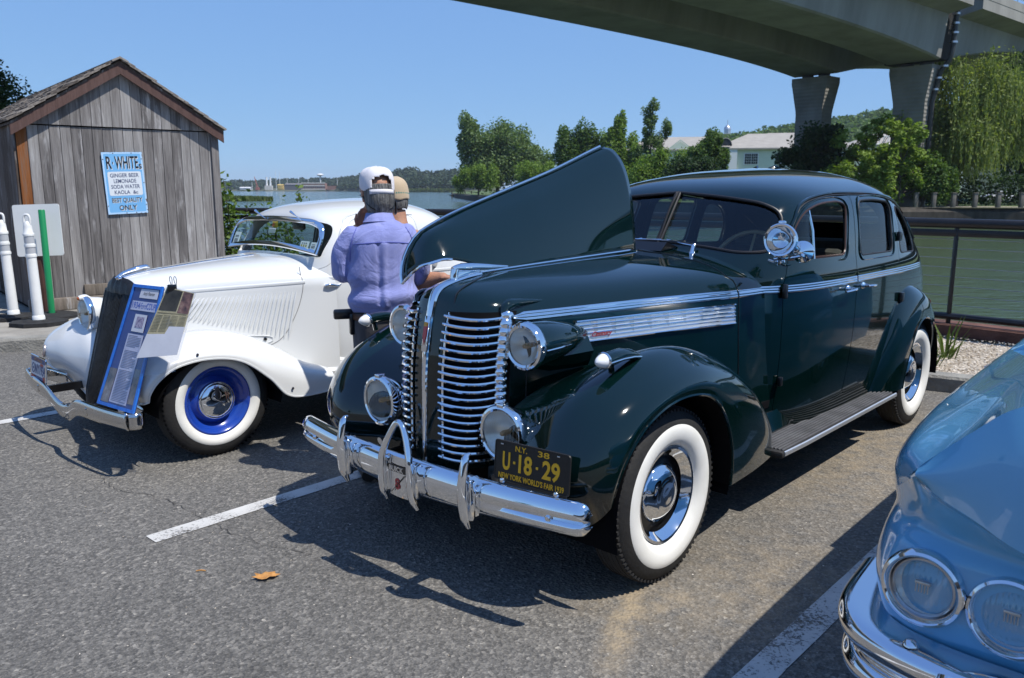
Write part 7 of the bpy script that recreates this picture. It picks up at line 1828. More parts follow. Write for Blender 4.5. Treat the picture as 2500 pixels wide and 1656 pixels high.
for s, y, w_ in (('GINGER BEER', .075, .345), ('LEMONADE', .004, .27), ('SODA WATER', -.066, .345)): stext(s, .003, y, .068, w_, enn, False, .0009)
stext('KAOLA', -.045, -.136, .068, .185, enn, False, .0009); stext('&c', .115, -.136, .062, .06, enn, False, .0012)
stext('BEST QUALITY', .003, -.238, .078, .365, enk, True, .001); stext('ONLY', .005, -.338, .088, .215, enk, True, .0016)
for x, y in ((-.105, .375), (.115, .375), (.23, .3), (.23, .0), (.23, -.28), (-.23, .3), (-.23, -.28), (-.02, -.375), (.1, -.375)):
    g = G(); g.lathe([(.001, .005), (.005, .004), (.007, 0)], (x, y, .002), (0, 0, 1), 8); g.obj('nail', rust, sign)

# ---- channel posts, green pole, blank board
hdpe = noisy('white_plastic', [(.3, (.68, .68, .66)), (.7, (.78, .78, .76))], 6, 6, .45); band = mat('grey_reflective_band', (.42, .43, .45), .35); base_r = noisy('black_rubber_base', [(.3, (.012, .012, .013)), (.7, (.03, .03, .031))], 20, 5, .85, .3, 60)
def channel_post(loc, lean, label):
    t = thing('channel_post', label, 'post', loc, 0, 'white channel posts by the shed'); t.rotation_euler = lean
    g = G(); g.lathe([(.065, .0), (.063, .05), (.055, .06), (.052, .5), (.050, .70), (.056, .70), (.058, .715), (.056, .73), (.050, .73), (.049, .81), (.055, .81), (.057, .825), (.055, .84), (.049, .84), (.048, .93), (.055, .93), (.057, .945), (.054, .96), (.046, .97), (.042, 1.03), (.036, 1.06), (.026, 1.08), (.02, 1.09)], (0, 0, .05), (0, 0, 1), 26); g.obj('tube', hdpe, t)
    for z in (.775, .89):
        g = G(); g.lathe([(.0497, z - .032), (.0507, z - .032), (.0503, z + .032), (.0490, z + .032)], (0, 0, .05), (0, 0, 1), 26); g.obj('reflective_band', band, t)
    g = G(); P = cr([(-.03, 0, 1.11), (-.032, 0, 1.17), (-.02, 0, 1.205), (.02, 0, 1.205), (.032, 0, 1.17), (.03, 0, 1.11)], 18); g.tube(P, .013, 8); g.obj('handle', hdpe, t)
    b = thing('post_base', label.replace('white channel post', 'black rubber base of the channel post'), 'base', (loc[0], loc[1], loc[2]), R(20), 'rubber bases of the channel posts')
    g = G(); oct_ = [(.24 * math.cos(q) * 1.25, .24 * math.sin(q)) for q in np.linspace(0, 2 * PI, 9)[:-1] + PI / 8]; g.prism([(x, y, 0) for x, y in oct_], (0, 0, .045)); g.obj('slab', base_r, b, smooth=False)
    g = G(); g.lathe([(.16, .045), (.13, .062), (.08, .065), (.07, .05)], (0, 0, 0), (0, 0, 1), 24); g.obj('collar', base_r, b)
channel_post((-5.245, 8.975, .138), (0, R(-1.0), 0), 'white channel post in front of the blank sign board')
channel_post((-5.76, 9.37, .138), (0, R(-1.4), 0), 'white channel post cut off at the left picture edge')
t = thing('green_pole', 'thin green pole standing beside the white channel post', 'pole', (-5.41, 9.53, .138))
g = G(); g.lathe([(.036, .0), (.036, 1.24), (.030, 1.25), (.001, 1.25)], (0, 0, 0), (0, 0, 1), 18); g.obj('pole', noisy('green_plastic', [(.3, (.008, .19, .065)), (.7, (.014, .24, .085))], 5, 4, .4), t)
g = G(); g.lathe([(.30, 0), (.30, .03), (.24, .045), (.06, .055), (.05, .04)], (0, 0, 0), (0, 0, 1), 26); g.obj('pole_foot', base_r, t)
t = thing('blank_sign_board', 'blank white board with rounded corners on a brown post by the shed', 'sign', (-5.55, 9.72, .138), R(5))
g = G(); g.prism([(x, -.06, z) for x, z in rounded([(-.262, .70), (.262, .715), (.257, 1.315), (-.267, 1.30)], .03)], (0, .012, 0)); g.obj('board', noisy('white_sign_sheet', [(.3, (.70, .71, .70)), (.7, (.76, .77, .76))], 3, 3, .4), t, smooth=False)
g = G(); g.cbox((-.06, 0, .64), (.09, .09, 1.28), .008); g.obj('post', noisy('red_brown_post', [(.3, (.05, .022, .017)), (.7, (.09, .04, .03))], 5, 6, .8), t)

# ---- railing along the water: tube rail, posts, cables
railm = noisy('dark_rail_paint', [(.3, (.008, .008, .009)), (.7, (.018, .017, .018))], 6, 5, .4)
RL_ = [(-14, 15.55), (-9.0, 14.85), (-4.65, 13.68), (-.98, 12.68), (2.5, 10.60), (4.48, 8.70), (5.12, 8.02), (7.5, 5.36), (12.9, -.5)]
RZ = 1.27
rail_t = thing('waterside_railing', 'dark steel railing with thin cables along the water edge', 'railing', (2.5, 10.6, .22))
RO = np.array([2.5, 10.6, .22])
D = cr(RL_, 110)
g = G(); g.tube([(x - RO[0], y - RO[1], RZ - RO[2]) for x, y in D], .05, 12); g.obj('top_rail', railm, rail_t)
g = G(); g.tube([(x - RO[0], y - RO[1], RZ - .10 - RO[2]) for x, y in D], .030, 6, sq=(.8, 1.4)); g.obj('under_rail', railm, rail_t)
g = G(); g.tube([(x - RO[0], y - RO[1], .30 - RO[2]) for x, y in D], .035, 8); g.obj('bottom_rail', railm, rail_t)
cable = mat('steel_cable', (.35, .36, .36), .35, .9)
for i in range(8):
    z = .42 + i * .098
    g = G(); g.tube([(x - RO[0], y - RO[1], z - RO[2]) for x, y in D[::2]], .0032, 5); g.obj('cable', cable, rail_t)
Lc = np.concatenate([[0], np.cumsum(np.linalg.norm(np.diff(D, axis=0), axis=1))])
i0 = int(np.argmin(np.hypot(D[:, 0] - 4.60, D[:, 1] - 8.57))); s0 = Lc[i0]
for k in range(-9, 6):
    s = s0 + k * 2.0
    if s < 0 or s > Lc[-1]: continue
    x = np.interp(s, Lc, D[:, 0]); y = np.interp(s, Lc, D[:, 1]); g = G(); g.cbox((x - RO[0], y - RO[1], (RZ - .22) / 2), (.028, .05, RZ - .22), .004); g.obj('post', railm, rail_t)

# ---- shrub by the railing, weeds in the gravel
rg = np.random.default_rng(71)
def shrub(loc, label, stems, size, lm, seed, group=None):
    q = np.random.default_rng(seed); t = thing('shrub', label, 'shrub', loc, group=group); C = []; g = G()
    for (dx, dy, h_, lean) in stems:
        P = cr([(dx * .4, dy * .4, 0), (dx * .8, dy * .8, h_ * .5), (dx + lean, dy, h_)], 10); g.tube(P, np.linspace(.012, .004, 10), 5)
        k = int(h_ * 95); tt = q.uniform(.12, 1.02, k); idx = np.clip(tt * 9, 0, 9)
        base = np.stack([np.interp(idx, np.arange(10), P[:, c]) for c in range(3)], 1); C.append(base + q.normal(0, .10, (k, 3)) * [1, 1, .7])
    quad_mesh('foliage', leaves(np.vstack(C), size, q, .5, 1.7), lm, t); g.obj('stem', bark, t); return t
st = [(rg.uniform(-1.5, 1.6), rg.uniform(-.5, .5), rg.uniform(.7, 1.35), rg.uniform(-.15, .15)) for i in range(30)] + [(-.55, 0, 1.62, .05), (-.50, .1, 1.5, -.05), (.62, 0, 1.48, .05), (-.62, .1, 1.42, 0), (-.45, .0, 1.66, 0)]
shrub((far(620, 12.35), 12.35, .10), 'sprawling green shrub in front of the railing beside the shed', st, .085, LM['vine'], 72)
for i, (x, y, lb) in enumerate(((3.70, 7.35, 'small weed in the gravel just behind the sedan tail'), (3.98, 7.38, 'taller weed in the gravel right of the sedan tail'), (3.62, 6.98, 'low weed in the gravel by the kerb'))):
    q = np.random.default_rng(80 + i); t = thing('weed', lb, 'plant', (x, y, .10), group='weeds in the gravel'); V = []
    for k in range(26):
        a = q.uniform(0, 2 * PI); h_ = q.uniform(.12, (.34, .40, .15)[i]); w_ = .012; d = np.array([math.cos(a), math.sin(a), 0]); pz = np.array([-d[1], d[0], 0]) * w_
        b0 = d * q.uniform(0, .10); mid_ = b0 + d * .04 + [0, 0, h_ * .6]; tip = b0 + d * .12 + [0, 0, h_]
        V.append([b0 - pz * .6, b0 + pz * .6, mid_ + pz, mid_ - pz]); V.append([mid_ - pz, mid_ + pz, tip + pz * .15, tip - pz * .15])
    quad_mesh('blades', np.array(V), LM['grass'], t)
# dry leaf on the asphalt
g = G(); q = np.random.default_rng(5); outl = [(.06 * r_ * math.cos(a), .036 * r_ * math.sin(a)) for a, r_ in zip(np.linspace(0, 2 * PI, 17)[:-1], [1, .7, .95, .6, .9, .75, 1.05, .7, 1, .6, .85, .7, 1.0, .65, .9, .75])]
g.fan(outl, 3, lambda p: np.array([p[0], p[1], .008 + 1.6 * p[0] ** 2 + .25 * abs(p[1]) + .004 * math.sin(p[0] * 90)])); o = g.obj('dry_leaf', noisy('dry_leaf_orange', [(.3, (.36, .16, .04)), (.7, (.55, .28, .09))], 60, 4, .8)); solidify(o, .0012); o.location = (-1.04, 3.225, .001); o.rotation_euler = (0, 0, R(20)); tag(o, 'curled orange dry leaf lying on the asphalt', 'leaf')
g = G(); g.tube(cr([(0, 0, .003), (.02, .004, .005), (.04, .002, .003)], 8), .0028, 5); o = g.obj('straw_bit', MATS['dry_leaf_orange']); o.location = (-1.36, 3.29, 0); tag(o, 'short straw bit on the asphalt left of the dry leaf', 'straw')
# ================================================================ people
def ellips(p, r0, q, r1, n=14, m=10, flat=None): pass
def limb_mesh(g, path, radii, n=14, sq=None, samples=16):
    P = cr(path, samples); L = np.concatenate([[0], np.cumsum(np.linalg.norm(np.diff(np.array(path, float), axis=0), axis=1))]); L /= L[-1]
    r = np.interp(np.linspace(0, 1, samples), L, radii)
    g.tube(P, r, n, sq=sq)
    for c, rr in ((P[0], r[0]), (P[-1], r[-1])): ball(g, c, (rr, rr, rr) if sq is None else (rr * max(sq) * .0 + rr * sq[0], rr * sq[0], rr * sq[1] if False else rr * min(sq)), 10, 7)
def ball(g, c, r, n=18, m=12):
    a = np.linspace(0, 2 * PI, n, endpoint=False); rows = []
    for t in np.linspace(-PI / 2 + .02, PI / 2 - .02, m):
        rows.append(np.stack([c[0] + r[0] * np.cos(t) * np.cos(a), c[1] + r[1] * np.cos(t) * np.sin(a), np.full(n, c[2] + r[2] * np.sin(t))], 1))
    k = g.n; g.grid(np.array(rows), cv=True); g.f.append(tuple(range(k, k + n))[::-1]); g.f.append(tuple(range(g.n - n, g.n))); g.mi += [0, 0]
def torso(g, secs, n=28, samples=30):
    """secs: (z, cx, cy, rx, ry): y is across the shoulders"""
    S = crp(np.array(secs, float), 6); rows = []; a = np.linspace(0, 2 * PI, n, endpoint=False)
    for z, cx, cy, rx, ry in S:
        c = np.cos(a); s = np.sin(a); e = .82
        rows.append(np.stack([cx + rx * np.sign(c) * np.abs(c) ** e, cy + ry * np.sign(s) * np.abs(s) ** e, np.full(n, z)], 1))
    k = g.n; g.grid(np.array(rows), cv=True); g.f.append(tuple(range(k, k + n))[::-1]); g.f.append(tuple(range(g.n - n, g.n))); g.mi += [0, 0]
def fuse(g, name, m, parent, vox=.012, smooth=3, disp=None):
    o = g.obj(name, m, parent, sharp=None)
    md = o.modifiers.new('r', 'REMESH'); md.mode = 'VOXEL'; md.voxel_size = vox; md.use_smooth_shade = True
    if smooth: sm = o.modifiers.new('s', 'SMOOTH'); sm.iterations = smooth; sm.factor = .5
    bake(o); o.data.polygons.foreach_set('use_smooth', [True] * len(o.data.polygons))
    if not o.data.materials: o.data.materials.append(m)
    if disp:
        k = len(o.data.vertices); co = np.empty(k * 3); o.data.vertices.foreach_get('co', co); co = co.reshape(-1, 3)
        nr = np.empty(k * 3); o.data.vertices.foreach_get('normal', nr); nr = nr.reshape(-1, 3)
        co += nr * disp(co)[:, None]; o.data.vertices.foreach_set('co', co.ravel()); o.data.update()
    return o
def skin_mat(name, c):
    m = noisy(name, [(.3, tuple(x * .86 for x in c)), (.7, tuple(min(1, x * 1.1) for x in c))], 30, 5, .55, .15, 160)
    b = m.node_tree.nodes['Principled BSDF']; b.inputs['Subsurface Weight'].default_value = .12; b.inputs['Subsurface Radius'].default_value = (.02, .008, .004); b.inputs['Subsurface Scale'].default_value = .5; return m
def cloth(name, stops, weave=700, bump=.25, scale=5):
    m = noisy(name, stops, scale, 6, .9, bump, weave, spec=.15); b = m.node_tree.nodes['Principled BSDF']; b.inputs['Sheen Weight'].default_value = .2; return m
sunskin = skin_mat('tanned_skin', (.42, .215, .135)); paleskin = skin_mat('fair_skin', (.52, .295, .205))
blue_shirt = cloth('periwinkle_cotton', [(.3, (.20, .225, .47)), (.5, (.245, .272, .55)), (.7, (.29, .315, .61))])
def add_wrinkles(m, strength=.5, scale=3.2):
    n, l = m.node_tree.nodes, m.node_tree.links; b = n['Principled BSDF']; mp = tex_coord(n, l, (1, 1, .8), rot=(.3, .5, .2))
    w = add(n, 'ShaderNodeTexNoise', Scale=scale, Detail=5.0, Roughness=.5, Distortion=1.4); l.new(mp.outputs[0], w.inputs['Vector'])
    mu = add(n, 'ShaderNodeMath', operation='PINGPONG'); mu.inputs[1].default_value = .09; l.new(w.outputs['Fac'], mu.inputs[0])
    bp = add(n, 'ShaderNodeBump', Strength=strength, Distance=.06); l.new(mu.outputs[0], bp.inputs['Height'])
    old = b.inputs['Normal'].links[0].from_node if b.inputs['Normal'].links else None
    if old: l.new(bp.outputs['Normal'], old.inputs['Normal'])
    else: l.new(bp.outputs['Normal'], b.inputs['Normal'])
add_wrinkles(blue_shirt, 1.0, 3.0)
tee = cloth('white_cotton', [(.3, (.72, .71, .70)), (.7, (.80, .79, .78))]); add_wrinkles(tee, .3, 3)
trous = cloth('charcoal_cotton', [(.3, (.045, .042, .045)), (.7, (.085, .078, .08))]); add_wrinkles(trous, .4, 3)
khaki = cloth('khaki_cotton', [(.3, (.26, .235, .19)), (.7, (.34, .31, .26))]); add_wrinkles(khaki, .3, 3)
capw = cloth('white_cap_cotton', [(.3, (.62, .60, .63)), (.7, (.72, .70, .73))], 900); capt = cloth('tan_cap_cotton', [(.3, (.42, .32, .20)), (.7, (.52, .41, .28))], 900)
hairm = noisy('grey_hair', [(.3, (.045, .042, .04)), (.55, (.17, .165, .155)), (.75, (.36, .35, .33))], 70, 6, .6, .8, 220, vec=(1, 1, .12))
beltm = noisy('brown_leather', [(.3, (.055, .022, .010)), (.7, (.10, .042, .02))], 20, 4, .5)
shoe = mat('dark_shoe', (.03, .025, .02), .5)

def squeeze(g, k):
    for v in g.v: v[:, 1] *= k
def hand(g, w, d, up, side, size=.9, curl=.5, thumb=1):
    """palm and five fingers from wrist w along d; up is the back-of-hand normal; curl bends the fingers"""
    d = np.array(d, float); d /= np.linalg.norm(d); up = np.array(up, float); up -= d * (up @ d); up /= np.linalg.norm(up); sd = np.cross(up, d) * side
    k = size; w = np.array(w, float)
    for q in np.linspace(-.030, .030, 4): g.tube([w + sd * q * .75 * k, w + d * .045 * k + sd * q * k, w + d * .090 * k + sd * q * k * 1.05], [.016 * k, .0165 * k, .0125 * k], 8)
    for i, (q, L) in enumerate(((-.034, .058), (-.012, .076), (.011, .082), (.033, .074))):
        p = w + d * .088 * k + sd * q * k * 1.05; dd = d.copy(); pts = [p]
        for j in range(3):
            a = curl * (.55 + .4 * j); dd = d * math.cos(a) - up * math.sin(a); p = p + dd * L * k * (.44, .32, .24)[j]; pts.append(p)
        g.tube(cr(pts, 9), np.linspace(.0098, .0068, 9) * k, 8); ball(g, pts[-1], (.0068 * k,) * 3, 8, 6)
    p = w + d * .025 * k + sd * .030 * thumb * k; pts = [p, p + (d * .5 + sd * thumb * .75 - up * .2) * .036 * k, p + (d * .85 + sd * thumb * .85 - up * .45) * .066 * k]
    g.tube(cr(pts, 7), np.linspace(.0145, .0085, 7) * k, 8); ball(g, pts[-1], (.0085 * k,) * 3, 8, 6)
def head(g, c, face, tilt=0.0, k=1.0):
    """skull, jaw, nose, brows, lips, ears and neck stub; face is the horizontal facing direction"""
    f = np.array([face[0], face[1], -tilt]); f /= np.linalg.norm(f); s = np.array([-face[1], face[0], 0]); u = np.cross(f, s); c = np.array(c, float)
    def P(x, y, z): return c + (f * x + s * y + u * z) * k
    def eb(x, y, z, rx, ry, rz, n=18, m=12):
        a = np.linspace(0, 2 * PI, n, endpoint=False); rows = [[P(x + rx * math.cos(t) * math.cos(q), y + ry * math.cos(t) * math.sin(q), z + rz * math.sin(t)) for q in a] for t in np.linspace(-PI / 2 + .03, PI / 2 - .03, m)]
        kk = g.n; g.grid(np.array(rows), cv=True); g.f.append(tuple(range(kk, kk + n))[::-1]); g.f.append(tuple(range(g.n - n, g.n))); g.mi += [0, 0]
    eb(-.012, 0, .035, .095, .076, .088, 24, 16); eb(.022, 0, -.03, .070, .064, .085, 20, 14); eb(.045, 0, -.085, .036, .040, .028)
    eb(.083, 0, -.012, .018, .013, .026); eb(.088, 0, -.028, .016, .016, .011); eb(.078, 0, .020, .016, .050, .010); eb(.076, 0, -.062, .012, .024, .009)
    for q in (1, -1):
        eb(.060, q * .035, -.030, .022, .024, .026); eb(-.008, q * .078, -.005, .020, .009, .032); eb(-.014, q * .084, .004, .016, .007, .026); eb(.004, q * .076, -.030, .010, .008, .012)
    g.tube([P(-.025, 0, -.06), P(-.030, 0, -.12), P(-.035, 0, -.17)], [.060, .060, .066], 16)
    return P
def cap(parent, P, m, name, opening=False, bill=True):
    rows = []; a = np.linspace(0, 2 * PI, 40, endpoint=False)
    cp = bpy.data.objects.new(name, None); COL.objects.link(cp); cp.parent = parent
    prof_ = [(1.00, .030), (1.02, .055), (1.0, .085), (.92, .110), (.74, .130), (.45, .142), (.02, .146)]
    for r, z in prof_:
        rows.append([P(-.012 + .106 * r * math.cos(q), .088 * r * math.sin(q), z + .004 * math.sin(6 * q) * r + (.010 * math.cos(q) if math.cos(q) > 0 else .036 * math.cos(q)) * (1 - (z - .03) / .12)) for q in a])
    rows = np.array(rows); g = G()
    if opening:                                      # arched gap above the strap at the back
        nrow, ncol = rows.shape[:2]; dense = crp(rows, 4); g2 = G(); V = dense.reshape(-1, 3); F = []
        for i in range(dense.shape[0] - 1):
            for j in range(ncol):
                jm = j - ncol / 2 + .5; h_ = i / 4
                if h_ > .7 and (jm / 4.4) ** 2 + ((h_ - .7) / 1.9) ** 2 < 1: continue
                F.append((i * ncol + j, (i + 1) * ncol + j, (i + 1) * ncol + (j + 1) % ncol, i * ncol + (j + 1) % ncol))
        g.add(V, F)
    else: g.grid(crp(rows, 3), cv=True)
    o = g.obj('cap_crown', m, cp, sharp=None); solidify(o, .003, 1)
    if bill:
        g = G(); q = np.linspace(-1.05, 1.05, 18)
        g.grid(np.array([[P(-.012 + .104 * math.cos(t), .088 * math.sin(t), .034), P(-.012 + .104 * math.cos(t) + .05 * math.cos(t * .7), .084 * math.sin(t), .034), P(-.012 + .104 * math.cos(t) + .078 * math.cos(t * .85), .078 * math.sin(t), .022)] for t in q])); o = g.obj('cap_bill', m, cp); solidify(o, .004)
    g = G(); ball(g, P(-.012, 0, .150), (.007, .007, .004), 10, 6); g.obj('cap_button', m, cp)
    if opening:
        g = G(); jq = np.linspace(PI - .8, PI + .8, 14); g.grid(np.array([[P(-.012 + .109 * math.cos(t), .091 * math.sin(t), z) for z in (-.008, .016)] for t in jq])); o = g.obj('cap_strap', m, cp); solidify(o, .003, 1)
    return cp

# ---- man in the blue shirt, seen from behind, hand raised to his chin
M1 = (-.712, 4.46, 0)
man = thing('person', 'man in a periwinkle blue shirt and white cap seen from behind, hand at his chin', 'person', M1, R(106))
# local frame: +x is the way he faces (away from the camera), +y his left
fc = (math.cos(R(10)), math.sin(R(10))); KY = .84
g = G()
LH = np.array([.155, .135, 1.435]); RHw = np.array([.27, .02, 1.165])
limb_mesh(g, [(-.005, .21, 1.355), (.02, .262, 1.19), (.15, .225, 1.18), (.18, .18, 1.33), LH - [.0, .02, .03]], [.05, .046, .043, .036, .028])
hand(g, LH - [.0, .02, .03], (-.10, -.30, 1), (.8, .6, .1), 1, .95, .9, -1)
limb_mesh(g, [(.0, -.225, 1.355), (.06, -.285, 1.16), (.20, -.13, 1.13), RHw], [.05, .045, .036, .028])
hand(g, RHw, (.1, 1, .15), (1, 0, .2), 1, .95, .6, 1)
torso(g, [(.90, 0, 0, .12, .165), (1.05, .0, 0, .125, .16), (1.25, .0, 0, .12, .175), (1.38, .0, 0, .10, .165), (1.44, .01, 0, .075, .09), (1.47, .03, 0, .055, .06)])
for s in (1, -1): limb_mesh(g, [(0, s * .085, .92), (.01, s * .095, .50), (-.01, s * .10, .10)], [.085, .055, .040])
squeeze(g, KY)
PH1 = head(g, (.065, .005, 1.590), fc, .12, 1.0)
fuse(g, 'body', sunskin, man, .0075, 2)
# hair under the cap
g = G(); rows = []
for z, kx, ky in ((.045, 1.04, 1.03), (.02, 1.05, 1.04), (-.02, 1.03, 1.02), (-.055, .95, .95), (-.085, .80, .84), (-.102, .70, .74)):
    rows.append([PH1(-.014 + .097 * kx * math.cos(t), .079 * ky * math.sin(t), z - .012 * abs(math.sin(t)) * (z < 0)) for t in np.linspace(PI * .60, PI * 1.40, 26)])
o = None; g.grid(crp(np.array(rows), 4)); o = g.obj('hair', hairm, man, sharp=None); solidify(o, .008, 1)
cap(man, PH1, capw, 'cap', True)
g = G(); g.tube(cr([PH1(.03, .082, .0), PH1(-.03, .083, -.02), PH1(-.075, .06, -.075), PH1(-.09, .0, -.095), PH1(-.075, -.06, -.075), PH1(-.03, -.083, -.02), PH1(.03, -.082, .0)], 36), .0055, 6); g.obj('glasses_strap', blackp, man)
g = G(); g.tube(cr([PH1(.02, -.080, .0), PH1(-.02, -.095, -.05), PH1(-.045, -.085, -.11)], 12), .008, 6, sq=(.5, 1.6)); g.obj('strap_tail', blackp, man)
# shirt: back, shoulders and both sleeves
def shirt_disp(co):
    x, y, z = co.T
    d = .009 * np.sin(11 * (z * 1.0 + y * 1.6) + 2 * np.sin(7 * x)) + .006 * np.sin(19 * (z - 1.3 * y) + 3 * np.sin(9 * y)) * np.clip((1.36 - z) * 4, 0, 1)
    d += .010 * np.exp(-((y + .02 * (z - 1.2)) / .014) ** 2) * ((z < 1.34) & (z > 1.0) & (x < 0))          # box pleat
    d -= .009 * np.exp(-((y - .03) / .010) ** 2) * ((z < 1.34) & (z > 1.02) & (x < 0))
    d += .016 * np.sin(38 * (z - 1.0) + 6 * y) * np.exp(-((z - 1.06) / .075) ** 2)                            # folds above the belt
    d += .008 * np.sin(30 * (z + .9 * np.abs(y)) ) * np.exp(-(((np.abs(y) - .19) / .07) ** 2)) * np.exp(-((z - 1.2) / .14) ** 2)
    return d
g = G()
torso(g, [(.955, .0, 0, .150, .198), (1.0, .0, 0, .158, .205), (1.10, .0, 0, .152, .205), (1.22, -.005, 0, .146, .212), (1.32, -.012, 0, .132, .218), (1.385, -.012, 0, .112, .200), (1.425, -.002, 0, .090, .145), (1.455, .015, 0, .072, .085), (1.475, .025, 0, .064, .068)])
limb_mesh(g, [(-.01, .178, 1.365), (.0, .232, 1.29), (.02, .265, 1.180), (.15, .228, 1.180), (.182, .190, 1.30)], [.070, .072, .064, .058, .046])
limb_mesh(g, [(-.01, -.178, 1.365), (.0, -.228, 1.29), (.05, -.250, 1.165), (.19, -.150, 1.135), (.235, -.05, 1.155)], [.070, .072, .064, .058, .046])
squeeze(g, KY)
shirt = fuse(g, 'shirt', blue_shirt, man, .009, 2, shirt_disp)
g = G(); a = np.linspace(0, 2 * PI, 40, endpoint=False); rows = []
for r_, z, dx in ((.068, 1.440, .018), (.070, 1.462, .022), (.066, 1.490, .036), (.0685, 1.492, .036), (.078, 1.462, .020), (.088, 1.442, .012)):
    rows.append(np.stack([dx + r_ * 1.0 * np.cos(a), r_ * 1.04 * np.sin(a), z + .010 * np.cos(a) * -1 + .0 * a], 1))
g.grid(np.array(rows), cv=True); g.obj('collar', blue_shirt, shirt, sharp=None)
def back_x(y, z): 
    co = np.empty(len(shirt.data.vertices) * 3); shirt.data.vertices.foreach_get('co', co); co = co.reshape(-1, 3)
    d = (co[:, 1] - y) ** 2 + (co[:, 2] - z) ** 2 + (co[:, 0] > -.02) * 9; return co[int(np.argmin(d)), 0]
seam = mat('shirt_seam', (.10, .12, .40), .9)
g = G(); g.tube([(back_x(y, 1.345 - .55 * y * y) - .001, y, 1.345 - .55 * y * y) for y in np.linspace(-.155, .155, 26)], .0028, 5); g.obj('yoke_seam', seam, shirt)
for s in (1, -1):
    g = G(); pts = [(-.075, s * .130, 1.418), (-.108, s * .155, 1.37), (-.112, s * .168, 1.31), (-.09, s * .172, 1.24)]
    g.tube([(back_x(y, z) - .0015, y, z) for x, y, z in cr(pts, 14)], .0026, 5); g.obj('sleeve_seam', seam, shirt)
g = G(); torso(g, [(.80, 0, 0, .145, .185), (.90, 0, 0, .148, .192), (.965, 0, 0, .140, .186)])
for s in (1, -1): limb_mesh(g, [(0, s * .095, .86), (.015, s * .105, .50), (-.005, s * .11, .09)], [.105, .082, .074])
squeeze(g, KY)
trs = fuse(g, 'trousers', trous, man, .012, 2)
g = G(); a = np.linspace(0, 2 * PI, 44, endpoint=False); e = .82
g.grid(np.array([np.stack([.150 * np.sign(np.cos(a)) * np.abs(np.cos(a)) ** e, .197 * KY * np.sign(np.sin(a)) * np.abs(np.sin(a)) ** e, np.full(44, z)], 1) for z in (.928, .962)]), cv=True); o = g.obj('belt', beltm, man); solidify(o, .004, 1)
g = G(); g.cbox((-.02, .215, .955), (.035, .105, .055), .012); g.cbox((-.02, .170, .90), (.05, .03, .12), .012); g.obj('phone_holster', blackp, man)
for s in (1, -1):
    g = G(); g.tube([(-.07, s * .11, .045), (.02, s * .112, .05), (.12, s * .118, .035), (.17, s * .12, .03)], [.040, .044, .042, .028], 12, sq=(1, .9)); g.obj('shoe', shoe, man)

# ---- man in the white shirt and tan cap, mostly hidden behind him
M2 = (-.67, 4.97, .012)
man2 = thing('person', 'man in a white shirt, tan cap and khaki shorts half hidden behind the blue shirt', 'person', M2, R(150))
g = G()
w2 = np.array([.135, .335, 1.105])
limb_mesh(g, [(.0, .21, 1.30), (.0, .30, 1.08), (.06, .31, 1.075)], [.05, .044, .042])
torso(g, [(.88, 0, 0, .12, .165), (1.05, .0, 0, .125, .16), (1.2, .0, 0, .12, .17), (1.31, .0, 0, .10, .16), (1.37, .01, 0, .075, .09), (1.41, .03, 0, .056, .06)])
limb_mesh(g, [(.0, .21, 1.30), (-.03, .27, 1.10), (-.02, .30, 1.09)], [.05, .045, .04])
# his forearm reaches over the green sedan's nose
T2 = Matrix.Translation(M2) @ Matrix.Rotation(R(150), 4, 'Z'); I2 = np.array(T2.inverted())
def l2(p): return (I2 @ np.array([*p, 1.0]))[:3]
elb = l2((-.52, 4.62, 1.10)); wr = l2((-.385, 4.56, 1.135))
limb_mesh(g, [(.0, .21, 1.30), elb * .45 + np.array([0, .24, 1.24]) * .55, elb, (elb + wr) / 2 + [0, 0, .004], wr], [.052, .05, .047, .045, .030])
hand(g, wr, np.array(l2((-.30, 4.54, 1.13))) - wr, (0, 0, 1), 1, .95, .5, 1)
limb_mesh(g, [(.0, -.21, 1.30), (.03, -.27, 1.08), (.10, -.25, .86)], [.05, .044, .03])
hand(g, (.10, -.25, .86), (.25, .02, -1), (0, -1, 0), 1, .95, .5, 1)
for s in (1, -1): limb_mesh(g, [(0, s * .085, .90), (.01, s * .095, .48), (-.01, s * .10, .08)], [.085, .058, .040])
PH2 = head(g, (.055, .0, 1.535), (math.cos(R(-22)), math.sin(R(-22))), .15, .98)
fuse(g, 'body', sunskin, man2, .0085, 2)
g = G(); rows = []
for z, kx, ky in ((.045, 1.04, 1.03), (.01, 1.05, 1.03), (-.03, 1.0, .98), (-.055, .88, .86)): rows.append([PH2(-.014 + .095 * kx * math.cos(t), .077 * ky * math.sin(t), z) for t in np.linspace(PI * .62, PI * 1.38, 22)])
g.grid(crp(np.array(rows), 4)); o = g.obj('hair', hairm, man2, sharp=None); solidify(o, .004, 1)
cap(man2, PH2, capt, 'cap', False)
g = G(); g.tube([PH2(-.012 + .108 * math.cos(t), .090 * math.sin(t), .034) for t in np.linspace(2.0, 4.3, 16)], .011, 6, sq=(.3, 1)); g.obj('cap_band', mat('teal_trim', (.02, .19, .16), .7), man2)
g = G(); g.tube(cr([PH2(.088, .04, .005), PH2(.03, .083, .008), PH2(-.02, .088, .002)], 10), .0022, 5); g.tube(cr([PH2(.088, -.04, .005), PH2(.03, -.083, .008), PH2(-.02, -.088, .002)], 10), .0022, 5)
for s in (1, -1): g.tube([PH2(.094, s * .036 + .024 * math.cos(t), -.004 + .018 * math.sin(t)) for t in np.linspace(0, 2 * PI, 18)], .0018, 5)
g.obj('glasses', steel, man2)
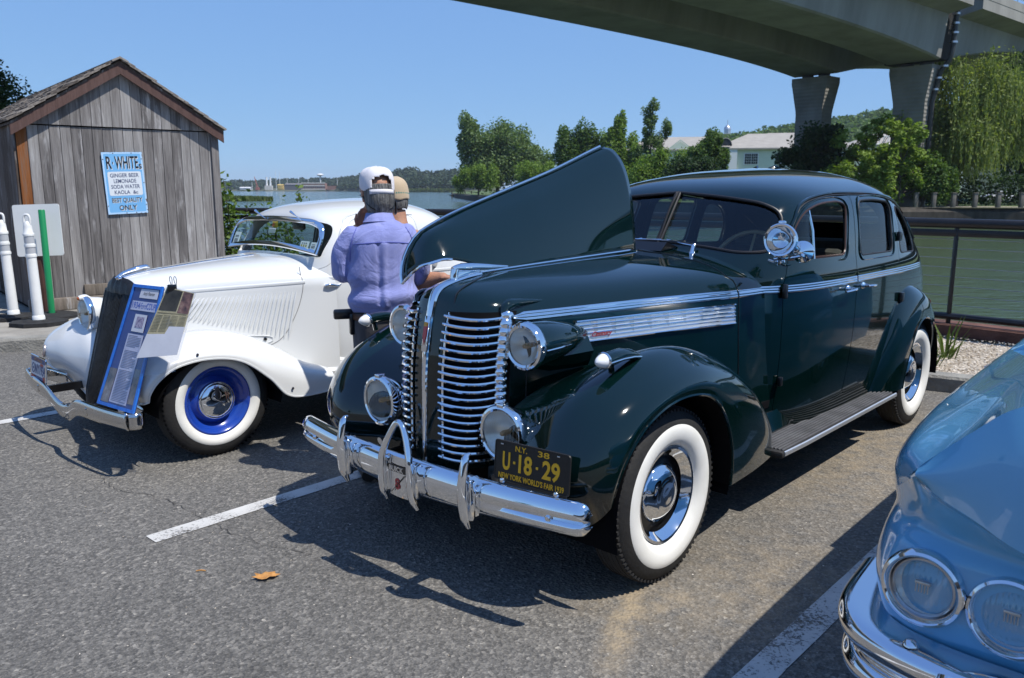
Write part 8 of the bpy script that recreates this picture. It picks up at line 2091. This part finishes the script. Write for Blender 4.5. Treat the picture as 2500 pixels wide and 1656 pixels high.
g = G(); torso(g, [(.89, .0, 0, .150, .195), (1.0, .0, 0, .158, .20), (1.12, -.0, 0, .148, .202), (1.23, -.008, 0, .135, .208), (1.30, -.01, 0, .112, .195), (1.345, .0, 0, .088, .135), (1.375, .015, 0, .07, .078)])
limb_mesh(g, [(-.01, .175, 1.29), elb * .30 + np.array([0, .23, 1.25]) * .70], [.070, .068]); limb_mesh(g, [(-.01, -.175, 1.29), (.0, -.26, 1.16)], [.070, .070])
fuse(g, 'shirt', tee, man2, .010, 2, lambda co: .006 * np.sin(14 * co[:, 2] + 9 * co[:, 1]))
g = G(); torso(g, [(.78, 0, 0, .145, .185), (.88, 0, 0, .148, .19), (.92, 0, 0, .140, .186)])
for s in (1, -1): limb_mesh(g, [(0, s * .095, .84), (.015, s * .108, .50)], [.105, .105])
fuse(g, 'shorts', khaki, man2, .012, 2)
for s in (1, -1):
    g = G(); g.tube([(-.07, s * .11, .045), (.02, s * .112, .05), (.12, s * .118, .035), (.17, s * .12, .03)], [.040, .044, .042, .028], 12, sq=(1, .9)); g.obj('shoe', shoe, man2)

# ================================================================ light blue car at the right
BC_A = R(-131.5); BC_F = np.array([math.cos(BC_A), math.sin(BC_A)]); BC_L = np.array([-BC_F[1], BC_F[0]])
# origin below the right front headlight's outer lamp is solved from the lamp's place
BC_O = np.array([1.04, 1.915]) - BC_F * .92 - BC_L * (-.70)
bcar = thing('classic_car', 'light blue classic car cut off by the right edge, twin headlights in chrome bezels', 'car', (BC_O[0], BC_O[1], 0), BC_A)
# body shell as longitudinal curves from nose to tail; y<0 is the side seen here
UP = [
 [(1.03, 0, 1.20), (.3, 0, 1.17), (-.75, 0, 1.09)],
 [(1.04, .35, 1.195), (.3, .36, 1.16), (-.75, .38, 1.08)],
 [(1.06, .513, 1.165), (.5, .54, 1.14), (-.75, .58, 1.06)],
 [(1.055, .609, 1.085), (.6, .645, 1.09), (.2, .665, 1.08), (-.75, .71, 1.03)],
 [(1.05, .665, 1.03), (.8, .72, 1.04), (.3, .755, 1.03), (-.75, .80, .99)],
 [(1.045, .712, .978), (.85, .785, .985), (.3, .84, .98), (-.75, .88, .96)],
 [(1.0, .738, .940), (.80, .828, .912), (.3, .885, .89), (-.75, .93, .86)],
 [(.98, .745, .925), (.76, .835, .83), (.3, .90, .81), (-.75, .945, .80)]]
CREST = [u[0] for u in UP[:6]]
LOWE = [(1.10, 0, .80), (1.10, .30, .822), (1.09, .478, .853), (1.075, .575, .893), (1.06, .66, .926), (1.045, .712, .956)]
TOPF = [(.93, 0, .77), (.93, .35, .77), (.925, .56, .775), (.91, .67, .785), (.865, .745, .80), (.76, .815, .80)]
P = sweep_rows(UP, 40, 6)
SIDE = [
 [(.3, .90, .81), (-.2, .928, .805), (-.75, .945, .80)],
 [(.3, .91, .73), (-.2, .935, .72), (-.75, .955, .72)],
 [(.3, .935, .60), (-.2, .952, .59), (-.75, .965, .58)],
 [(.3, .925, .45), (-.2, .94, .43), (-.75, .95, .40)],
 [(.3, .88, .30), (-.2, .89, .28), (-.75, .89, .26)]]
Ps = sweep_rows(SIDE, 40, 6)
for s, nm in ((-1, 'front_fender'), (1, 'front_fender')):
    A = P.copy(); A[..., 1] *= s; B = Ps.copy(); B[..., 1] *= s
    g = G(); g.grid(A); g.obj('hood' if False else 'fender_top', bluep, bcar, sharp=None); g = G(); g.grid(B); fs = g.obj(nm, bluep, bcar, sharp=None); solidify(fs, .012)
    cutw = G(); cutw.lathe([(.001, -.2), (.42, -.2), (.42, .2), (.001, .2)], (.02, s * .92, .34), (0, 1, 0), 40); c = cutw.obj('cutter', None, bcar, sharp=None); boolean(fs, c); remove(c)
    g = G(); a = np.linspace(R(-12), R(192), 18); g.grid(np.array([[(.02 + .44 * math.cos(t), s * y, .34 + .42 * math.sin(t)) for y in (.92, .5)] for t in a])); g.obj('wheel_arch_liner', dark, bcar)
# front face under the brow: lamp panel that turns back at the corner
def band(r0, r1, n=30, k=8): return np.array([cr(r0, n) * (1 - t) + cr(r1, n) * t for t in np.linspace(0, 1, k)])
NF = [
 LOWE + [(.98, .745, .925), (.76, .835, .83), (.3, .90, .81)],
 [(1.02, 0, .785), (1.02, .30, .80), (1.01, .478, .822), (1.0, .575, .85), (.985, .65, .872), (.965, .70, .882), (.93, .74, .865), (.75, .832, .79), (.3, .905, .77)],
 [(.93, 0, .77), (.93, .30, .77), (.928, .478, .772), (.922, .575, .778), (.912, .655, .785), (.898, .705, .79), (.865, .75, .788), (.74, .842, .75), (.3, .91, .73)],
 [(.945, 0, .72), (.945, .30, .72), (.945, .478, .72), (.943, .575, .722), (.935, .675, .725), (.912, .745, .728), (.86, .80, .725), (.70, .87, .69), (.3, .922, .67)],
 [(.945, 0, .63), (.945, .30, .63), (.945, .478, .63), (.944, .575, .63), (.938, .68, .63), (.91, .765, .63), (.845, .832, .63), (.66, .893, .61), (.3, .935, .60)],
 [(.94, 0, .53), (.94, .30, .53), (.94, .478, .53), (.938, .575, .53), (.93, .68, .53), (.90, .762, .53), (.83, .828, .53), (.64, .89, .53), (.3, .93, .53)],
 [(.91, 0, .42), (.91, .30, .42), (.91, .478, .42), (.908, .575, .42), (.90, .67, .42), (.87, .745, .42), (.80, .80, .42), (.62, .86, .42), (.3, .92, .42)]]
for s in (1, -1):
    A = crp(crp(np.array(NF), 6).transpose(1, 0, 2), 6); A[..., 1] *= s
    g = G(); g.grid(A); g.obj('lamp_panel', bluep, bcar, sharp=None)
    A = band(CREST, LOWE); A[..., 0] += (np.sin(np.linspace(0, PI, 8)) * .018)[:, None]; A[..., 1] *= s
    g = G(); g.grid(A); g.obj('hood_face', bluep, bcar, sharp=None)
    A = np.array([LOWE[-1], (.98, .745, .925), UP[6][0], UP[5][0]]); A[:, 1] *= s
    g = G(); g.add(A, [(0, 1, 2, 3)]); g.obj('brow_corner', bluep, bcar)
bez = mat('bezel_chrome', (.78, .79, .81), .07, 1.0)
for s in (1, -1):
    for y, z in ((.70, .642), (.505, .632)):
        hl = bpy.data.objects.new('headlight', None); COL.objects.link(hl); hl.parent = bcar; hl.matrix_local = frame((.940, s * y, z), (1, s * .06, .02), (-.06 * s, 1, 0))
        g = G(); g.lathe([(.094, -.03), (.099, -.012), (.1, .006), (.095, .020), (.088, .024), (.082, .018), (.079, .002), (.074, -.004)], (0, 0, 0), (1, 0, 0), 44); g.obj('lamp_bezel', bez, hl)
        g = G(); g.lathe([(.079, -.002), (.075, -.014), (.071, -.010)], (0, 0, 0), (1, 0, 0), 36); g.obj('lamp_gap', blackp, hl)
        g = G(); g.lathe([(.0745, -.010), (.0745, .002), (.071, .006), (.068, .003)], (0, 0, 0), (1, 0, 0), 36); g.obj('lamp_ring', steel, hl)
        g = G(); g.lathe([(.0695, .002), (.060, .012), (.04, .020), (.02, .0235), (.001, .0245)], (0, 0, 0), (1, 0, 0), 36); g.obj('lamp_lens', lens_glass, hl)
        g = G(); g.lathe([(.070, -.004), (.060, -.022), (.04, -.036), (.015, -.044), (.001, -.045)], (0, 0, 0), (1, 0, 0), 36); g.obj('reflector', reflector, hl)
        g = G()
        for q in np.linspace(-.014, .014, 5): g.tube([(.012, q, -.010), (.012, q, .012)], .0016, 4)
        g.cbox((.006, 0, .014), (.01, .036, .008), .002); g.obj('bulb_shield', steel, hl)
# grille bars under the lamps and bumper that wraps the corner
g = G(); g.box((.90, 0, .50), (.02, 1.44, .14)); g.obj('grille_shade', dark, bcar, smooth=False)
for i in range(25):
    y = -.60 + i * .05; g = G(); g.cbox((.918, y, .50), (.02, .013, .13), .004); g.obj('grille_bar', alum, bcar)
BP = [(1.055, 0), (1.055, .40), (1.045, .62), (1.005, .775), (.93, .872), (.80, .922), (.55, .945)]
D = cr(BP, 50); full = np.vstack([D[::-1] * [1, -1], D[1:]]); T = np.gradient(full, axis=0); T /= np.linalg.norm(T, axis=1)[:, None]; Nn = np.stack([T[:, 1], -T[:, 0]], 1)
prof_ = [(-.10, .008), (-.015, .012), (.012, .0), (.020, -.022), (.012, -.05), (-.012, -.075), (-.03, -.080), (-.034, -.092), (-.012, -.10), (.004, -.125), (-.004, -.16), (-.03, -.185), (-.08, -.19)]
g = G(); rows = []
for p, n2 in zip(full, Nn): rows.append([(p[0] + n2[0] * a, p[1] + n2[1] * a, .500 + b_) for a, b_ in crp(np.array(prof_, float), 4)])
g.grid(np.array(rows)); g.obj('front_bumper', bez, bcar, sharp=60)
for s in (1, -1):
    g = G(); g.lathe([(.001, .016), (.012, .013), (.019, .004), (.02, 0)], (1.005, s * .70, .514), (0, 0, 1), 14); g.obj('bumper_bolt', bez, bcar)
    g = G(); g.tube(cr([(1.02, s * .60, .33), (1.05, s * .60, .36), (1.055, s * .60, .43), (1.03, s * .60, .46)], 10), .05, 12, sq=(.8, 1.2)); g.obj('bumper_guard', bez, bcar)
# cabin and rest of the car
CS = [(-.72, 1.065, .80), (-.95, 1.08, .78), (-1.35, 1.34, .62), (-1.6, 1.40, .60), (-2.6, 1.40, .60), (-3.0, 1.30, .64), (-3.35, 1.0, .78), (-4.3, .95, .82), (-4.5, .80, .80)]
rows = []
for x, z, w_ in CS: rows.append([(x, -.95, .28), (x, -.965, .60), (x, -.94, .90), (x, -w_, min(z, max(.93, z - .05))), (x, -w_ * .6, z + .01), (x, 0, z + .025), (x, w_ * .6, z + .01), (x, w_, min(z, max(.93, z - .05))), (x, .94, .90), (x, .965, .60), (x, .95, .28)])
g = G(); g.grid(crp(np.array(rows), 4)); g.f.append(tuple(range(11))); g.mi.append(0); g.f.append(tuple(range(g.n - 11, g.n))); g.mi.append(0); g.obj('body', bluep, bcar, sharp=40)
for s in (1, -1):
    g = G(); g.add([(-1.30, s * .70, 1.03), (-3.05, s * .70, 1.03), (-2.85, s * .645, 1.33), (-1.55, s * .645, 1.34)], [(0, 1, 2, 3)]); g.obj('side_window', pane, bcar, smooth=False)
g = G(); g.add([(-1.00, -.68, 1.06), (-1.00, .68, 1.06), (-1.36, .56, 1.36), (-1.36, -.56, 1.36)], [(0, 1, 2, 3)]); g.obj('windshield', pane, bcar, smooth=False)
for x in (.02, -3.0):
    for s in (1, -1): wheel(bcar, x, .80, .345, s, 'plain')
g = G(); g.box((-1.7, 0, .32), (4.6, 1.5, .06)); g.obj('underbody', dark, bcar, smooth=False)
# ---- summer haze over the harbour
hz = bpy.data.materials.new('harbour_haze'); hz.use_nodes = True; n = hz.node_tree.nodes; n.remove(n['Principled BSDF'])
pv = n.new('ShaderNodeVolumePrincipled'); pv.inputs['Color'].default_value = (.80, .88, 1.0, 1); pv.inputs['Density'].default_value = .00013; pv.inputs['Anisotropy'].default_value = .2
hz.node_tree.links.new(pv.outputs[0], n['Material Output'].inputs['Volume'])
g = G(); g.box((0, 500, 38.0), (5200, 8400, 84.0)); o = g.obj('haze', hz, None, smooth=False); o['kind'] = 'stuff'; tag(o, 'thin summer haze over the harbour', 'haze')
